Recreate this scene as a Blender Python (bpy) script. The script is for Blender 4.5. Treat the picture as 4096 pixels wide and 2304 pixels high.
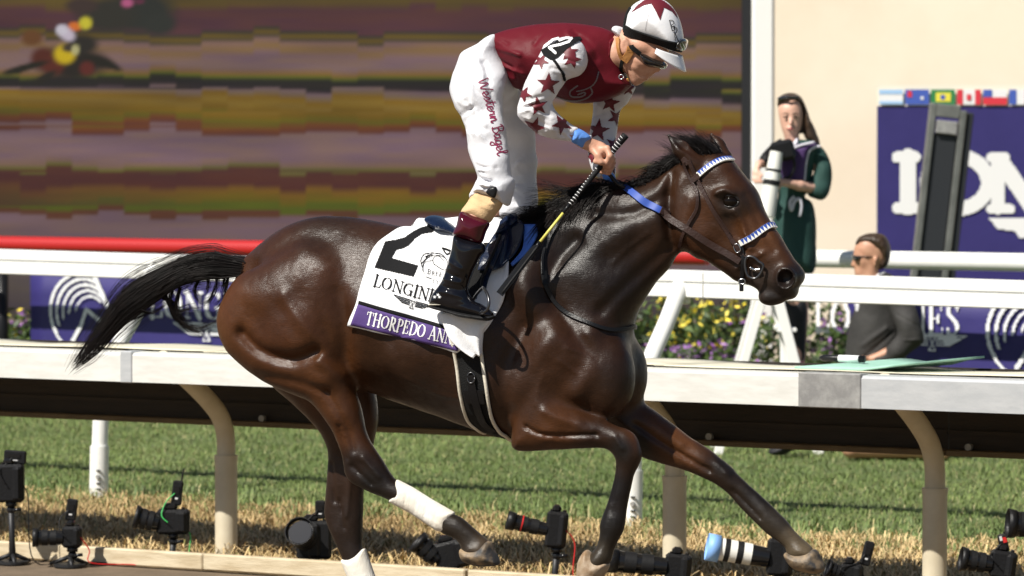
import bpy, math, random
import numpy as np
from mathutils import Vector, Matrix
from mathutils.bvhtree import BVHTree
random.seed(5)
rng = np.random.default_rng(7)
for o in list(bpy.data.objects):
    bpy.data.objects.remove(o)
scene = bpy.context.scene
R = math.radians

# ------------------------------------------------------------------ camera
FPX = 16218.0            # focal length in photo pixels (4096 wide)
CX, CY = 2048.0, 1152.0
HORIZON = 572.0
CAMH = 1.95
PITCH = math.atan((CY - HORIZON) / FPX)
cam_d = bpy.data.cameras.new('camera')
cam = bpy.data.objects.new('camera', cam_d)
scene.collection.objects.link(cam)
scene.camera = cam
cam_d.sensor_width = 36.0
cam_d.lens = 36.0 * FPX / 4096.0
cam_d.clip_start = 0.1
cam_d.clip_end = 3000.0
cam.location = (0, 0, CAMH)
cam.rotation_euler = (math.pi / 2 - PITCH, 0, 0)
cam_d.dof.use_dof = True
cam_d.dof.focus_distance = 14.55
cam_d.dof.aperture_fstop = 5.4

# ------------------------------------------------------------------ sky, sun, exposure
SUN_AZ = R(45)           # sun stands behind the camera, this far round to the left
SUN_EL = R(48)
world = bpy.data.worlds.new('World')
scene.world = world
world.use_nodes = True
wn = world.node_tree.nodes
wl = world.node_tree.links
wn.clear()
sky = wn.new('ShaderNodeTexSky')
sky.sky_type = 'NISHITA'
sky.sun_disc = False
sky.sun_elevation = SUN_EL
sky.sun_rotation = math.pi + SUN_AZ
sky.air_density = 1.0
sky.dust_density = 0.6
bg = wn.new('ShaderNodeBackground')
bg.inputs['Strength'].default_value = 0.05
wo = wn.new('ShaderNodeOutputWorld')
wl.new(sky.outputs[0], bg.inputs['Color'])
wl.new(bg.outputs[0], wo.inputs['Surface'])
sun_d = bpy.data.lights.new('sun', 'SUN')
sun_d.energy = 5.0
sun_d.angle = R(0.55)
sun_d.color = (1.0, 0.955, 0.87)
sun = bpy.data.objects.new('sun', sun_d)
scene.collection.objects.link(sun)
sun_dir = Vector((math.sin(SUN_AZ) * math.cos(SUN_EL), math.cos(SUN_AZ) * math.cos(SUN_EL), -math.sin(SUN_EL)))
sun.rotation_euler = sun_dir.to_track_quat('-Z', 'Y').to_euler()
sun.location = (-20, -20, 30)
scene.view_settings.view_transform = 'Standard'
scene.view_settings.look = 'None'
scene.view_settings.exposure = 0.46
scene.view_settings.gamma = 1.0
scene.view_settings.use_curve_mapping = False
scene.render.engine = 'CYCLES'

# ------------------------------------------------------------------ helpers: pixels and rays
SP, CP = math.sin(PITCH), math.cos(PITCH)
def ray(px, py):
    u = (px - CX) / FPX
    v = -(py - CY) / FPX
    return np.array((u, CP + v * SP, -SP + v * CP))
def at(px, py, d):
    r = ray(px, py)
    t = d / r[1]
    return Vector((r[0] * t, d, CAMH + r[2] * t))
def at_plane(px, py, p0, n):
    r = ray(px, py)
    c = np.array((0, 0, CAMH))
    t = np.dot(np.array(p0) - c, n) / np.dot(r, n)
    return Vector(c + r * t)

# ------------------------------------------------------------------ helpers: objects
COL = scene.collection
def tag(o, label, cat, group=None):
    o['label'] = label
    o['category'] = cat
    if group:
        o['group'] = group
    return o
def empty(name, loc=(0, 0, 0), label=None, cat=None, group=None, rz=0.0):
    o = bpy.data.objects.new(name, None)
    COL.objects.link(o)
    o.location = loc
    o.rotation_euler = (0, 0, rz)
    o.empty_display_size = 0.1
    if label:
        tag(o, label, cat, group)
    return o
def mk(name, V, F, mat, parent=None, smooth=True, kind=None):
    me = bpy.data.meshes.new(name)
    V = np.asarray(V, dtype=np.float32).reshape(-1, 3)
    if isinstance(F, np.ndarray) and F.ndim == 2:
        k = F.shape[1]
        me.vertices.add(len(V))
        me.vertices.foreach_set('co', V.ravel())
        me.loops.add(F.size)
        me.loops.foreach_set('vertex_index', F.astype(np.int32).ravel())
        me.polygons.add(len(F))
        me.polygons.foreach_set('loop_start', np.arange(0, F.size, k, dtype=np.int32))
        me.polygons.foreach_set('loop_total', np.full(len(F), k, dtype=np.int32))
        me.update(calc_edges=True)
        me.validate()
    else:
        me.from_pydata([tuple(v) for v in V], [], [tuple(f) for f in F])
        me.update()
    if smooth:
        me.polygons.foreach_set('use_smooth', np.ones(len(me.polygons), dtype=bool))
    me.materials.append(mat)
    o = bpy.data.objects.new(name, me)
    COL.objects.link(o)
    if parent is not None:
        o.parent = parent
    if kind:
        o['kind'] = kind
    return o
def set_color(o, cols, name='Col'):
    a = o.data.color_attributes.new(name, 'FLOAT_COLOR', 'POINT')
    c = np.ones((len(o.data.vertices), 4), dtype=np.float32)
    c[:, :3] = cols
    a.data.foreach_set('color', c.ravel())
class MB:
    """collects simple solids into one mesh"""
    def __init__(s):
        s.v = []; s.f = []
    def add(s, V, F):
        n = len(s.v)
        s.v += [tuple(x) for x in V]
        s.f += [tuple(i + n for i in q) for q in F]
        return s
    def box(s, c, d, M=None, bev=0.0):
        c = Vector(c); x, y, z = [k / 2 for k in d]
        b = min(bev, x * .9, y * .9, z * .9)
        if b <= 0:
            P = [Vector((i * x, j * y, k * z)) for i in (-1, 1) for j in (-1, 1) for k in (-1, 1)]
            F = [(0, 1, 3, 2), (4, 6, 7, 5), (0, 4, 5, 1), (2, 3, 7, 6), (0, 2, 6, 4), (1, 5, 7, 3)]
        else:
            P = []; ix = {}
            for i in (-1, 1):
                for j in (-1, 1):
                    for k in (-1, 1):
                        for a, p in enumerate(((i * x, j * (y - b), k * (z - b)), (i * (x - b), j * y, k * (z - b)), (i * (x - b), j * (y - b), k * z))):
                            ix[i, j, k, a] = len(P); P.append(Vector(p))
            F = []
            for i in (-1, 1):
                F.append([ix[i, j, k, 0] for j, k in ((-1, -1), (1, -1), (1, 1), (-1, 1))][::i])
                F.append([ix[j, i, k, 1] for j, k in ((-1, -1), (1, -1), (1, 1), (-1, 1))][::-i])
                F.append([ix[j, k, i, 2] for j, k in ((-1, -1), (1, -1), (1, 1), (-1, 1))][::i])
                for j in (-1, 1):
                    F.append([ix[i, j, -1, 0], ix[i, j, 1, 0], ix[i, j, 1, 1], ix[i, j, -1, 1]][::i * j])
                    F.append([ix[i, -1, j, 0], ix[i, -1, j, 2], ix[i, 1, j, 2], ix[i, 1, j, 0]][::i * j])
                    F.append([ix[-1, i, j, 1], ix[1, i, j, 1], ix[1, i, j, 2], ix[-1, i, j, 2]][::i * j])
                    for k in (-1, 1):
                        F.append([ix[i, j, k, 0], ix[i, j, k, 1], ix[i, j, k, 2]][::i * j * k])
        if M is not None:
            P = [M @ p for p in P]
        return s.add([p + c for p in P], F)
    def tube(s, pts, rad, n=12, cap=True, flat=None):
        pts = [Vector(p) for p in pts]
        m = len(pts)
        rad = [rad] * m if not hasattr(rad, '__len__') else list(rad)
        up = None; V = []; F = []
        for i in range(m):
            t = (pts[min(i + 1, m - 1)] - pts[max(i - 1, 0)]).normalized()
            if up is None:
                up = Vector((0, 0, 1)) if abs(t.z) < .9 else Vector((0, 1, 0))
                if flat is not None:
                    up = Vector(flat)
            a = t.cross(up)
            if a.length < 1e-6:
                a = t.orthogonal()
            a.normalize()
            b = a.cross(t).normalized()
            up = b
            for k in range(n):
                w = 2 * math.pi * k / n
                V.append(pts[i] + a * math.cos(w) * rad[i] + b * math.sin(w) * rad[i])
        for i in range(m - 1):
            for k in range(n):
                F.append((i * n + k, i * n + (k + 1) % n, (i + 1) * n + (k + 1) % n, (i + 1) * n + k))
        if cap:
            F.append(tuple(range(n))[::-1])
            F.append(tuple((m - 1) * n + k for k in range(n)))
        return s.add(V, F)
    def obj(s, name, mat, parent=None, smooth=False, kind=None):
        o = mk(name, s.v, s.f, mat, parent, smooth, kind)
        return o
def auto_smooth(o, ang=40):
    o.data.polygons.foreach_set('use_smooth', np.ones(len(o.data.polygons), dtype=bool))
    o.data.set_sharp_from_angle(angle=R(ang))
    return o
def catmull(pts, n=5, closed=False):
    P = np.asarray(pts, float)
    m = len(P)
    out = []
    segs = m if closed else m - 1
    for i in range(segs):
        if closed:
            p0, p1, p2, p3 = P[(i - 1) % m], P[i], P[(i + 1) % m], P[(i + 2) % m]
        else:
            p0, p1, p2, p3 = P[max(i - 1, 0)], P[i], P[i + 1], P[min(i + 2, m - 1)]
        for k in range(n):
            t = k / n
            out.append(.5 * ((2 * p1) + (p2 - p0) * t + (2 * p0 - 5 * p1 + 4 * p2 - p3) * t * t + (3 * p1 - p0 - 3 * p2 + p3) * t ** 3))
    if not closed:
        out.append(P[-1])
    return np.array(out)
def resample(pts, n):
    P = np.asarray(pts, float)
    d = np.r_[0, np.cumsum(np.linalg.norm(np.diff(P, axis=0), axis=1))]
    t = np.linspace(0, d[-1], n)
    return np.stack([np.interp(t, d, P[:, k]) for k in range(P.shape[1])], 1)

# ------------------------------------------------------------------ helpers: materials
def mat(name, col, rough=.5, metal=0., spec=.5, coat=0., bump=None, var=None, sheen=0., emit=None, vcol=None, wave=None, trans=0., coat_rough=.1):
    """bump = (scale, strength[, stretch xyz]); var = (colour2, scale[, stretch]); procedural, object coordinates"""
    m = bpy.data.materials.new(name)
    m.use_nodes = True
    nt = m.node_tree
    b = nt.nodes['Principled BSDF']
    def S(k, v):
        if k in b.inputs:
            b.inputs[k].default_value = v
    S('Base Color', (*col, 1)); S('Roughness', rough); S('Metallic', metal); S('Specular IOR Level', spec)
    S('Coat Weight', coat); S('Coat Roughness', coat_rough); S('Sheen Weight', sheen); S('Transmission Weight', trans)
    tc = nt.nodes.new('ShaderNodeTexCoord')
    def noise(scale, stretch=None, detail=4, rough_=.6):
        t = nt.nodes.new('ShaderNodeTexNoise')
        t.inputs['Scale'].default_value = scale
        t.inputs['Detail'].default_value = detail
        t.inputs['Roughness'].default_value = rough_
        if stretch:
            mp = nt.nodes.new('ShaderNodeMapping')
            mp.inputs['Scale'].default_value = stretch
            nt.links.new(tc.outputs['Object'], mp.inputs['Vector'])
            nt.links.new(mp.outputs[0], t.inputs['Vector'])
        else:
            nt.links.new(tc.outputs['Object'], t.inputs['Vector'])
        return t
    src = None
    if vcol:
        a = nt.nodes.new('ShaderNodeVertexColor')
        a.layer_name = vcol
        src = a.outputs['Color']
    if var:
        c2, sc = var[0], var[1]
        t = noise(sc, var[2] if len(var) > 2 else None)
        rp = nt.nodes.new('ShaderNodeValToRGB')
        rp.color_ramp.elements[0].position = .38
        rp.color_ramp.elements[1].position = .66
        nt.links.new(t.outputs['Fac'], rp.inputs['Fac'])
        mx = nt.nodes.new('ShaderNodeMix')
        mx.data_type = 'RGBA'
        nt.links.new(rp.outputs['Color'], mx.inputs['Factor'])
        if src is not None:
            mx.blend_type = 'MULTIPLY'
            nt.links.new(src, mx.inputs['A'])
        else:
            mx.inputs['A'].default_value = (*col, 1)
        mx.inputs['B'].default_value = (*c2, 1)
        src = mx.outputs['Result']
    if src is not None:
        nt.links.new(src, b.inputs['Base Color'])
    if bump:
        bl = bump if isinstance(bump[0], (tuple, list)) else [bump]
        prev = None
        for q in bl:
            t = noise(q[0], q[2] if len(q) > 2 else None)
            bp = nt.nodes.new('ShaderNodeBump')
            bp.inputs['Strength'].default_value = q[1]
            bp.inputs['Distance'].default_value = q[3] if len(q) > 3 else .01
            nt.links.new(t.outputs['Fac'], bp.inputs['Height'])
            if prev:
                nt.links.new(prev.outputs[0], bp.inputs['Normal'])
            prev = bp
        nt.links.new(prev.outputs[0], b.inputs['Normal'])
    if emit:
        b.inputs['Emission Strength'].default_value = emit
        if src is not None:
            nt.links.new(src, b.inputs['Emission Color'])
        else:
            S('Emission Color', (*col, 1))
    return m
# ------------------------------------------------------------------ helpers: implicit solids meshed on a grid
def poly_sdf(P, X, Z):
    """signed distance to a closed polygon, negative inside"""
    d = np.full(X.shape, 1e9)
    ins = np.zeros(X.shape, bool)
    n = len(P)
    for i in range(n):
        a, b = P[i], P[(i + 1) % n]
        e = b - a
        wx, wz = X - a[0], Z - a[1]
        t = np.clip((wx * e[0] + wz * e[1]) / (e @ e + 1e-12), 0, 1)
        d = np.minimum(d, (wx - e[0] * t) ** 2 + (wz - e[1] * t) ** 2)
        if abs(e[1]) > 1e-12:
            c = ((a[1] > Z) != (b[1] > Z)) & (X < e[0] * (Z - a[1]) / e[1] + a[0])
            ins ^= c
    d = np.sqrt(d)
    return np.where(ins, -d, d)
def line_d2(P, X, Z):
    d = np.full(X.shape, 1e9)
    for a, b in zip(P[:-1], P[1:]):
        e = b - a
        wx, wz = X - a[0], Z - a[1]
        t = np.clip((wx * e[0] + wz * e[1]) / (e @ e + 1e-12), 0, 1)
        d = np.minimum(d, (wx - e[0] * t) ** 2 + (wz - e[1] * t) ** 2)
    return d
def smin(a, b, k):
    h = np.maximum(k - np.abs(a - b), 0) / k
    return np.minimum(a, b) - h * h * k * .25
class Grid:
    def __init__(s, lo, hi, h):
        s.h = h
        s.lo = np.array(lo, float)
        n = np.ceil((np.array(hi) - s.lo) / h).astype(int) + 1
        s.X = s.lo[0] + h * np.arange(n[0])
        s.Y = s.lo[1] + h * np.arange(n[1])
        s.Z = s.lo[2] + h * np.arange(n[2])
        s.F = np.full(n, 1.0, np.float32)
    def win(s, lo, hi):
        i0 = np.maximum(np.floor((np.array(lo) - s.lo) / s.h).astype(int), 0)
        i1 = np.minimum(np.ceil((np.array(hi) - s.lo) / s.h).astype(int) + 1, s.F.shape)
        return tuple(slice(a, b) for a, b in zip(i0, i1))
    def blend(s, w, f, k):
        if k < 0:       # smooth subtraction
            s.F[w] = -smin(-s.F[w], f, -k)
        else:
            s.F[w] = smin(s.F[w], f, k) if k > 0 else np.minimum(s.F[w], f)
    def pillow(s, P, ctrl, k=.03, strokes=(), off=0.0, pad=.06, rough=0.0, sub=False, power=3.0):
        """outline P in the x-z plane, inflated sideways; ctrl rows: x, z, half width, rim radius, side offset"""
        P = np.asarray(P)
        C = np.asarray(ctrl, float)
        wm = C[:, 2].max()
        lo = (P[:, 0].min() - pad, C[:, 4].min() - wm - pad, P[:, 1].min() - pad)
        hi = (P[:, 0].max() + pad, C[:, 4].max() + wm + pad, P[:, 1].max() + pad)
        w = s.win(lo, hi)
        X, Z = np.meshgrid(s.X[w[0]], s.Z[w[2]], indexing='ij')
        if X.size == 0:
            return
        dl = -poly_sdf(P, X, Z) + off
        ws = 0; acc = np.zeros(X.shape + (3,))
        for c in C:
            q = 1 / (((X - c[0]) ** 2 + (Z - c[1]) ** 2) + 4e-4) ** (power / 2)
            ws = ws + q
            acc += q[..., None] * c[2:5]
        acc /= ws[..., None]
        W, Rr, y0 = acc[..., 0] + off, acc[..., 1], acc[..., 2]
        for pts, sig, amp in strokes:
            W = W + amp * np.exp(-line_d2(np.asarray(pts), X, Z) / sig ** 2)
        W = np.maximum(W, .004)
        a = np.maximum(1 - dl / Rr, 0)
        sc = np.minimum(W, Rr)
        Y = s.Y[w[1]]
        f = (np.sqrt(a[:, None, :] ** 2 + ((Y[None, :, None] - y0[:, None, :]) / W[:, None, :]) ** 2) - 1) * sc[:, None, :]
        s.blend(w, f.astype(np.float32), -k if sub else k)
    def chain(s, pts, k=.02, sub=False, sq=None):
        """round cones through (x, y, z, r)"""
        pts = [np.array(p, float) for p in pts]
        if len(pts) == 1:
            pts = [pts[0], pts[0] + np.array([1e-5, 0, 0, 0])]
        for a, b in zip(pts[:-1], pts[1:]):
            rm = max(a[3], b[3]) + .05 + abs(k)
            w = s.win(np.minimum(a[:3], b[:3]) - rm, np.maximum(a[:3], b[:3]) + rm)
            X = s.X[w[0]][:, None, None] - a[0]
            Y = s.Y[w[1]][None, :, None] - a[1]
            Z = s.Z[w[2]][None, None, :] - a[2]
            if X.size * Y.size * Z.size == 0:
                continue
            e = b[:3] - a[:3]
            t = np.clip((X * e[0] + Y * e[1] + Z * e[2]) / (e @ e), 0, 1)
            d = np.sqrt((X - e[0] * t) ** 2 + (Y - e[1] * t) ** 2 + (Z - e[2] * t) ** 2) - (a[3] + (b[3] - a[3]) * t)
            s.blend(w, d.astype(np.float32), -k if sub else k)
    def ball(s, c, r, k=.02, sub=False, M=None):
        c = np.array(c, float); r = np.array(r, float)
        rm = r.max() + .04 + abs(k)
        w = s.win(c - rm, c + rm)
        X = s.X[w[0]][:, None, None] - c[0]
        Y = s.Y[w[1]][None, :, None] - c[1]
        Z = s.Z[w[2]][None, None, :] - c[2]
        if X.size * Y.size * Z.size == 0:
            return
        if M is not None:
            A = np.array(M)
            X, Y, Z = (A[0, 0] * X + A[0, 1] * Y + A[0, 2] * Z, A[1, 0] * X + A[1, 1] * Y + A[1, 2] * Z, A[2, 0] * X + A[2, 1] * Y + A[2, 2] * Z)
        q = np.sqrt((X / r[0]) ** 2 + (Y / r[1]) ** 2 + (Z / r[2]) ** 2)
        s.blend(w, ((q - 1) * r.min()).astype(np.float32), -k if sub else k)
    def mesh(s, smooth=2, wrinkle=None):
        F = s.F
        F = F + 0.0
        for ax in range(3):          # close the solid at the grid border
            sl = [slice(None)] * 3
            for e in (0, -1):
                sl[ax] = e
                F[tuple(sl)] = np.maximum(F[tuple(sl)], s.h * .3)
        S = F < 0
        nx, ny, nz = F.shape
        cnt = np.zeros((nx - 1, ny - 1, nz - 1), np.int8)
        for i in (0, 1):
            for j in (0, 1):
                for k in (0, 1):
                    cnt += S[i:nx - 1 + i, j:ny - 1 + j, k:nz - 1 + k]
        act = (cnt > 0) & (cnt < 8)
        I = np.argwhere(act)
        idx = np.full(act.shape, -1, np.int64)
        idx[act] = np.arange(len(I))
        acc = np.zeros((len(I), 3)); n = np.zeros(len(I))
        cor = [(i, j, k) for i in (0, 1) for j in (0, 1) for k in (0, 1)]
        for a in cor:
            for ax in range(3):
                if a[ax] == 0:
                    b = list(a); b[ax] = 1
                    fa = F[I[:, 0] + a[0], I[:, 1] + a[1], I[:, 2] + a[2]]
                    fb = F[I[:, 0] + b[0], I[:, 1] + b[1], I[:, 2] + b[2]]
                    c = (fa < 0) != (fb < 0)
                    t = np.where(c, fa / np.where(c, fa - fb, 1), 0)
                    p = np.tile(np.array(a, float), (len(I), 1))
                    p[:, ax] += t
                    acc += p * c[:, None]; n += c
        V = s.lo + (I + acc / n[:, None]) * s.h
        Q = []
        for ax in range(3):
            o = [(1, 2), (2, 0), (0, 1)][ax]
            sl0 = [slice(1, -1)] * 3; sl1 = [slice(1, -1)] * 3
            sl0[ax] = slice(0, -1); sl1[ax] = slice(1, None)
            A, B = S[tuple(sl0)], S[tuple(sl1)]
            E = np.argwhere(A != B)
            off = np.ones(3, int); off[ax] = 0
            base = E + off
            inside_first = A[tuple(E.T)]
            def cell(du, dv):
                c = base.copy()
                c[:, o[0]] -= du; c[:, o[1]] -= dv
                return idx[tuple(c.T)]
            q = np.stack([cell(1, 1), cell(0, 1), cell(0, 0), cell(1, 0)], 1)
            q[~inside_first] = q[~inside_first][:, ::-1]
            Q.append(q)
        Q = np.concatenate(Q)
        Q = Q[(Q >= 0).all(1)]
        e = np.concatenate([Q[:, [0, 1]], Q[:, [1, 2]], Q[:, [2, 3]], Q[:, [3, 0]]])
        for _ in range(smooth):
            for lam in (.5, -.45):
                m = np.zeros_like(V); c = np.zeros(len(V))
                for ax in range(3):
                    m[:, ax] = np.bincount(e[:, 0], V[e[:, 1], ax], len(V)) + np.bincount(e[:, 1], V[e[:, 0], ax], len(V))
                c = np.bincount(e[:, 0], minlength=len(V)) + np.bincount(e[:, 1], minlength=len(V))
                V = V + lam * (m / np.maximum(c, 1)[:, None] - V)
        return V, Q
def vnormals(V, Q):
    n = np.cross(V[Q[:, 2]] - V[Q[:, 0]], V[Q[:, 3]] - V[Q[:, 1]])
    N = np.zeros_like(V)
    for k in range(Q.shape[1]):
        for ax in range(3):
            N[:, ax] += np.bincount(Q[:, k], n[:, ax], len(V))
    return N / np.maximum(np.linalg.norm(N, axis=1), 1e-9)[:, None]
def bvh_of(V, Q):
    return BVHTree.FromPolygons([tuple(v) for v in V], [tuple(int(i) for i in q) for q in Q])
def vnoise(P, scale, seed=0):
    """smooth value noise, -1..1"""
    r = np.random.default_rng(seed)
    T = r.uniform(-1, 1, 4096)
    p = P * scale
    i = np.floor(p).astype(int); f = p - i
    f = f * f * (3 - 2 * f)
    out = 0
    for a in (0, 1):
        for b in (0, 1):
            for c in (0, 1):
                h = ((i[:, 0] + a) * 73856093 ^ (i[:, 1] + b) * 19349663 ^ (i[:, 2] + c) * 83492791) & 4095
                out = out + T[h] * (f[:, 0] if a else 1 - f[:, 0]) * (f[:, 1] if b else 1 - f[:, 1]) * (f[:, 2] if c else 1 - f[:, 2])
    return out
# ------------------------------------------------------------------ lettering: a small serif stroke alphabet (cap height 1, y up)
def arc(cx, cy, rx, ry, a0, a1, n=14):
    return [(cx + rx * math.cos(R(a)), cy + ry * math.sin(R(a))) for a in np.linspace(a0, a1, n)]
TK, TN = .15, .065
def serif(x, y, w=.26):
    return ([(x - w / 2, y), (x + w / 2, y)], TN)
def glyph(ch):
    v = lambda x, y0=0., y1=1.: ([(x, y0), (x, y1)], TK)
    b, t = TN / 2, 1 - TN / 2
    G_ = {
        'L': (.66, [v(.17), serif(.17, t), serif(.14, b, .22), ([(.17, b), (.62, b)], TN), ([(.60, b), (.63, .26)], TN)]),
        'O': (.92, [(arc(.45, .5, .36, .46, 40, 140), TN), (arc(.45, .5, .36, .46, 220, 320), TN), (arc(.45, .5, .36, .46, 130, 230), TK), (arc(.45, .5, .36, .46, -50, 50), TK)]),
        'N': (.92, [([(.18, 0), (.18, 1)], TN), ([(.78, 0), (.78, 1)], TN), ([(.16, .98), (.78, .03)], TK), serif(.18, b), serif(.78, t), serif(.12, t, .2)]),
        'G': (.90, [(arc(.47, .5, .37, .46, 50, 140), TN), (arc(.47, .5, .37, .46, 130, 235), TK), (arc(.47, .5, .37, .46, 230, 300), TN), ([(.74, .05), (.74, .42)], TK), serif(.72, .42), ([(.72, .78), (.72, .96)], TN)]),
        'I': (.40, [v(.2), serif(.2, t, .3), serif(.2, b, .3)]),
        'E': (.72, [v(.17), ([(.06, t), (.60, t)], TN), ([(.06, b), (.64, b)], TN), ([(.17, .52), (.46, .52)], TN), ([(.60, t), (.60, .78)], TN), ([(.63, b), (.64, .24)], TN), ([(.46, .40), (.46, .64)], TN)]),
        'S': (.64, [(arc(.32, .74, .2, .22, 20, 150), TN), ([(.13, .82), (.15, .66), (.32, .53), (.48, .40), (.51, .24)], TK), (arc(.32, .26, .2, .22, 0, -160), TN), ([(.53, .78), (.54, .97)], TN), ([(.10, .03), (.11, .22)], TN)]),
        'T': (.76, [v(.38), ([(.04, t), (.72, t)], TN), ([(.05, t), (.04, .76)], TN), ([(.71, t), (.72, .76)], TN), serif(.38, b)]),
        'H': (.92, [v(.2), v(.74), ([(.2, .52), (.74, .52)], TN), serif(.2, t), serif(.2, b), serif(.74, t), serif(.74, b)]),
        'R': (.80, [v(.19), serif(.17, b), ([(.06, t), (.36, t)], TN), (arc(.36, .74, .2, .24, 90, 40), TN), (arc(.36, .74, .2, .24, 50, -50), TK), (arc(.36, .74, .2, .24, -45, -90), TN), ([(.19, .5), (.36, .5)], TN), ([(.36, .5), (.68, .04), (.78, .03)], TK)]),
        'P': (.72, [v(.19), serif(.19, b), ([(.06, t), (.36, t)], TN), (arc(.38, .73, .22, .25, 90, 40), TN), (arc(.38, .73, .22, .25, 50, -50), TK), (arc(.38, .73, .22, .25, -45, -90), TN), ([(.19, .48), (.38, .48)], TN)]),
        'D': (.88, [v(.19), ([(.06, t), (.42, t)], TN), ([(.06, b), (.42, b)], TN), (arc(.42, .5, .36, .47, 90, 45), TN), (arc(.42, .5, .36, .47, 50, -50), TK), (arc(.42, .5, .36, .47, -45, -90), TN)]),
        'A': (.86, [([(.12, .02), (.43, 1)], TN), ([(.42, 1), (.75, .02)], TK), ([(.22, .34), (.63, .34)], TN), serif(.12, b, .22), serif(.75, b, .24)]),
        'B': (.76, [v(.19), ([(.06, t), (.36, t)], TN), ([(.06, b), (.38, b)], TN), ([(.19, .52), (.38, .52)], TN), (arc(.36, .75, .2, .22, 90, -90), .11), (arc(.38, .27, .24, .25, 90, -90), .12)]),
        'C': (.82, [(arc(.46, .5, .36, .46, 45, 130), TN), (arc(.46, .5, .36, .46, 130, 230), TK), (arc(.46, .5, .36, .46, 230, 315), TN), ([(.72, .72), (.72, .95)], TN)]),
        'U': (.86, [v(.19, .3, 1), ([(.19, .32), (.24, .12), (.43, .04), (.62, .12), (.68, .32)], TN), ([(.68, .3), (.68, 1)], TN), serif(.19, t), serif(.68, t)]),
        ' ': (.36, []),
    }
    return G_[ch]
def text_strokes(s, fat=1.0, track=.06):
    """strokes with x running from 0, cap height 1"""
    x = 0; out = []
    for ch in s:
        adv, st = glyph(ch)
        out += [([(p[0] + x, p[1]) for p in pts], w * fat) for pts, w in st]
        x += adv + track
    return out, x
def star_poly(cx, cy, r, rot=0, r2=.40):
    return [(cx + (r if i % 2 == 0 else r * r2) * math.sin(R(rot) + math.pi * i / 5), cy - (r if i % 2 == 0 else r * r2) * math.cos(R(rot) + math.pi * i / 5)) for i in range(10)]
def mask_cells(polys, strokes, cell):
    """cells of a fine grid covered by the polygons and strokes"""
    allp = np.concatenate([np.asarray(p, float) for p in polys] + [np.asarray(s[0], float) for s in strokes])
    wmax = max([s[1] for s in strokes], default=0)
    lo = allp.min(0) - wmax; hi = allp.max(0) + wmax
    nx, ny = [int(math.ceil(k)) + 1 for k in (hi - lo) / cell]
    X, Y = np.meshgrid(lo[0] + cell * (np.arange(nx) + .5), lo[1] + cell * (np.arange(ny) + .5), indexing='ij')
    m = np.zeros(X.shape, bool)
    for p in polys:
        m |= poly_sdf(np.asarray(p, float), X, Y) < 0
    for pts, w in strokes:
        P = np.asarray(pts, float)
        a = P.min(0) - w; b = P.max(0) + w
        i0 = np.clip(((a - lo) / cell).astype(int), 0, None); i1 = ((b - lo) / cell).astype(int) + 2
        s_ = (slice(i0[0], i1[0]), slice(i0[1], i1[1]))
        m[s_] |= line_d2(P, X[s_], Y[s_]) < (w / 2) ** 2
    return lo, m
def print_mesh(name, mapf, mt, parent, polys=(), strokes=(), cell=2.0):
    """flat print laid on a surface: mapf turns 2-D coordinates into a point just above that surface"""
    lo, m = mask_cells(list(polys), list(strokes), cell)
    I = np.argwhere(m)
    ids = {}; V = []; F = []
    def vid(i, j):
        k = (i, j)
        if k not in ids:
            p = mapf(lo[0] + cell * i, lo[1] + cell * j)
            if p is None:
                ids[k] = -1
            else:
                ids[k] = len(V); V.append(tuple(p))
        return ids[k]
    for i, j in I:
        q = (vid(i, j), vid(i + 1, j), vid(i + 1, j + 1), vid(i, j + 1))
        if min(q) >= 0:
            F.append(q)
    if not F:
        return None
    return mk(name, V, F, mt, parent, True)

# ------------------------------------------------------------------ ground
M_soil = mat('soil', (.13, .10, .06), .95, bump=((18, .6), (90, .5)), var=((.13, .09, .055), 6))
M_track = mat('track_dirt', (.17, .122, .078), .97, bump=((9, .8), (70, .6)), var=((.12, .086, .054), 4))
M_turf = mat('turf_soil', (.085, .12, .04), .95, bump=((25, .5), (120, .6)), var=((.12, .14, .05), 3))
M_straw = mat('straw_soil', (.24, .17, .09), .95, bump=((40, .8), (140, .6)), var=((.14, .095, .05), 9))
def sheet(name, pts, z, mt):
    o = mk(name, [(p[0], p[1], z) for p in pts], [tuple(range(len(pts)))], mt, None, False)
    o['kind'] = 'structure'
    return o
rv = np.array((math.cos(R(30)), -math.sin(R(30))))      # along the rails
nv = np.array((math.sin(R(30)), math.cos(R(30))))       # across them, away from the camera
P0 = np.array((-1.35, 19.1))
def rl(a, n, z=0.0):
    p = P0 + rv * a + nv * n
    return Vector((p[0], p[1], z))
RM = Matrix.Rotation(-R(30), 3, 'Z')
sheet('ground', [(-700, -60), (700, -60), (700, 1400), (-700, 1400)], -.012, M_soil)
sheet('dirt_track', [rl(-40, -26), rl(40, -26), rl(40, -.53), rl(-40, -.53)], -.006, M_track)
sheet('dry_verge', [rl(-30, -.60), rl(30, -.60), rl(30, 2.3), rl(-30, 2.3)], 0.0, M_straw)
sheet('turf_course', [rl(-40, 2.0), rl(40, 2.0), rl(40, 11.5), rl(-40, 11.5)], .006, M_turf)

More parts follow.
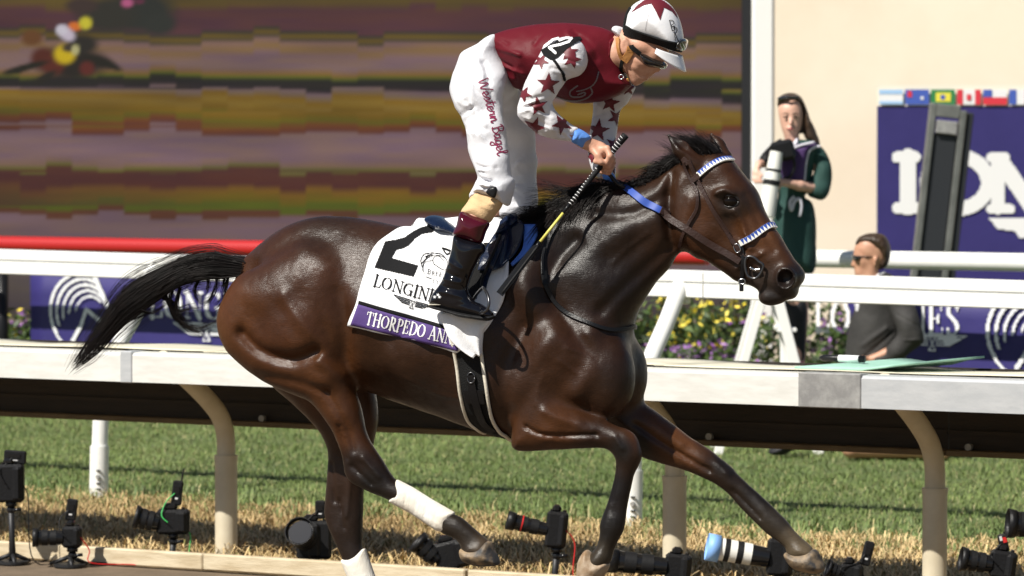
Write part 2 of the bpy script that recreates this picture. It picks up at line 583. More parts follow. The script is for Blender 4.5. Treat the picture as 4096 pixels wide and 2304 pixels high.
def blades(name, n, amin, amax, nmin, nmax, h, w, lean, cols, z0, label, dens=None, seed=1):
    r = np.random.default_rng(seed)
    a = r.uniform(amin, amax, n); b = r.uniform(nmin, nmax, n)
    if dens is not None:
        keep = r.random(n) < dens(a, b, r)
        a, b = a[keep], b[keep]; n = len(a)
    base = P0 + a[:, None] * rv + b[:, None] * nv
    clump = vnoise(np.stack([a * 1.0, b * 1.0, np.zeros(n)], 1), 5.0, seed) * .5 + vnoise(np.stack([a, b, np.zeros(n)], 1), 16.0, seed + 1) * .5
    broad = vnoise(np.stack([a, b * .6, np.zeros(n)], 1), 1.1, seed + 2) * .6 + vnoise(np.stack([a, b, np.zeros(n)], 1), 2.7, seed + 3) * .4
    hh = r.uniform(h[0], h[1], n) * (1 + .75 * clump)
    th = r.uniform(0, 2 * math.pi, n); ln = r.uniform(lean[0], lean[1], n)
    dx, dy = np.cos(th), np.sin(th)
    px, py = -dy, dx
    ww = r.uniform(w[0], w[1], n)
    B = np.stack([base[:, 0], base[:, 1], np.full(n, z0)], 1)
    side = np.stack([px * ww, py * ww, np.zeros(n)], 1)
    mid = B + np.stack([dx * hh * ln * .35, dy * hh * ln * .35, hh * .6], 1)
    tip = B + np.stack([dx * hh * ln, dy * hh * ln, hh * np.maximum(1 - .45 * ln, .12)], 1)
    V = np.stack([B - side, B + side, mid + side * .8, mid - side * .8, tip], 1).reshape(-1, 3)
    i = np.arange(n) * 5
    T = np.concatenate([np.stack([i, i + 1, i + 2], 1), np.stack([i, i + 2, i + 3], 1), np.stack([i + 3, i + 2, i + 4], 1)])
    o = mk(name, V, T, M_blade, None, False, 'stuff')
    c0, c1, c2 = [np.array(c) for c in cols]
    t = np.clip(.5 + .38 * clump + .55 * broad + r.normal(0, .2, n), 0, 1)[:, None]
    c = c0 * (1 - t) + c1 * t
    dry = (r.random(n) < .10)[:, None]
    c = np.where(dry, c2, c)
    set_color(o, np.repeat(c, 5, 0))
    o['label'] = label; o['category'] = 'grass'
    return o
M_blade = mat('grass_blade', (.1, .2, .05), .6, vcol='Col')
blades('turf_grass', 350000, -8.5, 8.5, 2.0, 10.5, (.020, .046), (.0013, .0028), (.4, 1.6), ((.075, .125, .026), (.19, .25, .070), (.34, .31, .14)), .004,
       'mown green turf grass beyond the white rail', lambda a, b, r: np.clip(1.15 - (b - 2) * .07, .4, 1), 3)
blades('long_grass', 26000, -5.5, 7.5, 1.45, 2.6, (.05, .11), (.0022, .004), (.3, 1.3), ((.07, .13, .03), (.20, .25, .08), (.42, .35, .17)), .002,
       'longer rough grass along the foot of the white rail', lambda a, b, r: .5 + .6 * vnoise(np.stack([a, b, a * 0], 1), 3.0, 9), 4)
blades('straw_grass', 70000, -6.0, 7.0, -.35, 2.1, (.03, .10), (.0018, .0040), (.7, 2.1), ((.30, .195, .08), (.76, .57, .29), (.24, .22, .07)), .002,
       'matted dry yellow grass under the near rail', lambda a, b, r: np.clip(.25 + .75 * np.clip((b + .3) / .9, 0, 1), 0, 1), 5)

# ------------------------------------------------------------------ kerb boards on the edge of the track
M_board = mat('pale_timber', (.60, .51, .36), .8, bump=((30, .35, (1, 1, 8)),), var=((.45, .36, .23), 5, (1, 1, 6)))
def along(px, py_guess, n):
    """distance along the rails at which the line at offset n crosses image column px"""
    u = (px - CX) / FPX
    q = P0 + nv * n
    # (q.x + rv.x a) = u * (q.y + rv.y a) (pitch is small)
    return (u * q[1] - q[0]) / (rv[0] - u * rv[1])
kerbs = [(-3.2, along(818, 0, -.56), 'pale timber kerb board at the far left under the rail'),
         (along(824, 0, -.56), along(1870, 0, -.56), 'pale timber kerb board behind the bandaged hind leg'),
         (along(1878, 0, -.56), along(3000, 0, -.56), 'pale timber kerb board below the bent foreleg'),
         (along(3010, 0, -.56), 5.2, 'pale timber kerb board at the right under the rail')]
for i, (a0, a1, lb) in enumerate(kerbs):
    m_ = MB()
    L_ = a1 - a0
    m_.box((0, 0, .037 + .002 * (i % 2)), (L_, .045, .075), None, .006)
    o = m_.obj('kerb_board', M_board)
    o.location = rl((a0 + a1) / 2, -.56 - .010 * (i % 2))
    o.rotation_euler = (0, 0, -R(30) + (.004 if i % 2 else -.003))
    tag(o, lb, 'board', 'kerb boards along the track')

# ------------------------------------------------------------------ near safety rail: front beam, top sheets, dark back skirt, gooseneck posts
M_beam = mat('ivory_beam', (.66, .655, .62), .42, spec=.5, bump=((50, .06),), var=((.58, .57, .53), 7, (1, 1, 5)))
M_beam2 = mat('aluminium_beam', (.47, .485, .50), .4, metal=.25, bump=((60, .08),), var=((.54, .55, .56), 8, (1, 1, 4)))
M_plate = mat('dull_plate', (.25, .245, .24), .5, metal=.3, var=((.38, .375, .36), 14), bump=((60, .1),))
M_sheet = mat('cream_sheet', (.70, .66, .52), .6, var=((.62, .57, .43), 6), bump=((30, .1),))
M_skirt = mat('brown_skirt', (.022, .014, .009), .7, var=((.015, .010, .006), 4, (1, 1, 6)), bump=((12, .2, (1, 1, 8)),))
M_lip = mat('tan_lip', (.13, .09, .045), .7, var=((.09, .06, .03), 9))
M_post = mat('cream_post', (.62, .555, .42), .5, var=((.54, .47, .34), 6), bump=((40, .08),))
near = empty('safety_rail', rl(0, 0), 'cream safety rail on bent gooseneck posts along the dirt track', 'rail')
def rloc(a, n, z):      # coordinates inside a rail's own empty (unrotated)
    return rl(a, n, z) - rl(0, 0)
ZT = .985
jl0, jl1 = along(480, 0, -.6), along(527, 0, -.6)
jr0, jr1 = along(3196, 0, -.6), along(3447, 0, -.6)
secs = [(-6.0, jl0 + .02, M_beam), (jl1 - .02, jr0 + .03, M_beam), (jr1 - .03, 9.0, M_beam2)]
for a0, a1, mt in secs:
    m_ = MB()
    prof = [(-.60, ZT - .135), (-.60, ZT - .012), (-.588, ZT), (-.50, ZT + .004), (-.50, ZT - .02), (-.575, ZT - .03), (-.575, ZT - .135)]
    V = [rloc(a, n, z) for a in (a0, a1) for n, z in prof]
    k = len(prof)
    F = [(i, (i + 1) % k, k + (i + 1) % k, k + i) for i in range(k)] + [tuple(range(k))[::-1], tuple(range(k, 2 * k))]
    m_.add(V, F).obj('front_beam', mt, near)
for (a0, a1), mt in (((jl0, jl1), M_beam2), ((jr0, jr1), M_plate)):
    m_ = MB()
    m_.box(rloc((a0 + a1) / 2, -.548, ZT - .066), (a1 - a0, .116, .146), RM, .004)
    m_.obj('joint_plate', mt, near)
r_ = np.random.default_rng(3)
a = -5.6; i = 0
while a < 8.5:            # overlapping top sheets, each a little warped
    L_ = r_.uniform(.75, 1.25)
    V = []; F = []
    nA, nN = 10, 5
    lift = .006 * (i % 2) + r_.uniform(.002, .012)
    ph = r_.uniform(0, 6)
    for ia in range(nA):
        for jn in range(nN):
            n_ = -.515 + .76 * jn / (nN - 1)
            z = ZT + .006 + lift - .024 * jn / (nN - 1) + .006 * math.sin(ia * .9 + ph) * (.3 + jn / nN)
            V.append(rloc(a + (L_ + .05) * ia / (nA - 1), n_, z))
    for ia in range(nA - 1):
        for jn in range(nN - 1):
            q = ia * nN + jn
            F.append((q, q + nN, q + nN + 1, q + 1))
    o = mk('top_sheet', V, F, M_sheet, near, True)
    sm = o.modifiers.new('thick', 'SOLIDIFY'); sm.thickness = .004
    a += L_; i += 1
m_ = MB()
for a0, a1 in ((-6, -2.4), (-2.4, .55), (.55, 3.6), (3.6, 9)):
    m_ = MB()
    m_.box(rloc((a0 + a1) / 2, .25, .80), (a1 - a0 - .004, .012, .36), RM)
    m_.box(rloc((a0 + a1) / 2, .238, .70), (a1 - a0 - .004, .014, .02), RM)
    sk = m_.obj('back_skirt', M_skirt, near)
    m_ = MB(); m_.box(rloc((a0 + a1) / 2, .225, .612), (a1 - a0 - .004, .045, .026), RM, .004)
    m_.obj('bottom_lip', M_lip, near)
for ap in (-3.6, 0.0, 2.39, 3.645, 6.1):
    m_ = MB().tube([rloc(ap, 0, 0), rloc(ap, 0, .47)], .053, 24)
    m_.tube([rloc(ap, 0, .452), rloc(ap, 0, .478)], .056, 24)
    ps = auto_smooth(m_.obj('post', M_post, near))
    path = catmull([(0, .46), (0, .54), (-.018, .61), (-.07, .685), (-.20, .78), (-.38, .885), (-.53, .955)], 5)
    g = MB().tube([rloc(ap, p[0], p[1]) for p in path], .044, 20)
    auto_smooth(g.obj('gooseneck', M_post, ps))
    m_ = MB().tube([rloc(ap + .06, .21, .64), rloc(ap + .06, .235, .64)], .016, 10)
    m_.obj('bolt', M_plate, ps)

# green mat and small case lying on the rail top
M_mat = mat('green_mat', (.33, .56, .45), .85, var=((.28, .50, .40), 10), bump=((60, .2),))
aL, aR = along(3262, 0, -.3), along(3740, 0, -.1)
V = []; F = []
for i in range(13):
    for j in range(5):
        a_ = aL + (aR - aL) * i / 12 + .10 * j / 4
        V.append(rl(a_, -.50 + .70 * j / 4, ZT + .024 + .008 * math.sin(i * .7) * (j / 4) + (.022 * max(0, (i - 8) / 4))))
for i in range(12):
    for j in range(4):
        q = i * 5 + j
        F.append((q, q + 5, q + 6, q + 1))
o = mk('rail_mat', V, F, M_mat, None, True)
o.modifiers.new('thick', 'SOLIDIFY').thickness = .010
tag(o, 'pale green mat lying on top of the cream rail', 'mat')
M_blk = mat('black_plastic', (.010, .010, .011), .32, spec=.25, bump=((80, .15),))
M_blkr = mat('black_rubber', (.011, .011, .012), .6, spec=.2, bump=((120, .3),))
M_wht = mat('white_print', (.80, .80, .80), .5)
case = empty('pen_case', rl(along(3375, 0, -.2), -.2, ZT + .046), 'black marker with a white label lying on the green mat', 'marker')
m_ = MB().tube([RM @ Vector((-.11, 0, 0)), RM @ Vector((-.09, 0, 0)), RM @ Vector((.10, 0, .0))], [.008, .015, .015], 14)
m_.obj('barrel', M_blk, case, True)
m_ = MB().tube([RM @ Vector((-.02, 0, 0)), RM @ Vector((.075, 0, 0))], .0157, 14)
m_.obj('label_wrap', M_wht, case, True)

# ------------------------------------------------------------------ white turf rail
M_white = mat('white_rail', (.80, .80, .775), .45, var=((.75, .75, .72), 5), bump=((40, .05),))
NT = 2.1
turf = empty('turf_rail', rl(0, NT), 'white double rail on leaning posts along the turf course', 'rail')
def tl(a, n, z):
    return rl(a, NT + n, z) - rl(0, NT)
def z_at(px, py, n):
    a = along(px, 0, n)
    p = at_plane(px, py, rl(0, n), np.array((nv[0], nv[1], 0)))
    return a, p.z
aA, zA = z_at(330, 1010, NT + .55); aB, zB = z_at(4000, 1123, NT + .55)
zt = lambda a: zA + (zB - zA) * (a - aA) / (aB - aA)
joints = [-9.0, along(2828, 0, NT + .55), 10.0]
for a0, a1 in zip(joints[:-1], joints[1:]):
    a0 += .006
    V = []
    prof = [(.50, -.005), (.505, 0), (.60, .004), (.605, -.04), (.605, -.13), (.60, -.135), (.505, -.135), (.50, -.13), (.50, -.064), (.512, -.061), (.512, -.053), (.50, -.05)]
    k = len(prof)
    V = [tl(a, n, zt(a) + z) for a in (a0, a1) for n, z in prof]
    F = [(i, (i + 1) % k, k + (i + 1) % k, k + i) for i in range(k)] + [tuple(range(k))[::-1], tuple(range(k, 2 * k))]
    MB().add(V, F).obj('rail_beam', M_white, turf)
ab, _ = z_at(390, 2006, NT); ab2, _ = z_at(2528, 2122, NT)
sp = ab2 - ab
for ap in (ab - sp, ab, ab2, ab2 + sp):
    m_ = MB().tube([tl(ap, 0, 0), tl(ap, 0.012, .30)], .052, 24)
    ps = auto_smooth(m_.obj('post', M_white, turf))
    path = catmull([(.012, .28), (.03, .50), (.07, .66), (.20, .85), (.38, 1.04), (.53, zt(ap) - .07)], 5)
    auto_smooth(MB().tube([tl(ap, p[0], p[1]) for p in path], .044, 20).obj('gooseneck', M_white, ps))
    for z in (.07, .10, .17):
        MB().box(tl(ap + .030, -.042, z), (.022, .012, .007), RM).obj('slot', M_blk, ps)
    MB().tube([tl(ap + .03, -.040, .135), tl(ap + .03, -.052, .135)], .012, 12).obj('bolt', M_plate, ps)
    MB().box(tl(ap, .54, zt(ap) - .10), (.09, .05, .14), RM, .01).obj('bracket', M_white, ps)

# ------------------------------------------------------------------ far rail, red along the winner's enclosure and white further right
far0 = np.array((-3.79, 30.0)); far1 = np.array((3.2, 25.4))
fd = (far1 - far0); FL = np.linalg.norm(fd); fd /= FL; fnrm = np.array((-fd[1], fd[0]))
def fp(a, n=0.0, z=0.0):
    p = far0 + fd * a + fnrm * n
    return Vector((p[0], p[1], z))
def f_along(px, n=0.0):
    u = (px - CX) / FPX
    q = far0 + fnrm * n
    return (u * q[1] - q[0]) / (fd[0] - u * fd[1])
def fz(px, py, n=0.0):
    return at_plane(px, py, fp(0, n), np.array((fnrm[0], fnrm[1], 0))).z
zl, zr = fz(60, 976), fz(4000, 1048)
fzz = lambda a: zl + (zr - zl) * (a - f_along(60)) / (f_along(4000) - f_along(60))
M_red = mat('red_rail', (.40, .010, .010), .45, coat=.2)
acut = f_along(2830)
for nm, a0, a1, mt, lb, psx in (('red_rail', -4, acut, M_red, 'round red rail in front of the big video screen', (-1.5, 3.0)),
                                ('white_far_rail', acut + .05, FL + 5, M_white, 'round white rail in front of the purple boards at right', (acut + .55, FL + 2.5))):
    e = empty(nm, fp((a0 + a1) / 2), lb, 'rail')
    bp_ = fp((a0 + a1) / 2)
    auto_smooth(MB().tube([fp(a, 0, fzz(a)) - bp_ for a in np.linspace(a0, a1, 8)], .057, 20).obj('rail_pipe', mt, e))
    for ap in psx:
        auto_smooth(MB().tube([fp(ap, .06, 0) - bp_, fp(ap, .06, fzz(ap) - .03) - bp_], .03, 14).obj('post', mt, e))

# ------------------------------------------------------------------ purple fence banners
M_purple = mat('purple_banner', (.024, .018, .125), .6, var=((.028, .021, .14), 3), bump=((20, .12),))
M_bprint = mat('banner_white', (.74, .74, .76), .6)
def wing(cx, cy, s):
    """winged hourglass emblem as strokes, x right, y up, total width about 2s"""
    st = []
    for sg in (-1, 1):
        for i, (l, y) in enumerate(((1.0, .16), (.86, .08), (.70, .0), (.54, -.08))):
            st.append(([(cx + sg * .14 * s, cy + (y - .02) * s), (cx + sg * l * s, cy + y * s)], .055 * s))
        st.append(([(cx + sg * 1.0 * s, cy + .16 * s), (cx + sg * .52 * s, cy - .1 * s)], .04 * s))
    st += [([(cx - .1 * s, cy + .13 * s), (cx + .1 * s, cy + .13 * s), (cx - .1 * s, cy - .25 * s), (cx + .1 * s, cy - .25 * s), (cx - .1 * s, cy + .13 * s)], .035 * s)]
    return st
def horsehead(cx, cy, s):
    """round horse-head emblem: flowing mane strokes and a muzzle"""
    st = []
    for i in range(5):
        rr = s * (1.0 - .13 * i)
        st.append((arc(cx + .07 * i * s, cy - .02 * i * s, rr, rr * .95, 62 - 4 * i, 215 - 12 * i, 18), (.085 - .008 * i) * s))
    st.append(([(cx + .42 * s, cy + .88 * s), (cx + .70 * s, cy + .35 * s), (cx + .98 * s, cy - .10 * s), (cx + .86 * s, cy - .32 * s), (cx + .55 * s, cy - .20 * s)], .13 * s))
    st.append(([(cx + .55 * s, cy - .2 * s), (cx + .15 * s, cy + .05 * s), (cx - .02 * s, cy - .35 * s), (cx - .30 * s, cy - .75 * s)], .10 * s))
    st.append((arc(cx, cy, s, s, 215, 262, 8), .06 * s))
    return st
def banner(name, a0, a1, z0, z1, n, lb, prints):
    b0 = fp((a0 + a1) / 2, n)
    e = empty(name, b0, lb, 'banner')
    yaw = math.atan2(fd[1], fd[0])
    MM = Matrix.Rotation(yaw, 3, 'Z')
    V = []; F = []
    nA, nZ = 24, 6
    for i in range(nA):
        for j in range(nZ):
            V.append(fp(a0 + (a1 - a0) * i / (nA - 1), n + .006 * math.sin(i * 1.1) * math.sin(j * 1.2), z0 + (z1 - z0) * j / (nZ - 1)) - b0)
    for i in range(nA - 1):
        for j in range(nZ - 1):
            q = i * nZ + j
            F.append((q, q + nZ, q + nZ + 1, q + 1))
    o = mk('banner_cloth', V, F, M_purple, e, True)
    o.modifiers.new('thick', 'SOLIDIFY').thickness = .006
    for pa in (a0 + .05, (a0 + a1) / 2, a1 - .05):
        MB().tube([fp(pa, n + .05, 0) - b0, fp(pa, n + .05, z1 + .02) - b0], .02, 10).obj('post', M_blk, e, True)
    for pn, st in prints:
        print_mesh(pn, lambda x, y: fp(x, n - .016, y) - b0, M_bprint, o, strokes=st, cell=.009)
    return e
def bstroke(txt, a, z, capx, cap, fat=1.15):
    st, w = text_strokes(txt, fat)
    return [([(a + p[0] * capx, z + p[1] * cap) for p in pts], wd * min(cap, capx)) for pts, wd in st]
nB = .5
def bz(px, py):
    return fz(px, py, nB)
aL0, aL1 = f_along(120, nB), f_along(1560, nB)
cH = f_along(330, nB)
banner('fence_banner', aL0, aL1, .05, bz(400, 1085), nB, 'purple banner with white horse head emblem behind the horse tail',
       [('horse_head_emblem', horsehead(cH, (bz(330, 1245)), .30)),
        ('lettering', bstroke('LONGINES', f_along(600, nB), bz(600, 1270), .19, .20)), ('winged_emblem', wing(f_along(830, nB), bz(830, 1320), .30))])
aR0, aR1 = f_along(3392, nB), f_along(4096, nB) + 1.5
banner('fence_banner', aR0, aR1, .05, bz(3800, 1160), nB, 'purple banner beside the kneeling man at lower right',
       [('lettering', bstroke('LONGINES', f_along(3906, nB) - 1.18, bz(3850, 1345), .165, .21)), ('winged_emblem', wing(f_along(3735, nB), bz(3735, 1365), .24)),
        ('horse_head_emblem', horsehead(f_along(4125, nB), bz(4100, 1330), .30))])
MB().tube([fp(f_along(8, .45), .45, 0), fp(f_along(8, .45), .45, bz(8, 1085))], .045, 14).obj('fence_post', M_blk, None, True)
tag(bpy.data.objects['fence_post'], 'dark fence post at the far left edge beside the purple banner', 'post')

# ------------------------------------------------------------------ big video screen
SY = 33.0
sx0, sx1 = at(-1500, 0, SY).x, at(2966, 0, SY).x
sz0, sz1 = at(0, 1275, SY).z, at(0, -420, SY).z
NXS, NZS = 430, 190
gx = np.linspace(sx0, sx1, NXS); gz = np.linspace(sz0, sz1, NZS)
GX, GZ = np.meshgrid(gx, gz, indexing='ij')
PX = CX + FPX * GX / SY                       # where each point of the picture lies, in photo pixels
PY = np.interp(GZ, [at(0, y, SY).z for y in (1300, -450)], (1300, -450))
def C8(*c):
    return np.array(srgb(*c))
def srgb(r, g, b):
    return tuple(((c / 255 + .055) / 1.055) ** 2.4 if c > 10 else c / 255 / 12.92 for c in (r, g, b))
rb = np.random.default_rng(21)
blk = np.floor((PX + 2000) / 104).astype(int)
edges = np.array([-400, 60, 240, 345, 445, 590, 690, 785, 860])      # every colour band breaks up in its own blocks
bnd = np.searchsorted(edges, PY)
bo = rb.choice([-20, -9, 0, 0, 0, 0, 8, 20], 400)[(blk + 37 * bnd) % 400]
slope = (PX - 1400) * -.012
Yb = PY + bo * .9
rows = [(-450, (70, 45, 50)), (-60, (84, 74, 24)), (15, (84, 66, 32)), (40, (80, 48, 50)), (118, (78, 46, 52)), (128, (50, 46, 40)), (145, (96, 76, 24)), (160, (66, 58, 44)), (172, (120, 92, 84)), (200, (122, 94, 60)),
        (228, (118, 92, 92)), (270, (116, 92, 92)), (296, (118, 88, 44)), (308, (84, 88, 26)), (320, (30, 30, 24)), (352, (36, 28, 32)), (362, (112, 90, 92)), (380, (112, 92, 74)), (400, (116, 86, 18)),
        (425, (124, 98, 36)), (455, (112, 84, 14)), (482, (92, 84, 16)), (500, (104, 58, 26)), (520, (86, 44, 34)), (532, (112, 88, 92)), (640, (118, 92, 94)), (664, (116, 90, 78)), (678, (92, 88, 36)), (690, (76, 40, 34)),
        (740, (72, 34, 30)), (765, (112, 80, 20)), (800, (96, 84, 12)), (815, (78, 86, 16)), (838, (78, 82, 14)), (846, (86, 44, 34)), (858, (84, 50, 30)), (868, (108, 84, 88)), (960, (106, 84, 86)), (1080, (100, 82, 84)), (1130, (80, 70, 70)), (1300, (60, 50, 50))]
ry = np.array([r[0] for r in rows], float); rc = np.array([C8(*r[1]) for r in rows])
IMG = np.stack([np.interp(Yb + np.where((PY > 360) & (PY < 500), slope * 2.2, slope * .4), ry, rc[:, k]) for k in range(3)], -1)
# large, soft blotches of the streaked picture
P3 = np.stack([PX.ravel() / 330, PY.ravel() / 46, 0 * PX.ravel()], 1)
nz = vnoise(P3, 1.0, 31).reshape(PX.shape)
nz2 = vnoise(P3 * 2.3, 1.0, 32).reshape(PX.shape)
IMG *= (1 + .16 * nz + .10 * nz2)[..., None]
IMG[..., 2] *= np.clip(1 - .2 * nz2, .6, 1.4)
left = np.clip((900 - PX) / 900, 0, 1)[..., None] * (np.abs(PY - 760) < 60)[..., None]
IMG = IMG * (1 - .75 * left) + C8(70, 34, 32) * .75 * left
def blob(cx, cy, rx, ry_, c, rot=0, hard=1.7):
    global IMG
    a = R(rot)
    x = (PX - cx) * math.cos(a) + (PY - cy) * math.sin(a); y = -(PX - cx) * math.sin(a) + (PY - cy) * math.cos(a)
    w = np.clip(1.5 - ((x / rx) ** 2 + (y / ry_) ** 2) ** .5 * 1.0, 0, 1)
    w = np.clip((w - .15) * hard, 0, 1)[..., None]
    IMG = IMG * (1 - w) + C8(*c) * w
dark = (42, 40, 34)
for b_ in [(560, 45, 130, 75, (40, 42, 38)), (430, 60, 110, 62, (44, 42, 36)), (640, 95, 60, 40, (42, 44, 40)), (330, 22, 60, 30, (58, 44, 40)), (290, 250, 125, 62, (34, 28, 24)), (175, 232, 46, 42, (78, 32, 22)), (215, 262, 40, 34, (84, 34, 24)),
           (105, 268, 88, 13, (28, 26, 18), -14), (60, 285, 40, 10, (30, 28, 20), -8), (405, 245, 60, 22, (30, 26, 20), 16), (450, 262, 40, 12, (28, 26, 20), 24), (130, 150, 40, 30, (96, 60, 30)), (250, 325, 120, 22, (32, 28, 28)), (180, 310, 50, 14, (34, 30, 24), -30),
           (350, 272, 28, 26, (88, 34, 28)), (330, 175, 60, 34, (38, 34, 30)), (268, 132, 36, 24, (190, 178, 192), 38), (250, 118, 22, 20, (196, 190, 200)), (302, 104, 24, 16, (204, 106, 40), 12), (345, 91, 24, 23, (194, 182, 48)),
           (262, 215, 40, 36, (194, 166, 22)), (278, 190, 26, 16, (60, 50, 40)), (304, 198, 14, 20, (172, 166, 116)), (512, 10, 22, 16, (172, 84, 122)), (560, 4, 20, 10, (90, 40, 60))]:
    blob(*b_)
screen = empty('video_screen', ((sx0 + sx1) / 2, SY, 0), 'big video screen with blurred bands of colour and a tiny racing rider', 'screen')
V = np.stack([GX - (sx0 + sx1) / 2, np.zeros_like(GX), GZ], -1).reshape(-1, 3)
ii, jj = np.meshgrid(np.arange(NXS - 1), np.arange(NZS - 1), indexing='ij')
q = (ii * NZS + jj).ravel()
M_scr = bpy.data.materials.new('screen_picture')
M_scr.use_nodes = True
nt = M_scr.node_tree; b = nt.nodes['Principled BSDF']
vc = nt.nodes.new('ShaderNodeVertexColor'); vc.layer_name = 'Col'
b.inputs['Base Color'].default_value = (.01, .01, .01, 1); b.inputs['Roughness'].default_value = .9; b.inputs['Specular IOR Level'].default_value = .1
tc = nt.nodes.new('ShaderNodeTexCoord'); wv = nt.nodes.new('ShaderNodeTexWave'); wv.wave_type = 'BANDS'; wv.bands_direction = 'Z'
wv.inputs['Scale'].default_value = 22; nt.links.new(tc.outputs['Object'], wv.inputs['Vector'])
mr = nt.nodes.new('ShaderNodeMapRange'); mr.inputs['To Min'].default_value = .56; mr.inputs['To Max'].default_value = .78
nt.links.new(wv.outputs['Fac'], mr.inputs['Value']); nt.links.new(mr.outputs[0], b.inputs['Emission Strength'])
nt.links.new(vc.outputs['Color'], b.inputs['Emission Color'])
so = mk('display', V, np.stack([q, q + NZS, q + NZS + 1, q + 1], 1), M_scr, screen, False)
set_color(so, np.clip(IMG, 0, 1).reshape(-1, 3))
M_frame = mat('screen_frame', (.012, .012, .014), .5)
xr = at(2966, 0, SY).x; xw = at(3004, 0, SY).x
mx_ = (sx0 + sx1) / 2
MB().box(((xr + xw) / 2 - mx_, .05, (sz0 + sz1) / 2), (xw - xr - .002, .22, sz1 - sz0 + .2), None, .01).obj('frame_side', M_frame, screen)
MB().box((0, .12, (sz0 + sz1) / 2), (sx1 - sx0, .2, sz1 - sz0), None, .01).obj('cabinet', M_frame, screen)
MB().box((0, .2, sz0 / 2 - .02), (sx1 - sx0 - .4, .1, sz0 - .05), None, .01).obj('plinth', M_frame, screen)

# ------------------------------------------------------------------ cream building with white corner column, purple sponsor board with flags
M_wall = mat('cream_stucco', (.84, .73, .585), .85, bump=((60, .12),), var=((.80, .68, .53), 1.2))
M_col = mat('white_stucco', (.80, .79, .76), .7, bump=((60, .1),))
bx0, bx1 = at(3004, 0, SY).x, at(3096, 0, SY).x
bld = empty('building', (bx1 + 4, SY + .3, 0), 'cream stucco building with a white corner column behind the woman', 'building')
bo_ = np.array((bx1 + 4, SY + .3, 0))
MB().box(Vector(((bx0 + bx1) / 2 + .001, SY + .1, 4)) - Vector(bo_), (bx1 - bx0 - .004, .4, 8), None, .02).obj('corner_column', M_col, bld)
MB().box(Vector((bx1 + 5.0, SY + .17, 4)) - Vector(bo_), (10, .5, 8)).obj('wall', M_wall, bld)
BY = 32.3
gx0 = at(3512, 0, BY).x
spb = empty('sponsor_board', (gx0 + 1.8, BY, 0), 'tall purple board with big white letters and a strip of flags', 'sign')
so_ = Vector((gx0 + 1.8, BY, 0))
zb1 = at(0, 424, BY).z; zf0 = zb1 + .012; zf1 = at(0, 352, BY).z
MB().box((0, .03, (zb1 + .3) / 2 + .1), (3.6, .05, zb1 - .5)).obj('panel', M_purple, spb)
MB().box((0, .035, (zf0 + zf1) / 2), (3.6, .05, zf1 - zf0 + .05)).obj('flag_strip', mat('cream_strip', (.80, .74, .62), .7), spb)
for k in (-1.5, 1.5):
    MB().box((k, .1, .2), (.08, .08, .42)).obj('support_leg', M_frame, spb)
def sbmap(dz=0.0):
    return lambda x, y: at(x, y, BY - .006 - dz) - so_
M_sprint = mat('board_white', (.78, .78, .77), .6)
def pxtext(s, x0, y0, capx, cap, ang=0.0, fat=1.0, track=.06):
    st, w = text_strokes(s, fat, track)
    ca, sa = math.cos(R(ang)), math.sin(R(ang))
    return [([(x0 + p[0] * capx * ca + p[1] * cap * sa, y0 + p[0] * capx * sa - p[1] * cap * ca) for p in pts], wd * (capx + cap) / 2) for pts, wd in st]
pan = [c for c in spb.children if c.name.startswith('panel')][0]
def slab_strokes():
    st = []
    hw = 62
    st += [([(3602, 628), (3652, 628)], 46), ([(3632, 625), (3632, 830)], hw), ([(3590, 832), (3700, 832)], 46), ([(3590, 628), (3660, 628)], 46)]
    st += [(arc(3830, 730, 122, 105, 0, 360, 40), 58)]
    st += [([(3990, 640), (3990, 830)], 55), ([(3965, 630), (4020, 630)], 40), ([(3965, 836), (4040, 836)], 40), ([(4000, 640), (4130, 830)], 66), ([(4140, 640), (4140, 830)], 52)]
    st += [(arc(4330, 730, 122, 105, 0, 360, 40), 58)]
    return st
print_mesh('lettering', sbmap(), M_sprint, pan, strokes=slab_strokes(), cell=5)
print_mesh('winged_emblem', sbmap(), M_sprint, pan, polys=[[(3955, 872), (4300, 872), (4300, 910), (4180, 930), (4080, 955), (4060, 925), (3990, 915)]], cell=5)
FLC = {'w': (.78, .78, .78), 'b': (.05, .10, .42), 'lb': (.35, .55, .80), 'g': (.02, .20, .06), 'y': (.75, .66, .06), 'r': (.62, .03, .05)}
FM = {k: mat('flag_' + k, v, .7) for k, v in FLC.items()}
fs = [c for c in spb.children if c.name.startswith('flag_strip')][0]
def flag(x0, cells):
    x1 = x0 + 96
    MBf = None
    base = print_mesh('flag', sbmap(.004), FM[cells[0]], fs, polys=[[(x0, 358), (x1, 358), (x1, 420), (x0, 420)]], cell=6)
    for i, (c, rect) in enumerate(cells[1:]):
        u0, v0, u1, v1 = rect
        print_mesh('flag_field', sbmap(.007 + .002 * i), FM[c], fs, polys=[[(x0 + u0 * 96, 358 + v0 * 62), (x0 + u1 * 96, 358 + v0 * 62), (x0 + u1 * 96, 358 + v1 * 62), (x0 + u0 * 96, 358 + v1 * 62)]], cell=6)
flag(3516, ['w', ('lb', (0, 0, 1, .3)), ('lb', (0, .75, 1, .95))])
flag(3620, ['b', ('r', (.1, .1, .3, .5)), ('w', (.65, .45, .8, .65))])
flag(3724, ['g', ('y', (.2, .2, .8, .8)), ('b', (.4, .35, .6, .65))])
flag(3828, ['w', ('r', (0, 0, .25, 1)), ('r', (.75, 0, 1, 1)), ('r', (.4, .3, .6, .7))])
flag(3932, ['w', ('r', (0, .5, 1, 1)), ('b', (0, 0, .35, .5))])
flag(4036, ['w', ('b', (0, 0, .33, 1)), ('r', (.67, 0, 1, 1))])

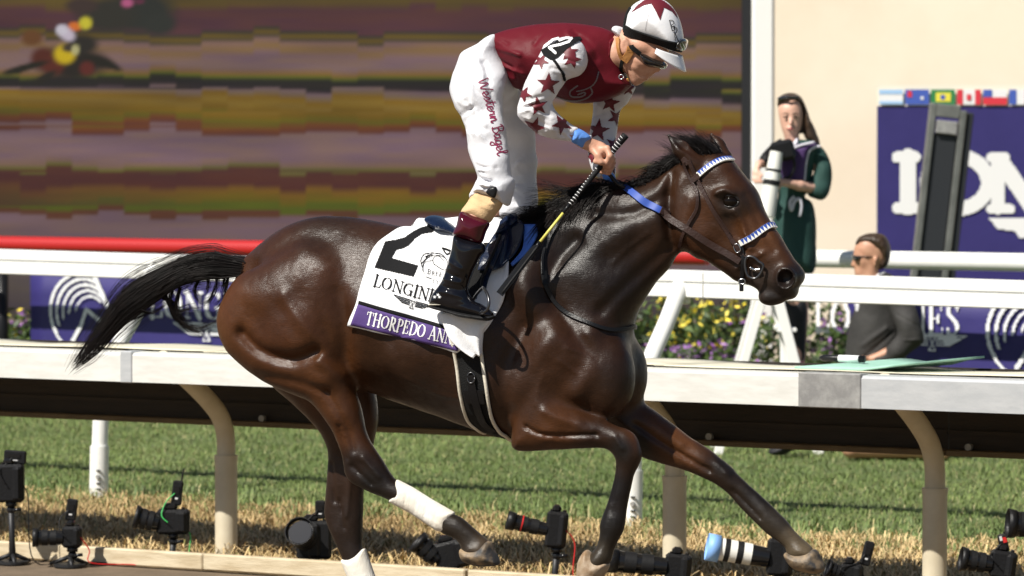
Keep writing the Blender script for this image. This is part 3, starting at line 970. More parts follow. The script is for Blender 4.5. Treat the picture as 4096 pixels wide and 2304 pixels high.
# leaning dark metal mast in front of the board
MY = 30.6
M_steel = mat('grey_steel', (.14, .145, .135), .45, metal=.4, var=((.20, .205, .19), 8))
M_dark = mat('dark_panel', (.018, .020, .024), .5)
t0, t1 = at(3795, 418, MY), at(3700, 1250, MY)
mast = empty('leaning_mast', (t1.x - .04, MY, 0), 'dark grey metal mast leaning in front of the purple board', 'mast')
mo = Vector((t1.x - .04, MY, 0))
tb = t1 + (t1 - t0) * (t1.z / (t0.z - t1.z))
ax = (t0 - tb).normalized(); sd = Vector((ax.z, 0, -ax.x))
def mbox(off, wx, wy, s0, s1, dy=0.0):
    L_ = (t0 - tb).length
    c = tb + ax * ((s0 + s1) / 2 * L_) + sd * off + Vector((0, dy, 0)) - mo
    M_ = Matrix((sd, Vector((0, 1, 0)), ax)).transposed()
    return MB().box(c, (wx, wy, (s1 - s0) * L_), M_, .008)
mbox(-.115, .05, .12, 0, 1).obj('edge_channel', M_steel, mast)
mbox(.115, .05, .12, 0, .985).obj('edge_channel', M_steel, mast)
mbox(0, .175, .06, .0, .9).obj('centre_panel', M_dark, mast)
mbox(0, .18, .12, .955, 1.0).obj('head_cap', M_steel, mast)
mbox(0, .16, .1, .90, .945, -.02).obj('pulley_box', M_plate, mast)
mbox(.17, .05, .16, 0, .98, .05).obj('rear_channel', M_dark, mast)

# ------------------------------------------------------------------ flower bed shrubs in front of screen and wall
M_leaf = mat('leaf', (.06, .10, .025), .55, vcol='Col')
M_petal = mat('petal', (.7, .55, .03), .6, vcol='Col')
def shrub(px, d, w, h, seed, label, flower, nl=900, nf=60):
    r = np.random.default_rng(seed)
    p = at(px, 900, d)
    e = empty('flowering_shrub', (p.x, d, 0), label, 'shrub', 'bedding shrubs below the screen and wall')
    def leaves(n, size, rr, cols, zlo=.05):
        u = r.normal(0, 1, (n, 3)); u /= np.linalg.norm(u, axis=1)[:, None]
        q = u * r.uniform(rr[0], rr[1], n)[:, None]
        lump = 1 + .25 * vnoise(u * 1.0, 3.0, seed)
        c = q * lump[:, None] * np.array((w / 2, w * .4, h / 2)) + np.array((0, 0, h / 2))
        c[:, 2] = np.maximum(c[:, 2], zlo)
        t = r.normal(0, 1, (n, 3)); t /= np.linalg.norm(t, axis=1)[:, None]
        s_ = np.cross(t, r.normal(0, 1, (n, 3))); s_ /= np.linalg.norm(s_, axis=1)[:, None]
        L_ = r.uniform(size[0], size[1], n)[:, None]
        V = np.stack([c - t * L_, c - s_ * L_ * .4, c + t * L_, c + s_ * L_ * .4], 1).reshape(-1, 3)
        i = np.arange(n) * 4
        k = r.integers(0, len(cols), n)
        return V, np.stack([i, i + 1, i + 2, i + 3], 1), np.repeat(np.array(cols)[k] * r.uniform(.7, 1.25, n)[:, None], 4, 0)
    V, F, c = leaves(nl, (.025, .05), (.45, 1.0), ((.05, .09, .02), (.09, .14, .03), (.035, .06, .02)))
    set_color(mk('foliage', V, F, M_leaf, e, False, 'stuff'), c)
    V, F, c = leaves(nf, (.02, .045), (.9, 1.1), flower)
    keep = V[:, 2] > h * .3
    set_color(mk('flowers', V, F, M_petal, e, False, 'stuff'), c)
    m_ = MB()
    for k in range(5):
        a = r.uniform(0, 6.3)
        m_.tube([(0.02 * math.cos(a), .02 * math.sin(a), 0), (w * .2 * math.cos(a), w * .15 * math.sin(a), h * .6)], [.01, .004], 6)
    m_.obj('stem', M_skirt, e)
YEL = ((.80, .62, .03), (.85, .70, .10)); PUR = ((.22, .08, .30), (.30, .14, .36), (.16, .05, .22))
sh = [(60, 31.5, .75, .62, YEL, 120, 'yellow flowering shrub at the far left beside the purple banner'),
      (2600, 31.6, .7, .74, YEL, 170, 'yellow flowering shrub showing just right of the horse chest'),
      (2760, 31.9, .7, .70, YEL, 90, 'sparse yellow flowering shrub behind the leaning white rail post'),
      (2880, 31.4, .75, .78, YEL, 210, 'bright yellow flowering shrub beside the white stepladder'),
      (2680, 30.7, .7, .42, PUR, 220, 'low purple flowering plant in front of the yellow shrubs, left one'),
      (2850, 30.6, .7, .42, PUR, 200, 'low purple flowering plant in front of the yellow shrubs, right one'),
      (3060, 31.0, .8, .62, PUR, 60, 'green and purple shrub behind the stepladder'),
      (3275, 31.2, .75, .86, PUR, 40, 'green shrub between the woman legs and the kneeling man'),
      (3370, 30.8, .6, .60, PUR, 120, 'purple flowering shrub close behind the kneeling man'),
      (180, 31.6, .75, .60, PUR, 90, 'purple flowering shrub mostly behind the left banner')]
for i, (px, d, w, h, fl, nf, lb) in enumerate(sh):
    shrub(px, d, w, h, 50 + i, lb, fl, 800, nf)
# ------------------------------------------------------------------ the frame the horse and rider share
class Frame:
    def __init__(s, x, y, yaw):
        s.O = np.array((x, y, 0.0)); s.yaw = yaw
        s.ex = np.array((math.cos(yaw), -math.sin(yaw), 0)); s.ey = np.array((math.sin(yaw), math.cos(yaw), 0))
        c = np.array((0, 0, CAMH)) - s.O
        s.C = np.array((c @ s.ex, c @ s.ey, CAMH))
    def dir(s, px, py):
        r = ray(px, py)
        return np.array((r @ s.ex, r @ s.ey, r[2]))
    def L(s, px, py, y0=0.0):
        d = s.dir(px, py)
        return s.C + d * ((y0 - s.C[1]) / d[1])
    def xz(s, pts, y0=0.0):
        return np.array([s.L(p[0], p[1], y0)[[0, 2]] for p in pts])
    def poly(s, pts, y0=0.0, n=4):
        return catmull(s.xz(pts, y0), n, True)
    def ctrl(s, rows, y0=0.0):
        out = []
        for r in rows:
            yy = r[4] if len(r) > 4 else y0
            q = s.L(r[0], r[1], yy)
            out.append((q[0], q[2], r[2], r[3], yy))
        return out
    def strokes(s, rows, y0=0.0):
        return [(s.xz(catmull(p, 4) if len(p) > 2 else p, y0), sg / 1096.0, amp) for p, sg, amp in rows]
    def cast(s, px, py, bvh):
        d = s.dir(px, py)
        h = bvh.ray_cast(Vector(s.C), Vector(d).normalized())
        return (h[0], h[1]) if h[0] is not None else None
    def place(s, o):
        o.location = s.O
        o.rotation_euler = (0, 0, -s.yaw)
        return o
H = Frame(-0.30, 14.8, R(16))

def smooth_mesh_obj(name, V, Q, mt, parent):
    return mk(name, V, Q, mt, parent, True)

horse = H.place(empty('racehorse', label='dark bay racehorse galloping to the right under its rider', cat='horse'))

# outlines are in photo pixels
BODY = [(968, 1046), (1032, 984), (1098, 934), (1159, 899), (1220, 877), (1275, 867), (1352, 865), (1435, 874), (1518, 888), (1573, 900), (1680, 917),
        (1800, 927), (1900, 917), (1990, 899), (2060, 884), (2140, 876), (2230, 852), (2310, 806), (2400, 762), (2480, 745), (2560, 742), (2640, 702),
        (2700, 662), (2750, 636), (2800, 618), (2870, 614), (2930, 642), (2958, 677), (2997, 723), (3026, 762), (3046, 806), (3060, 845), (3084, 890),
        (3122, 943), (3150, 993), (3176, 1035), (3203, 1067), (3218, 1093), (3215, 1121), (3196, 1148), (3192, 1172), (3177, 1194), (3146, 1201), (3124, 1212),
        (3085, 1217), (3054, 1207), (3043, 1187), (3036, 1163), (2997, 1140), (2942, 1124), (2920, 1107), (2881, 1080), (2831, 1047), (2787, 1034),
        (2750, 1010), (2714, 1015), (2677, 1072), (2621, 1134), (2580, 1196), (2545, 1258), (2530, 1333), (2525, 1407), (2522, 1483), (2505, 1560),
        (2460, 1640), (2390, 1700), (2250, 1742), (2100, 1752), (2007, 1747), (1912, 1722), (1745, 1661), (1579, 1605), (1500, 1575), (1400, 1555),
        (1250, 1510), (1115, 1470), (1020, 1420), (960, 1360), (935, 1290), (940, 1200), (945, 1110)]
BODYC = [(1000, 1090, .07, .10), (1150, 980, .16, .20), (1300, 920, .16, .22), (1300, 1100, .245, .30), (1350, 1300, .25, .30), (1020, 1230, .12, .16), (1100, 1400, .14, .2),
         (1600, 1000, .22, .28), (1600, 1250, .27, .34), (1700, 1450, .285, .32), (1900, 1300, .275, .34), (1950, 1550, .25, .28), (1980, 1000, .17, .25), (2060, 920, .08, .14),
         (2150, 1150, .20, .28), (2300, 1400, .225, .24), (2440, 1500, .19, .17), (2200, 1650, .2, .22), (1600, 1560, .2, .2), (2350, 1150, .15, .2),
         (2480, 1250, .15, .14), (2250, 900, .085, .12), (2400, 800, .06, .09), (2480, 950, .105, .15), (2600, 1000, .085, .10), (2620, 800, .085, .10),
         (2720, 850, .085, .10), (2790, 700, .08, .08), (2820, 930, .092, .085), (2910, 800, .1, .075), (2900, 680, .085, .07), (2960, 740, .085, .06), (3030, 900, .062, .06),
         (2960, 980, .068, .06), (3090, 1020, .058, .05), (3150, 1120, .066, .045), (3080, 1180, .042, .035), (3000, 1100, .05, .04), (2880, 1040, .06, .05), (2830, 1020, .075, .06)]
BODYS = [  # muscle relief: polyline, sigma px, amplitude m
    ([(2700, 700), (2690, 860), (2705, 985)], 22, -.022),            # groove behind the jaw
    ([(2790, 800), (2760, 900), (2790, 1000)], 34, .010),            # cheek
    ([(2890, 770), (2925, 758), (2955, 775)], 13, .014),             # brow bone
    ([(2960, 840), (2990, 900), (3010, 960)], 12, .010),             # facial crest
    ([(2930, 870), (2990, 1000)], 18, -.006),
    ([(3000, 780), (3050, 900), (3110, 1000)], 13, -.007),           # beside the nasal bone
    ([(3070, 1010), (3010, 1040), (2960, 1075)], 10, .005),
    ([(2240, 900), (2150, 1080), (2190, 1230)], 45, .014),           # shoulder blade
    ([(2330, 960), (2230, 1120), (2330, 1300), (2440, 1420)], 30, -.014),  # groove in front of shoulder
    ([(2420, 1330), (2430, 1460), (2380, 1560)], 48, .022),          # point of shoulder
    ([(2150, 1300), (2080, 1480), (2090, 1640)], 30, -.010),         # back of triceps
    ([(2260, 1330), (2200, 1450), (2130, 1600)], 55, .014),          # triceps
    ([(2400, 860), (2560, 850), (2680, 780)], 22, -.008),            # neck upper groove
    ([(2440, 1240), (2560, 1110), (2680, 1000)], 26, -.012),         # jugular groove
    ([(2420, 1000), (2520, 930), (2640, 880)], 50, .010),
    ([(1265, 1000), (1330, 1010), (1380, 1060)], 40, .016),          # point of hip
    ([(1270, 1060), (1320, 1150), (1370, 1290), (1390, 1400)], 26, -.014),
    ([(1420, 1180), (1460, 1320), (1420, 1480)], 42, -.020),         # flank
    ([(1500, 1500), (1650, 1560), (1800, 1610)], 30, -.006),
    ([(2960, 955), (3005, 990), (3050, 1000), (3085, 1045)], 7, .0035), ([(2990, 925), (3035, 975)], 7, .003), ([(3020, 985), (3010, 1030), (3040, 1060)], 7, .003), ([(2880, 900), (2930, 950), (2960, 1000)], 8, .003),
    ([(2330, 1380), (2400, 1410), (2440, 1450)], 8, .0035), ([(2300, 1430), (2360, 1480)], 8, .003), ([(1700, 1500), (1800, 1560), (1900, 1580)], 9, .0035), ([(2480, 1050), (2540, 990), (2620, 930)], 9, .003),
    ([(1180, 1080), (1240, 1180), (1330, 1260)], 20, .006), ([(1560, 1150), (1620, 1300), (1700, 1420)], 26, -.003), ([(1640, 1130), (1700, 1290), (1780, 1420)], 26, .003),
]
LEGS = {}
LEGS['near_hind'] = dict(y=-.135, poly=[(1040, 1060), (950, 1110), (893, 1200), (872, 1269), (876, 1325), (892, 1369), (918, 1413), (968, 1461), (1023, 1504), (1078, 1537), (1126, 1559),
        (1200, 1588), (1237, 1603), (1276, 1642), (1326, 1713), (1352, 1772), (1369, 1822), (1375, 1860), (1381, 1893), (1396, 1920), (1424, 1942), (1496, 1975), (1562, 2003), (1640, 2043),
        (1700, 2082), (1746, 2114), (1775, 2136), (1815, 2152), (1838, 2172), (1848, 2200), (1855, 2228), (1900, 2236), (1955, 2236), (1962, 2200), (1955, 2168), (1930, 2142), (1890, 2107),
        (1850, 2073), (1812, 2055), (1730, 2008), (1650, 1958), (1587, 1922), (1557, 1885), (1534, 1846), (1500, 1796), (1467, 1735), (1445, 1640), (1419, 1560), (1409, 1490), (1396, 1430),
        (1402, 1330), (1430, 1200), (1390, 1060), (1250, 975), (1130, 1010)],
    ctrl=[(1150, 1150, .125, .16), (980, 1290, .10, .12), (1240, 1330, .14, .17), (1180, 1500, .10, .11), (1350, 1480, .115, .12), (1350, 1620, .075, .075), (1430, 1790, .05, .06),
          (1410, 1890, .036, .045), (1480, 1900, .043, .05), (1560, 1960, .037, .04), (1680, 2030, .03, .035), (1800, 2100, .037, .04), (1890, 2150, .034, .035), (1910, 2220, .05, .05)],
    strokes=[([(1000, 1330), (1080, 1400), (1200, 1430), (1300, 1400)], 26, -.020), ([(1180, 1180), (1270, 1300), (1350, 1400)], 30, .010), ([(1320, 1440), (1395, 1500)], 24, .014),
             ([(1060, 1500), (1200, 1520), (1330, 1560)], 20, -.010), ([(1330, 1560), (1400, 1690), (1430, 1800)], 14, -.007), ([(1375, 1700), (1400, 1830)], 9, -.008),
             ([(1470, 1830), (1530, 1900)], 12, .006), ([(1420, 1860), (1500, 1935)], 9, -.006)])
LEGS['far_hind'] = dict(y=.13, poly=[(1115, 1380), (1050, 1470), (1098, 1550), (1152, 1596), (1218, 1657), (1279, 1724), (1307, 1780), (1315, 1824), (1312, 1880), (1307, 1944), (1300, 2020),
        (1301, 2068), (1319, 2120), (1357, 2205), (1373, 2241), (1412, 2340), (1450, 2430), (1462, 2490), (1490, 2540), (1530, 2590), (1545, 2640), (1552, 2680), (1675, 2680), (1650, 2620),
        (1605, 2560), (1570, 2500), (1550, 2440), (1508, 2350), (1454, 2203), (1449, 2155), (1451, 2055), (1454, 1961), (1470, 1880), (1496, 1760), (1510, 1650), (1480, 1500), (1400, 1380)],
    ctrl=[(1250, 1480, .11, .13), (1380, 1700, .07, .075), (1385, 1880, .05, .055), (1340, 2060, .036, .045), (1410, 2060, .045, .05), (1412, 2200, .034, .04), (1480, 2380, .03, .035),
          (1510, 2490, .038, .04), (1570, 2590, .034, .035), (1610, 2680, .05, .05)],
    strokes=[([(1340, 1850), (1350, 2000)], 10, -.008), ([(1420, 1900), (1400, 2060)], 12, .006), ([(1370, 2000), (1390, 2110)], 8, -.006)])
LEGS['near_fore'] = dict(y=-.15, poly=[(2130, 1480), (2068, 1640), (2050, 1720), (2047, 1770), (2056, 1793), (2080, 1804), (2150, 1803), (2221, 1799), (2300, 1795), (2394, 1792), (2430, 1798),
        (2452, 1816), (2464, 1840), (2464, 1877), (2453, 1933), (2431, 2011), (2412, 2061), (2401, 2100), (2401, 2130), (2396, 2160), (2388, 2185), (2372, 2205), (2350, 2240), (2358, 2275), (2405, 2292),
        (2440, 2250), (2457, 2199), (2473, 2160), (2493, 2125), (2501, 2090), (2508, 2033), (2519, 1972), (2535, 1905), (2555, 1861), (2567, 1822), (2558, 1778), (2541, 1741), (2508, 1717),
        (2463, 1703), (2359, 1663), (2262, 1603), (2240, 1560), (2260, 1480), (2200, 1430)],
    ctrl=[(2190, 1530, .085, .13), (2090, 1730, .06, .075), (2200, 1690, .075, .075), (2330, 1740, .055, .055), (2440, 1760, .043, .045), (2515, 1800, .043, .045), (2490, 1920, .029, .032),
          (2460, 2020, .027, .03), (2450, 2100, .036, .04), (2430, 2170, .033, .035), (2390, 2240, .046, .04)],
    strokes=[([(2120, 1700), (2200, 1735), (2400, 1735)], 9, -.010), ([(2200, 1640), (2330, 1690)], 22, .007), ([(2470, 1740), (2500, 1790)], 10, .006), ([(2480, 1860), (2450, 2000)], 7, -.006)])
LEGS['far_fore'] = dict(y=.125, poly=[(2460, 1540), (2530, 1590), (2603, 1632), (2647, 1663), (2714, 1713), (2770, 1757), (2836, 1796), (2880, 1832), (2929, 1872), (2949, 1897), (2990, 1935),
        (3070, 2007), (3114, 2051), (3143, 2079), (3182, 2129), (3237, 2179), (3252, 2197), (3262, 2228), (3200, 2244), (3164, 2233), (3147, 2212), (3140, 2190), (3110, 2163), (3064, 2131),
        (3019, 2086), (2964, 2031), (2914, 1975), (2864, 1936), (2819, 1914), (2770, 1892), (2714, 1873), (2631, 1850), (2560, 1823), (2480, 1770), (2400, 1690), (2400, 1590)],
    ctrl=[(2500, 1660, .10, .12), (2620, 1740, .07, .08), (2760, 1820, .052, .055), (2880, 1890, .043, .045), (2990, 1990, .029, .032), (3090, 2085, .036, .04), (3160, 2150, .033, .035), (3220, 2220, .047, .045)],
    strokes=[([(2560, 1690), (2700, 1790), (2850, 1880)], 10, -.010), ([(2640, 1690), (2740, 1770)], 18, .008), ([(2880, 1850), (2920, 1890)], 12, .007), ([(2940, 1960), (3050, 2070)], 7, -.007)])

G = Grid((-1.0, -.36, -.02), (1.46, .36, 2.0), .0068)
G.pillow(H.poly(BODY), H.ctrl(BODYC), 0, H.strokes([(p, sg, am * 1.35) for p, sg, am in BODYS]))
for k_, l in LEGS.items():
    y = l['y']
    G.pillow(H.poly(l['poly'], y), H.ctrl(l['ctrl'], y), .028, H.strokes([(p, sg, am * 1.25) for p, sg, am in l['strokes']], y))
# chest muscles between the forelegs, eye sockets, nostrils, mouth, ears
for sgn in (-1, 1):
    c = H.L(2455, 1500); G.ball((c[0], sgn * .09, c[2]), (.10, .10, .15), .04)
    e = H.L(2917, 806, -.1); ey_ = .098
    G.ball((e[0], sgn * (ey_ + .004), e[2]), (.030, .020, .024), .012, sub=True)
    up = H.L(2917, 788, -.1)
    n_ = H.L(3140, 1112, -.065)
    G.ball((n_[0] + .003, sgn * .066, n_[2]), (.036, .026, .040), .014)
    G.ball((n_[0] + .004, sgn * .082, n_[2] - .002), (.029, .042, .033), .007, sub=True)
    m0, m1, m2 = [H.L(*p, -.05) for p in ((3012, 1098), (3080, 1160), (3128, 1198))]
    G.chain([(m0[0], sgn * .060, m0[2], .005), (m1[0], sgn * .052, m1[2], .008), (m2[0], sgn * .047, m2[2], .010)], .007, sub=True)
    b0, b1, b2 = [H.L(*p, -.06) for p in ((2775, 655), (2725, 595), (2674, 538))]
    if sgn > 0:
        b0, b1, b2 = [H.L(*p, .06) for p in ((2895, 632), (2868, 582), (2842, 534))]
    G.chain([(b0[0], sgn * .055, b0[2], .034), (b1[0], sgn * .068, b1[2], .028), (b2[0], sgn * .07, b2[2], .005)], .018)
    f1 = b1 + (b1 - b0) * .1
    # hollow of the ear, opening forwards and outwards
    dv = np.array((.5, 0, .35))
    G.chain([(b0[0] + .022, sgn * .075, b0[2] + .028, .010), (b1[0] + .018, sgn * .088, b1[2] + .012, .017), (b2[0] + .012, sgn * .078, b2[2] - .01, .004)], .008, sub=True)
lc = H.L(3078, 1192); G.ball((lc[0], 0, lc[2]), (.034, .040, .022), .02)
HV, HQ = G.mesh(2)
# keep the one connected solid, fine skin relief along the coat
HN = vnormals(HV, HQ)
disp = .0010 * vnoise(HV, 22, 1) + .0004 * vnoise(HV, 70, 2)
HV = HV + HN * disp[:, None]
HB = bvh_of(HV, HQ)

# coat colour, dark bay: black points, red-brown quarters, forearms and face
def srgb(r, g, b):
    return tuple(((c / 255 + .055) / 1.055) ** 2.4 if c > 10 else c / 255 / 12.92 for c in (r, g, b))
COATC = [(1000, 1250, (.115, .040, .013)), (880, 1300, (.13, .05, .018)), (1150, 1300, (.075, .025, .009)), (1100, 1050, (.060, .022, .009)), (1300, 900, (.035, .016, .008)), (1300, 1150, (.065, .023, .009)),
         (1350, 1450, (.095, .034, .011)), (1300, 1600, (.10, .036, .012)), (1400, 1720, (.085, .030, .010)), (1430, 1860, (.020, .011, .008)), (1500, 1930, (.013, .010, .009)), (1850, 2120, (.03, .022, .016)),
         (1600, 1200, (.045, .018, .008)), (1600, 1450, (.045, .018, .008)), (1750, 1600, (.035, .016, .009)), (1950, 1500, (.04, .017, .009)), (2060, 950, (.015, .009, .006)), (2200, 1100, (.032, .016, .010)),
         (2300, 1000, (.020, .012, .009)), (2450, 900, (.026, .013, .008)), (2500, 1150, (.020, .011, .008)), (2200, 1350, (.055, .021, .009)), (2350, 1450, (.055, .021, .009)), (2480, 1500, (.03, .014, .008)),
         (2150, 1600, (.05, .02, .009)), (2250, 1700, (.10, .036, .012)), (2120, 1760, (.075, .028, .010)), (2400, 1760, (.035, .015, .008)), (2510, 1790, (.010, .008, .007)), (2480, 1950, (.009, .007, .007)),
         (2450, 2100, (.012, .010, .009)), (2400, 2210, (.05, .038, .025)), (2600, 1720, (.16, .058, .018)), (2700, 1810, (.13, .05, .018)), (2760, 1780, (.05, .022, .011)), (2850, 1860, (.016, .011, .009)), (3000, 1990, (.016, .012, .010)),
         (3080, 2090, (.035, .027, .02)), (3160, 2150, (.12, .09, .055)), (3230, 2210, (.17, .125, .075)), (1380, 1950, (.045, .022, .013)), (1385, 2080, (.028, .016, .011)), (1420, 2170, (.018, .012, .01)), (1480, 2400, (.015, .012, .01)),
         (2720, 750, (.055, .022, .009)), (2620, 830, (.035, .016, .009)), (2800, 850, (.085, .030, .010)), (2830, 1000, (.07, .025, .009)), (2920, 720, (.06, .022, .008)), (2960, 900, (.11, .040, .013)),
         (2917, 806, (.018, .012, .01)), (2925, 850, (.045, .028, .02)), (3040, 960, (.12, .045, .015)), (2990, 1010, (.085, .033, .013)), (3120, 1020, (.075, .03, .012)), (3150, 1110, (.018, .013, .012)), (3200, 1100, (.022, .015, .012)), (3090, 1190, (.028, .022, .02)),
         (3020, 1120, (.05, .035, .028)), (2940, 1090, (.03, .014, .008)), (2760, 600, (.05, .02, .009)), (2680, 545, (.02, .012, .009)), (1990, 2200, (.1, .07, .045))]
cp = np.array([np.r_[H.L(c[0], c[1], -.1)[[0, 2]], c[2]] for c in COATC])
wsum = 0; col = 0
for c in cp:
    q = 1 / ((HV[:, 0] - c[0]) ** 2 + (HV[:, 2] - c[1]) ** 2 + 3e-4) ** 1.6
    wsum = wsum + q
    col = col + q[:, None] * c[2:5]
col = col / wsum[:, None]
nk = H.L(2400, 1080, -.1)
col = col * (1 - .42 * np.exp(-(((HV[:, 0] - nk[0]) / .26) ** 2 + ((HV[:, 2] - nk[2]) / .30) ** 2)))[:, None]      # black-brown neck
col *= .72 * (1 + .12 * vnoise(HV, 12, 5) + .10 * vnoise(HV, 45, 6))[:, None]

def coat_material():
    m = bpy.data.materials.new('horse_coat')
    m.use_nodes = True
    nt = m.node_tree; b = nt.nodes['Principled BSDF']; N = nt.nodes.new; Lk = nt.links.new
    a = N('ShaderNodeVertexColor'); a.layer_name = 'Col'
    tc = N('ShaderNodeTexCoord')
    mp = N('ShaderNodeMapping'); mp.inputs['Scale'].default_value = (38, 400, 420); mp.inputs['Rotation'].default_value = (0, R(28), 0)
    Lk(tc.outputs['Object'], mp.inputs['Vector'])
    t = N('ShaderNodeTexNoise'); t.inputs['Scale'].default_value = 1.0; t.inputs['Detail'].default_value = 5; t.inputs['Roughness'].default_value = .65
    Lk(mp.outputs[0], t.inputs['Vector'])
    t2 = N('ShaderNodeTexNoise'); t2.inputs['Scale'].default_value = 30; t2.inputs['Detail'].default_value = 5
    Lk(tc.outputs['Object'], t2.inputs['Vector'])
    mx = N('ShaderNodeMix'); mx.data_type = 'RGBA'; mx.blend_type = 'MULTIPLY'
    rp = N('ShaderNodeValToRGB'); rp.color_ramp.elements[0].position = .3; rp.color_ramp.elements[1].position = .62
    rp.color_ramp.elements[0].color = (.5, .5, .5, 1)
    Lk(t.outputs['Fac'], rp.inputs['Fac']); mx.inputs['Factor'].default_value = .8
    Lk(a.outputs['Color'], mx.inputs['A']); Lk(rp.outputs['Color'], mx.inputs['B'])
    Lk(mx.outputs['Result'], b.inputs['Base Color'])
    r2 = N('ShaderNodeMapRange'); r2.inputs['From Min'].default_value = .3; r2.inputs['From Max'].default_value = .7
    r2.inputs['To Min'].default_value = .34; r2.inputs['To Max'].default_value = .50
    Lk(t2.outputs['Fac'], r2.inputs['Value']); Lk(r2.outputs[0], b.inputs['Roughness'])
    b.inputs['Specular IOR Level'].default_value = .16
    b.inputs['Coat Weight'].default_value = .30
    b.inputs['Coat Roughness'].default_value = .24
    bp = N('ShaderNodeBump'); bp.inputs['Strength'].default_value = .36; bp.inputs['Distance'].default_value = .0035
    Lk(t.outputs['Fac'], bp.inputs['Height'])
    b2 = N('ShaderNodeBump'); b2.inputs['Strength'].default_value = .14; b2.inputs['Distance'].default_value = .012
    Lk(t2.outputs['Fac'], b2.inputs['Height']); Lk(bp.outputs[0], b2.inputs['Normal'])
    Lk(b2.outputs[0], b.inputs['Normal']); Lk(b2.outputs[0], b.inputs['Coat Normal'])
    return m
M_coat = coat_material()
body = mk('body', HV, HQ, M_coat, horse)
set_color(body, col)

# hooves, bandages, eyes
M_hoof = mat('hoof_dusty', (.035, .033, .033), .6, var=((.30, .21, .12), 16), bump=(60, .3))
M_hoofpale = mat('hoof_pale', (.35, .27, .19), .6, var=((.24, .15, .08), 22), bump=(60, .3))
M_band = mat('bandage_white', (.80, .775, .71), .85, bump=((70, .25, (3, 1, 1)), (14, .3)), var=((.70, .64, .54), 9))
M_eye = mat('horse_eye', (.005, .003, .002), .05, spec=.22)
M_rim = mat('eyelid', (.012, .009, .008), .35)
def pill_obj(name, pts, y, ctrl, mt, parent, h=.005, off=0.0, strokes=(), smooth=2, fr=None, noise=None, bev=4):
    fr = fr or H
    P = fr.poly(pts, y, bev)
    C = np.array(fr.ctrl(ctrl, y))
    wm = C[:, 2].max() + .03 + abs(off)
    g = Grid((P[:, 0].min() - .03, C[:, 4].min() - wm, P[:, 1].min() - .03), (P[:, 0].max() + .03, C[:, 4].max() + wm, P[:, 1].max() + .03), h)
    g.pillow(P, C, 0, fr.strokes(strokes, y), off)
    V, Q = g.mesh(smooth)
    if noise:
        V = V + vnormals(V, Q) * (noise[0] * vnoise(V, noise[1], 3))[:, None]
    return mk(name, V, Q, mt, parent), V, Q
HOOF = {'near_hind': (-.135, [(1842, 2195), (1900, 2186), (1957, 2163), (1977, 2200), (1998, 2246), (1988, 2262), (1930, 2266), (1888, 2260), (1848, 2240)], M_hoof),
        'far_hind': (.13, [(1540, 2632), (1600, 2628), (1655, 2612), (1690, 2660), (1712, 2709), (1640, 2712), (1545, 2712)], M_hoof),
        'near_fore': (-.15, [(2340, 2202), (2356, 2202), (2378, 2226), (2404, 2240), (2432, 2246), (2436, 2270), (2400, 2322), (2352, 2346), (2316, 2332), (2308, 2286), (2316, 2238)], M_hoofpale),
        'far_fore': (.125, [(3138, 2212), (3200, 2206), (3262, 2197), (3284, 2235), (3299, 2268), (3292, 2287), (3255, 2296), (3185, 2280), (3150, 2250)], M_hoof)}
for k_, (y, pts, mt) in HOOF.items():
    c = np.mean(np.array(pts), 0)
    pill_obj('hoof', pts, y, [(c[0], c[1], .058, .05)], mt, horse, .004)
BANDS = [(-.135, [(1590, 1922), (1574, 1960), (1560, 2006), (1640, 2048), (1700, 2088), (1748, 2120), (1788, 2130), (1800, 2095), (1815, 2052), (1730, 2003), (1650, 1953)], [(1600, 1975, .035, .04), (1690, 2035, .031, .036), (1790, 2090, .038, .04)]),
         (.13, [(1368, 2243), (1412, 2216), (1458, 2197), (1512, 2350), (1554, 2440), (1568, 2490), (1520, 2505), (1462, 2495), (1448, 2430), (1408, 2340)], [(1412, 2220, .037, .04), (1480, 2380, .031, .036), (1512, 2490, .04, .04)])]
for y, pts, ct in BANDS:
    pill_obj('leg_bandage', pts, y, ct, M_band, horse, .004, off=.0035, bev=1, strokes=[([(1600 + 40 * i, 1940 + 22 * i), (1585 + 40 * i, 2005 + 22 * i)], 5, -.002) for i in range(5)])
def sphere(c, r, n=20, m=12, sx=(1, 1, 1)):
    V = []; F = []
    for j in range(m + 1):
        th = math.pi * j / m
        for i in range(n):
            p = 2 * math.pi * i / n
            V.append((c[0] + r * sx[0] * math.sin(th) * math.cos(p), c[1] + r * sx[1] * math.sin(th) * math.sin(p), c[2] + r * sx[2] * math.cos(th)))
    for j in range(m):
        for i in range(n):
            F.append((j * n + i, j * n + (i + 1) % n, (j + 1) * n + (i + 1) % n, (j + 1) * n + i)[::-1])
    return V, F
for sgn in (-1, 1):
    e = H.L(2917, 806, -.1)
    V, F = sphere((e[0], sgn * .083, e[2]), .0235, sx=(1.15, .85, .95))
    eye = mk('eye', V, F, M_eye, horse)
    lid = MB()
    for s2 in (1, -1):
        lid.tube([(e[0] + .030 * math.cos(t), sgn * (.093 - .010 * abs(math.cos(t))), e[2] + s2 * (.021 * math.sin(t)) + .001) for t in np.linspace(0, math.pi, 12)], .0045, 8)
    lid.obj('eyelid', M_rim, horse, True)

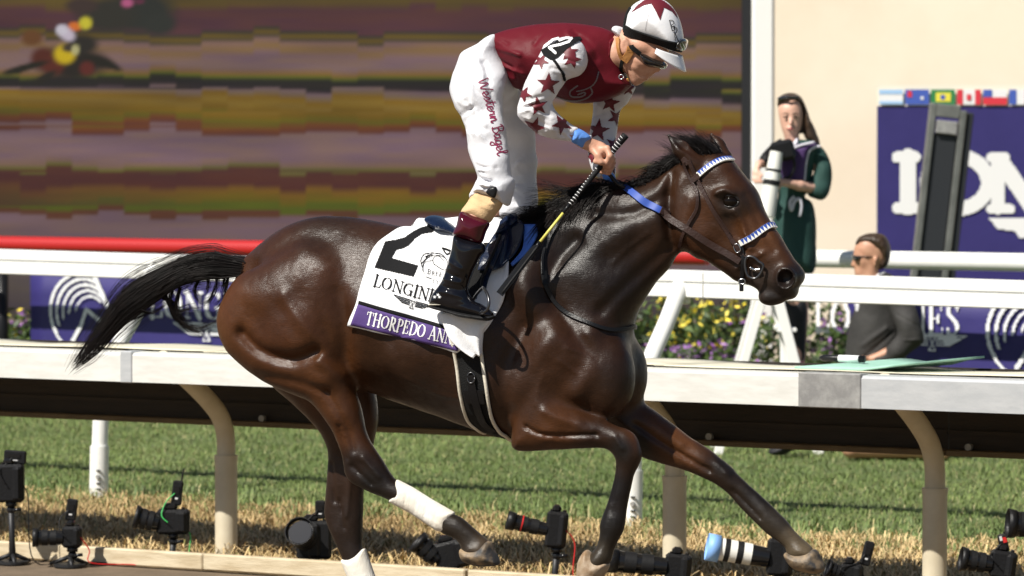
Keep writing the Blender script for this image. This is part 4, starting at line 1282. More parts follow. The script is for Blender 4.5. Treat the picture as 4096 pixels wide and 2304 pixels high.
# ------------------------------------------------------------------ hair: tail, mane, forelock
def strands(paths, rad, jit, seed, n=12):
    """thin three-sided hairs; paths: list of (points array m x 3, width0, width1)"""
    V = []; F = []
    nb = 0
    ang = np.arange(3) * 2 * math.pi / 3
    for P, r0, r1 in paths:
        P = np.asarray(P); m = len(P)
        T = np.gradient(P, axis=0); T /= np.linalg.norm(T, axis=1)[:, None] + 1e-9
        A = np.cross(T, (0.3, .9, .2)); A /= np.linalg.norm(A, axis=1)[:, None] + 1e-9
        B = np.cross(T, A)
        rr = np.linspace(r0, r1, m)
        v = P[:, None, :] + rr[:, None, None] * (np.cos(ang)[None, :, None] * A[:, None, :] + np.sin(ang)[None, :, None] * B[:, None, :])
        V.append(v.reshape(-1, 3))
        i = np.arange(m - 1)[:, None] * 3; k = np.arange(3)[None, :]; k2 = (k + 1) % 3
        F.append((np.stack([i + k, i + k2, i + 3 + k2, i + 3 + k], -1) + nb).reshape(-1, 4))
        nb += m * 3
    return np.concatenate(V), np.concatenate(F)
M_hair = mat('black_hair', (.007, .006, .006), .42, spec=.16, var=((.013, .009, .008), 20))
r_ = np.random.default_rng(11)
TOP = catmull([(985, 1040), (900, 1018), (845, 1009), (745, 1024), (640, 1070), (546, 1118), (472, 1178), (415, 1260), (350, 1350), (285, 1460)], 6)
BOT = catmull([(960, 1105), (900, 1112), (830, 1116), (740, 1135), (660, 1180), (570, 1245), (500, 1300), (440, 1362), (390, 1418), (305, 1480)], 6)
paths = []
def tail_path(u, y, t1, wob, t0=0.0, m=18):
    k = np.linspace(t0, t1, m)
    T = np.stack([np.interp(k, np.linspace(0, 1, len(TOP)), TOP[:, i]) for i in (0, 1)], 1)
    B = np.stack([np.interp(k, np.linspace(0, 1, len(BOT)), BOT[:, i]) for i in (0, 1)], 1)
    P = T * (1 - u) + B * u
    ph, fr_ = r_.uniform(0, 6.3), r_.uniform(2, 7)
    P = P + np.stack([np.sin(k * fr_ + ph) * wob * k, np.cos(k * fr_ * 1.3 + ph) * wob * k], 1)
    return P, k
def to3(P, Y):
    return np.array([H.L(p[0], p[1], y) for p, y in zip(P, np.broadcast_to(Y, len(P)))])
for i in range(1500):
    u = r_.beta(1.25, 1.25)
    t1 = r_.uniform(.62, 1.0) if r_.random() < .75 else r_.uniform(.3, .7)
    P, k = tail_path(u, 0, t1, r_.uniform(2, 16))
    y = r_.normal(0, .022) * (1 + 1.2 * k) + .01 * np.sin(k * 4 + u * 5)
    paths.append((to3(P, y), r_.uniform(.0010, .0019), .0004))
for i in range(150):     # flyaway hairs above and past the tip
    u = r_.uniform(-.35, .25) if i % 2 else r_.uniform(.6, 1.35)
    P, k = tail_path(u, 0, r_.uniform(.7, 1.06), r_.uniform(14, 34), r_.uniform(0, .25))
    paths.append((to3(P, r_.normal(0, .03)), .0007, .0003))
def wisps(rows, n, sx, sy, w=(.0009, .0015)):
    for c in rows:
        for j in range(n):
            d = r_.normal(0, 1, 2) * (sx, sy)
            Q = catmull([(p[0] + d[0] * (.25 + .75 * q), p[1] + d[1] * (.25 + .75 * q)) for q, p in zip(np.linspace(0, 1, len(c)), c)], 5)
            Q = Q[:max(6, int(len(Q) * r_.uniform(.7, 1)))]
            paths.append((to3(Q, r_.normal(0, .025)), r_.uniform(*w), .0003))
wisps([[(915, 1100), (905, 1150), (890, 1200), (862, 1235), (830, 1240)], [(870, 1105), (865, 1150), (840, 1200), (815, 1210), (790, 1180)], [(830, 1110), (830, 1150), (815, 1180)],
       [(800, 1115), (780, 1160), (800, 1200), (835, 1212)], [(900, 1105), (893, 1140), (878, 1180)]], 26, 9, 12)
wisps([[(690, 1160), (680, 1210), (700, 1270), (750, 1310), (800, 1330), (828, 1375)], [(720, 1150), (705, 1220), (725, 1280), (780, 1315), (850, 1290), (880, 1262)],
       [(660, 1180), (700, 1240), (760, 1230), (830, 1225)], [(650, 1190), (690, 1210), (720, 1270), (770, 1300)]], 40, 11, 14)
wisps([[(560, 1240), (610, 1250), (660, 1215), (690, 1190)], [(500, 1290), (570, 1262), (620, 1240)]], 14, 6, 8)
TV, TF = strands(paths, 0, 0, 1)
tail = mk('tail', TV, TF, M_hair, horse)
# fleshy dock inside the tail
dock = MB().tube([H.L(*p) for p in ((1010, 1075), (930, 1062), (850, 1058), (770, 1075), (690, 1110))], [.045, .037, .032, .024, .006], 12)
dock.obj('tail_dock', M_hair, horse, True)

paths = []
def hair_clump(root, tip, n, curl, spread, y0, w=(.0009, .0016), ctrl=None):
    for j in range(n):
        a = np.array(root) + r_.normal(0, 1, 2) * spread[0]
        b = np.array(tip) + r_.normal(0, 1, 2) * spread[1]
        m = (a + b) / 2 + np.array(curl) * r_.uniform(.4, 1.5) + r_.normal(0, 5, 2)
        t = np.linspace(0, 1, 10)[:, None]
        P = a * (1 - t) ** 2 + 2 * m * t * (1 - t) + b * t ** 2
        yy = y0 + r_.normal(0, .014) + np.linspace(0, 1, 10) * r_.normal(0, .02)
        paths.append((to3(P, yy), r_.uniform(*w), .0003))
# along the crest, blown back towards the saddle
crest = catmull([(2060, 886), (2140, 878), (2230, 856), (2310, 810), (2400, 765), (2480, 748), (2560, 745), (2640, 705), (2700, 665), (2750, 640)], 6)
for i in range(230):
    c = crest[r_.integers(0, len(crest))]
    f = (c[0] - 2060) / 690
    if f < .22:
        hair_clump(c + (0, 4), c + (-r_.uniform(40, 110), r_.uniform(-18, 12)), 9, (0, -12), (5, 8), 0)
    elif f < .62:
        hair_clump(c + (0, 6), c + (-r_.uniform(90, 190), r_.uniform(-5, 60)), 11, (0, -38), (7, 14), -.01)
    else:
        hair_clump(c + (0, 4), c + (-r_.uniform(50, 110), r_.uniform(-12, 35)), 9, (-10, -34), (6, 10), 0)
for a, b in [((2330, 790), (2130, 770)), ((2310, 800), (2160, 742)), ((2340, 785), (2210, 770)), ((2300, 815), (2145, 830)), ((2290, 820), (2090, 862))]:
    hair_clump(a, b, 30, (10, -25), (14, 16), 0, (.0006, .0011))
for i in range(60):      # dark mane lying on the near side below the crest
    x = r_.uniform(2230, 2450)
    y = np.interp(x, crest[:, 0], crest[:, 1])
    hit = None
    P = []
    a = np.array((x, y + 10.0)); b = a + (-r_.uniform(60, 130), r_.uniform(40, 110))
    for t in np.linspace(0, 1, 9):
        q = a * (1 - t) + b * t + np.array((0, -22 * math.sin(t * 3.1)))
        hh = H.cast(q[0], q[1], HB)
        if hh:
            P.append(np.array(hh[0] + hh[1] * .008))
    if len(P) > 4:
        P = np.array(P)
        for j in range(16):
            paths.append((P + r_.normal(0, .006, 3) + np.linspace(0, 1, len(P))[:, None] * r_.normal(0, .012, 3), .0014, .0004))
MV, MF = strands(paths, 0, 0, 1)
mane = mk('mane', MV, MF, M_hair, horse)
paths = []
for i in range(70):      # forelock, blown back over the poll between the ears
    c = np.array((r_.uniform(2790, 2890), r_.uniform(600, 640)))
    hair_clump(c, c + (-r_.uniform(40, 120), -r_.uniform(20, 75)), 9, (0, -22), (6, 12), r_.normal(0, .02), (.0007, .0012))
for a, b in [((2745, 640), (2650, 575)), ((2735, 645), (2668, 600)), ((2720, 655), (2640, 640)), ((2745, 630), (2700, 560)), ((2800, 600), (2730, 545)), ((2840, 590), (2760, 548))]:
    hair_clump(a, b, 22, (-10, -18), (8, 14), 0, (.0006, .0010))
FV, FF = strands(paths, 0, 0, 1)
mk('forelock', FV, FF, M_hair, horse)
# ------------------------------------------------------------------ helpers: draping things on the horse
def join_vq(*vq):
    V = []; Q = []; n = 0
    for v, q in vq:
        V.append(np.asarray(v)); Q.append(np.asarray(q) + n); n += len(v)
    return np.concatenate(V), np.concatenate(Q)
def cast_near(px, py, bvh, step=(0, 4), tries=25):
    for i in range(tries):
        h = H.cast(px + step[0] * i, py + step[1] * i, bvh)
        if h:
            return h
    return None
def patch(left, right, ns, nt, bvh, off, step=(0, 4), fold=None):
    """grid (nt rows x ns columns) between two pixel curves, laid on a surface"""
    A = resample(catmull(left, 6) if len(left) > 2 else left, nt); B = resample(catmull(right, 6) if len(right) > 2 else right, nt)
    V = np.zeros((nt, ns, 3)); N = np.zeros((nt, ns, 3))
    for i in range(nt):
        for j in range(ns):
            s_ = j / (ns - 1)
            p = A[i] * (1 - s_) + B[i] * s_
            h = cast_near(p[0], p[1], bvh, step)
            if h is None:
                V[i, j] = V[i, j - 1] if j else V[i - 1, j]; N[i, j] = N[i, j - 1] if j else N[i - 1, j]
                continue
            V[i, j] = h[0]; N[i, j] = h[1]
    for _ in range(3):       # soften the normals so the cloth bridges hollows
        M_ = N.copy()
        M_[1:-1] = (N[1:-1] * 2 + N[:-2] + N[2:]) / 4
        M_[:, 1:-1] = (M_[:, 1:-1] * 2 + M_[:, :-2] + M_[:, 2:]) / 4
        N = M_ / (np.linalg.norm(M_, axis=2)[..., None] + 1e-9)
    for _ in range(2):
        W = V.copy()
        W[1:-1, 1:-1] = (V[1:-1, 1:-1] * 2 + (V[:-2, 1:-1] + V[2:, 1:-1] + V[1:-1, :-2] + V[1:-1, 2:]) / 2) / 4
        V = W
    o = off(np.linspace(0, 1, nt)[:, None], np.linspace(0, 1, ns)[None, :]) if callable(off) else np.full((nt, ns), off)
    o = np.broadcast_to(o, (nt, ns))
    return V + N * o[..., None], N
def gridfaces(nt, ns, flip=False):
    ii, jj = np.meshgrid(np.arange(nt - 1), np.arange(ns - 1), indexing='ij')
    q = (ii * ns + jj).ravel()
    F = np.stack([q, q + ns, q + ns + 1, q + 1], 1)
    return F[:, ::-1] if flip else F
def solid(o, t):
    m_ = o.modifiers.new('thick', 'SOLIDIFY'); m_.thickness = t; m_.offset = -1
    return o
def band(P, N, width, thick, closed=False):
    """flat strap swept along P with surface normals N"""
    P = np.asarray(P, float); N = np.asarray(N, float); m = len(P)
    T = np.gradient(P, axis=0); T /= np.linalg.norm(T, axis=1)[:, None] + 1e-9
    S = np.cross(T, N); S /= np.linalg.norm(S, axis=1)[:, None] + 1e-9
    N2 = np.cross(S, T)
    w = np.broadcast_to(np.asarray(width, float), (m,))[:, None] / 2
    e = min(thick * .35, .0012)
    V = np.stack([P - S * w, P - S * w + N2 * (thick - e), P - S * (w - e) + N2 * thick, P + S * (w - e) + N2 * thick, P + S * w + N2 * (thick - e), P + S * w], 1).reshape(-1, 3)
    F = []
    for i in range(m - 1):
        for k in range(6):
            F.append((i * 6 + k, i * 6 + (k + 1) % 6, i * 6 + 6 + (k + 1) % 6, i * 6 + 6 + k))
    F += [tuple(range(6))[::-1], tuple((m - 1) * 6 + k for k in range(6))]
    return V, F, S, N2
def surf_path(pts, n, bvh, off=.002, step=(0, 4)):
    Q = resample(catmull(pts, 6) if len(pts) > 2 else np.array(pts, float), n)
    P = []; N = []
    for q in Q:
        h = cast_near(q[0], q[1], bvh, step)
        if h:
            P.append(np.array(h[0])); N.append(np.array(h[1]))
    P = np.array(P); N = np.array(N)
    for _ in range(4):
        N[1:-1] = (N[1:-1] * 2 + N[:-2] + N[2:]) / 4
    N /= np.linalg.norm(N, axis=1)[:, None]
    for _ in range(2):
        P[1:-1] = (P[1:-1] * 2 + P[:-2] + P[2:]) / 4
    return P + N * off, N
def mirror(P):
    return np.asarray(P) * np.array((1, -1, 1))
def both(P, N):
    """continue a near-side path over the front to the far side"""
    return np.concatenate([P, mirror(P)[::-1]]), np.concatenate([N, mirror(N)[::-1]])
def strap(name, pts, width, thick, mt, parent, bvh, n=24, off=.002, sym=None, step=(0, 4)):
    P, N = surf_path(pts, n, bvh, off, step)
    if sym == 'over':
        P, N = both(P, N)
        P = resample(P, n * 2); N = resample(N, n * 2)
        for _ in range(3):
            P[1:-1] = (P[1:-1] * 2 + P[:-2] + P[2:]) / 4; N[1:-1] = (N[1:-1] * 2 + N[:-2] + N[2:]) / 4
        N /= np.linalg.norm(N, axis=1)[:, None]
    V, F, S, N2 = band(P, N, width, thick)
    o = auto_smooth(mk(name, V, F, mt, parent), 35)
    if sym == 'pair':
        V2, F2, _, _ = band(mirror(P), mirror(N), width, thick)
        auto_smooth(mk(name, V2, F2, mt, parent), 35)
    return o, P, N, S, N2

M_cloth = mat('white_cloth', (.80, .80, .81), .8, bump=((16, .35), (220, .12)), sheen=.1)
M_pband = mat('purple_cloth', (.072, .036, .175), .75, bump=((260, .2),))
M_bprt = mat('black_print', (.009, .009, .010), .8, spec=.15, bump=((260, .25),))
M_wprt = mat('white_thread', (.80, .80, .80), .7)
M_navy = mat('navy_leather', (.006, .012, .034), .25, spec=.3, coat=.3, coat_rough=.12, bump=((90, .12), (12, .25)))
M_black = mat('black_leather', (.008, .008, .009), .35, spec=.25, bump=((140, .2),))
M_blue = mat('blue_pad', (.075, .20, .68), .7, bump=((30, .3),))
M_web = mat('black_webbing', (.010, .010, .010), .75, spec=.2, bump=((300, .6),))
M_cream = mat('cream_piping', (.68, .63, .52), .7, bump=((60, .2),))
M_brown = mat('brown_leather', (.036, .018, .014), .42, spec=.3, bump=((120, .2), (30, .15)), var=((.032, .018, .015), 30))
M_iron = mat('dark_steel', (.10, .10, .105), .28, metal=.9)
M_steelb = mat('bright_steel', (.45, .45, .46), .22, metal=1.0)

# ------------------------------------------------------------------ number cloth
cloth = H.place(empty('number_cloth', label='white number cloth with a black 2 and purple name band under the saddle', cat='saddle cloth'))
LC = [(1648, 936), (1590, 938), (1522, 972), (1480, 1035), (1458, 1114), (1434, 1206), (1404, 1300)]
RC = [(2050, 930), (2046, 990), (2040, 1066), (2026, 1177), (1982, 1262), (1920, 1340), (1832, 1404)]
r_ = np.random.default_rng(8)
NTc, NSc = 44, 40
def coff(t, s):
    return .014 + .016 * np.clip(1 - t * 3.0, 0, 1) + .005 * np.sin(s * 17 + t * 3) * np.clip(t, .1, 1) + .004 * np.sin(t * 21 - s * 8)
CVg, CNg = patch(LC, RC, NSc, NTc, HB, coff)
top = CVg[0]; topm = mirror(top)
mid = []
for k in range(1, 6):
    f = k / 6
    row = top * (1 - f) + topm * f
    row[:, 2] += .030 * math.sin(math.pi * f)
    mid.append(row)
ALL = np.concatenate([CVg[::-1], np.array(mid), mirror(CVg)])
nr = len(ALL)
CV = ALL.reshape(-1, 3); CQ = gridfaces(nr, NSc, True)
solid(mk('cloth_body', CV, CQ, M_cloth, cloth), .006)
CB = bvh_of(CV, CQ)
def on(bvh, off):
    def f(x, y):
        h = H.cast(x, y, bvh)
        return None if h is None else h[0] + h[1] * off * (1 if h[1].y < 0 else -1)
    return f
Z4 = lambda pts: [(1350 + x / 2.07, 800 + y / 2.07) for x, y in pts]
PB, PN = patch([(1434, 1216), (1404, 1300)], [(1835, 1332), (1832, 1405)], 40, 8, CB, .0045)
solid(mk('name_band', PB.reshape(-1, 3), gridfaces(8, 40), M_pband, cloth), .003)
PBm = mirror(PB)
solid(mk('name_band', PBm.reshape(-1, 3), gridfaces(8, 40, True), M_pband, cloth), .003)
PS, _ = patch([(1437, 1203), (1434, 1217)], [(1838, 1318), (1835, 1333)], 40, 4, CB, .005)
solid(mk('black_stripe', PS.reshape(-1, 3), gridfaces(4, 40), M_bprt, cloth), .002)
BV_ = bvh_of(PB.reshape(-1, 3), gridfaces(8, 40))
print_mesh('number', on(CB, .0025), M_bprt, cloth, polys=[Z4([(395, 345), (480, 332), (555, 312), (615, 270), (680, 235), (745, 215), (800, 225), (790, 268), (700, 282), (640, 322), (590, 378), (540, 402), (488, 412), (448, 482), (668, 545), (630, 636), (308, 560)])], cell=2.5)
ang = math.degrees(math.atan2(137, 488))
print_mesh('sponsor_lettering', on(CB, .0028), M_bprt, cloth, strokes=pxtext('LONGINES', 1350 + 290 / 2.07, 800 + 716 / 2.07, 47, 50, ang - 1, .95, .02), cell=1.6)
def wing_px(cx, cy, s, ang):
    ca, sa = math.cos(R(ang)), math.sin(R(ang))
    return [([(cx + p[0] * ca + p[1] * sa, cy + p[0] * sa - p[1] * ca) for p in pts], max(w * .8, 2.4)) for pts, w in wing(0, 0, s)]
print_mesh('winged_emblem', on(CB, .0028), M_bprt, cloth, strokes=wing_px(1350 + 620 / 2.07, 800 + 858 / 2.07, 80, ang), cell=1.6)
print_mesh('name_lettering', on(BV_, .0022), M_wprt, cloth, strokes=pxtext('THORPEDO ANNA', 1350 + 228 / 2.07, 800 + 1028 / 2.07, 35.5, 52, 13.2, .95, .03), cell=1.6)
lg = [([(700, 560), (690, 500), (720, 450), (790, 440), (860, 450), (900, 490)], 5), ([(710, 590), (715, 520), (760, 470), (830, 460), (880, 500)], 4), ([(690, 530), (740, 480), (730, 470), (780, 450)], 6), ([(750, 450), (745, 480), (790, 452)], 4),
      ([(800, 540), (790, 490), (830, 460), (890, 480), (915, 540), (890, 580), (840, 560), (800, 530)], 4), ([(870, 402), (905, 412), (935, 425)], 14), ([(880, 420), (905, 450), (930, 440)], 10), ([(720, 610), (700, 570), (720, 520), (790, 500)], 3.5), ([(730, 637), (780, 655)], 4)]
print_mesh('emblem', on(CB, .0028), M_bprt, cloth, strokes=[(catmull(Z4(p), 5), w * .55) for p, w in lg], cell=1.5)
print_mesh('event_lettering', on(CB, .0028), M_bprt, cloth, strokes=pxtext('B', 1350 + 738 / 2.07, 800 + 612 / 2.07, 22, 20, 9, .75) + pxtext('REE', 1350 + 774 / 2.07, 800 + 622 / 2.07, 19, 16, 9, .8) + pxtext('C', 1350 + 782 / 2.07, 800 + 690 / 2.07, 20, 18, 9, .75) + pxtext('U', 1350 + 815 / 2.07, 800 + 697 / 2.07, 17, 13, 9, .8), cell=1.3)
# loose front corner hanging over the girth
fl, fn = patch([(1772, 1258), (1790, 1305), (1816, 1353), (1896, 1414)], [(1986, 1256), (1945, 1300), (1924, 1324), (1929, 1414)], 18, 18, CB if False else HB, lambda t, s: .034 + .016 * np.sin(s * 9 + t * 2) * t + .012 * t)
solid(mk('loose_corner', fl.reshape(-1, 3), gridfaces(18, 18), M_cloth, cloth), .004)

# ------------------------------------------------------------------ saddle, stirrup, girth
AV, AQ = join_vq((HV, HQ), (CV, CQ))
AB = bvh_of(AV, AQ)
saddle = H.place(empty('saddle', label='small navy leather racing saddle with stirrup and black girth', cat='saddle'))
pv = [(1710, 880), (1722, 862), (1762, 866), (1826, 895), (1900, 925), (1960, 918), (2010, 896), (2050, 884), (2080, 884), (2098, 902), (2075, 935), (2000, 962), (1900, 975), (1819, 940), (1761, 926), (1727, 906)]
sc_ = [(1730, 885, .10, .03), (1800, 905, .13, .035), (1900, 945, .13, .04), (2000, 930, .11, .05), (2070, 905, .07, .04)]
pill_obj('seat', pv, 0, sc_, M_navy, saddle, .005)
fV, fN = patch([(2000, 915), (1973, 959), (1932, 1032), (1915, 1090)], [(2082, 893), (2106, 915), (2102, 950), (2090, 993), (2060, 1042), (2017, 1080), (1964, 1098)], 20, 26, AB, lambda t, s: .022 + .006 * np.sin(s * 3.1))
solid(mk('flap', fV.reshape(-1, 3), gridfaces(26, 20), M_navy, saddle), .006)
solid(mk('flap', mirror(fV).reshape(-1, 3), gridfaces(26, 20, True), M_navy, saddle), .006)
fV2, _ = patch([(1995, 915), (1976, 962)], [(2072, 886), (2078, 905), (2040, 935), (1982, 962)], 12, 14, AB, lambda t, s: .036 + .006 * np.sin(s * 3.1))
solid(mk('skirt', fV2.reshape(-1, 3), gridfaces(14, 12), M_navy, saddle), .006)
# stitching along the flap edge
P_, N_ = surf_path([(2096, 920), (2094, 950), (2082, 992), (2054, 1036), (2014, 1071), (1966, 1088)], 30, AB, .0215)
for i in range(0, 29):
    pass
MB().tube(P_, .0009, 5).obj('stitching', M_wprt, saddle, True)
uV, _ = patch([(1940, 975), (1915, 1040), (1875, 1110), (1868, 1165), (1885, 1195)], [(2000, 975), (1960, 1060), (1930, 1120), (1915, 1165), (1905, 1200)], 10, 18, AB, .010)
solid(mk('sweat_flap', uV.reshape(-1, 3), gridfaces(18, 10), M_web, saddle), .004)
bV, _ = patch([(2100, 905), (2096, 1000), (2048, 1062)], [(2152, 905), (2152, 945), (2112, 1012), (2052, 1068)], 12, 18, AB, .012)
solid(mk('blue_pad', bV.reshape(-1, 3), gridfaces(18, 12), M_blue, saddle), .010)
solid(mk('blue_pad', mirror(bV).reshape(-1, 3), gridfaces(18, 12, True), M_blue, saddle), .010)
SB = bvh_of(*join_vq((AV, AQ), (fV.reshape(-1, 3), gridfaces(26, 20))))
strap('stirrup_leather', [(2008, 950), (1990, 1005), (1962, 1070), (1945, 1115), (1932, 1158)], .024, .004, M_navy, saddle, SB, 20, .010)
strap('stirrup_leather', [(2001, 950), (1982, 1005), (1953, 1070), (1936, 1115), (1926, 1156)], .010, .004, M_black, saddle, SB, 20, .016)
gl = [(1808, 1345), (1831, 1469), (1848, 1587), (1874, 1672), (1910, 1706)]
gr = [(1922, 1395), (1945, 1538), (1966, 1656), (1998, 1716), (2022, 1733)]
gV, gN = patch(gl, gr, 12, 34, HB, lambda t, s: .010 + .004 * np.sin(s * 3.14), step=(0, -4))
low = gV[-1]; lowm = mirror(low)
midg = []
for k in range(1, 8):
    f = k / 8
    row = low * (1 - f) + lowm * f
    row[:, 2] -= .022 * math.sin(math.pi * f)
    midg.append(row)
GA = np.concatenate([gV, np.array(midg), mirror(gV)[::-1]])
solid(mk('girth', GA.reshape(-1, 3), gridfaces(len(GA), 12), M_web, saddle), .006)
for j in (0, 11):
    MB().tube(GA[:, j] + np.array((0, -.001, 0)), .0068, 8).obj('girth_edging', M_cream, saddle, True)
GB = bvh_of(GA.reshape(-1, 3), gridfaces(len(GA), 12))
strap('girth_buckle_guard', [(1893, 1560), (1897, 1585), (1902, 1612)], .075, .004, M_black, saddle, GB, 8, .002)
strap('girth_strap', [(1880, 1500), (1905, 1610), (1935, 1690), (1975, 1722)], .03, .005, M_black, saddle, GB, 20, .004, step=(0, -4))
q = H.cast(1886, 1510, GB)
if q:
    c = np.array(q[0]) + np.array(q[1]) * .006
    MB().tube([c + np.array((.014 * math.cos(t), 0, .019 * math.sin(t))) for t in np.linspace(0, 6.4, 18)], .003, 8).obj('girth_buckle', M_iron, saddle, True)
# stirrup iron round the boot
def Lp(px, py, y):
    return Vector(H.L(px, py, y))
MB().tube(catmull([Lp(1932, 1150, -.335), Lp(1947, 1172, -.37), Lp(1956, 1205, -.392), Lp(1950, 1236, -.395), Lp(1932, 1250, -.385), Lp(1915, 1254, -.34), Lp(1900, 1246, -.30), Lp(1893, 1205, -.285), Lp(1908, 1176, -.30), Lp(1932, 1150, -.335)], 5), .0055, 10).obj('stirrup_iron', M_iron, saddle, True)

# ------------------------------------------------------------------ bridle and reins
bridle = H.place(empty('bridle', label='brown leather bridle with blue and white browband and noseband', cat='bridle'))
M_bwht = mat('browband_white', (.78, .77, .72), .45)
M_bblu = mat('browband_blue', (.030, .075, .34), .5, spec=.3)
def zigzag(o, P, S, N2, width, thick, n, t0, t1):
    """blue triangles set into a white band"""
    V = []; F = []
    k = np.linspace(t0, t1, n * 2 + 1) * (len(P) - 1)
    def at_(t, v, up=0.0008):
        i = min(int(t), len(P) - 2); f = t - i
        p = P[i] * (1 - f) + P[i + 1] * f; s_ = S[i] * (1 - f) + S[i + 1] * f; n_ = N2[i] * (1 - f) + N2[i + 1] * f
        return p + s_ * v * width / 2 + n_ * (thick + up)
    for i in range(n):
        a, b, c = k[2 * i], k[2 * i + 1], k[2 * i + 2]
        m = len(V)
        V += [at_(a, -.98), at_(c, -.98), at_(b, .95), at_((a + b) / 2, 0), at_((b + c) / 2, 0)]
        F += [(m, m + 1, m + 4, m + 2, m + 3)]
    return mk('blue_triangles', V, F, M_bblu, o, False)
bb, P_, N_, S_, N2_ = strap('browband', [(2790, 704), (2820, 680), (2853, 657), (2890, 641), (2918, 640)], .021, .006, M_bwht, bridle, HB, 22, .004, 'over')
zigzag(bb, P_, S_, N2_, .021, .006, 25, .03, .97)
nbd, P_, N_, S_, N2_ = strap('noseband', [(2962, 973), (3008, 949), (3050, 919), (3078, 902), (3098, 903)], .022, .007, M_bwht, bridle, HB, 22, .004, 'over')
zigzag(nbd, P_, S_, N2_, .022, .007, 23, .03, .97)
strap('cheekpiece', [(2755, 640), (2771, 673), (2793, 723), (2853, 839), (2909, 933), (2942, 988), (2978, 1030)], .015, .005, M_brown, bridle, HB, 36, .003, 'pair')
strap('cheek_lining', [(2762, 650), (2775, 673), (2800, 726), (2858, 836), (2915, 930)], .006, .004, M_brown, bridle, HB, 30, .007)
strap('throatlatch', [(2738, 645), (2750, 690), (2771, 734), (2788, 767), (2787, 833), (2762, 878), (2734, 938), (2722, 985)], .012, .005, M_brown, bridle, HB, 36, .004, 'pair', (4, -2))
strap('headpiece', [(2738, 650), (2745, 640), (2752, 634)], .03, .005, M_brown, bridle, HB, 10, .003, 'over')
strap('browband_loop', [(2772, 722), (2800, 702)], .02, .006, M_brown, bridle, HB, 8, .007)
strap('chin_strap', [(2966, 975), (2972, 1030), (2970, 1080), (2968, 1112)], .014, .005, M_black, bridle, HB, 16, .004, 'pair', (2, -4))
strap('cheek_buckle_strap', [(2925, 962), (2948, 992), (2960, 1012)], .018, .006, M_brown, bridle, HB, 8, .006)
def ring(name, pts, y, r, mt, closed=True):
    Q = catmull([Lp(*p, y) for p in pts], 5, closed)
    if closed:
        Q = np.concatenate([Q, Q[:2]])
    MB().tube(Q, r, 10).obj(name, mt, bridle, True)
for sg in (-1, 1):
    yy = -.075 if sg < 0 else .075
    ring('bit_ring', [(2986, 1030), (3012, 1028), (3035, 1046), (3053, 1062), (3042, 1094), (3020, 1114), (2992, 1104), (2980, 1066)], yy, .0048, M_iron)
ring('bit_bar', [(3042, 1076), (3020, 1080), (3000, 1070)], -.068, .006, M_steelb, False)
ring('buckle', [(2934, 984), (2950, 976), (2962, 1000), (2946, 1010)], -.078, .0022, M_steelb)
ring('chin_buckle', [(2958, 1118), (2978, 1118), (2978, 1134), (2958, 1134)], -.062, .0022, M_steelb)
MB().box(Vector(H.L(2966, 1140, -.06)), (.015, .006, .045), None, .002).obj('chin_strap_end', M_black, bridle)
# rein: blue grip over the neck, brown leather down to the bit
P1, N1 = surf_path([(2496, 752), (2560, 795), (2610, 826), (2652, 852)], 22, HB, .006)
P2, N2b = surf_path([(2645, 848), (2720, 898), (2790, 944), (2860, 986), (2920, 1018), (2962, 1046)], 40, HB, .008)
for k in range(len(P2)):      # the rein hangs straight between neck and bit
    t = k / (len(P2) - 1)
    ln = P2[0] * (1 - t) + P2[-1] * t
    P2[k][1] = min(P2[k][1], ln[1])
for _ in range(8):
    P2[1:-1] = (P2[1:-1] * 2 + P2[:-2] + P2[2:]) / 4
V, F, _, _ = band(P1, N1, .026, .006)
auto_smooth(mk('rein_grip', V, F, M_bblu, bridle), 35)
nn = np.tile(np.array((0.1, -1, .1)) / 1.01, (len(P2), 1))
V, F, _, _ = band(P2, nn, .025, .005)
auto_smooth(mk('rein', V, F, M_brown, bridle), 35)
V, F, _, _ = band(mirror(P2), mirror(nn), .025, .005)
auto_smooth(mk('rein', V, F, M_brown, bridle), 35)
V, F, _, _ = band(mirror(P1), mirror(N1), .026, .006)
auto_smooth(mk('rein_grip', V, F, M_bblu, bridle), 35)
strap('rein_stop', [(2638, 843), (2668, 862)], .028, .008, M_brown, bridle, HB, 6, .008)
# rein from the grip across the mane to the rider's hand, and the slack loop hanging round the neck
MB().tube([Lp(2500, 752, -.07), Lp(2470, 735, -.075), Lp(2440, 700, -.08), Lp(2425, 665, -.085)], .007, 8).obj('rein_slack', M_black, bridle, True)
LP = [(2262, 860), (2242, 886), (2199, 948), (2173, 1022), (2168, 1097), (2178, 1142), (2217, 1209), (2280, 1258), (2373, 1302), (2435, 1320), (2500, 1316), (2535, 1304)]
strap('rein_loop', LP, .015, .006, M_black, bridle, HB, 70, .004, 'over')
strap('rein_buckle', [(2172, 1085), (2176, 1140)], .019, .008, M_black, bridle, HB, 8, .005)
strap('rein_end', [(2178, 995), (2166, 1040), (2163, 1098)], .010, .005, M_black, bridle, HB, 12, .010)
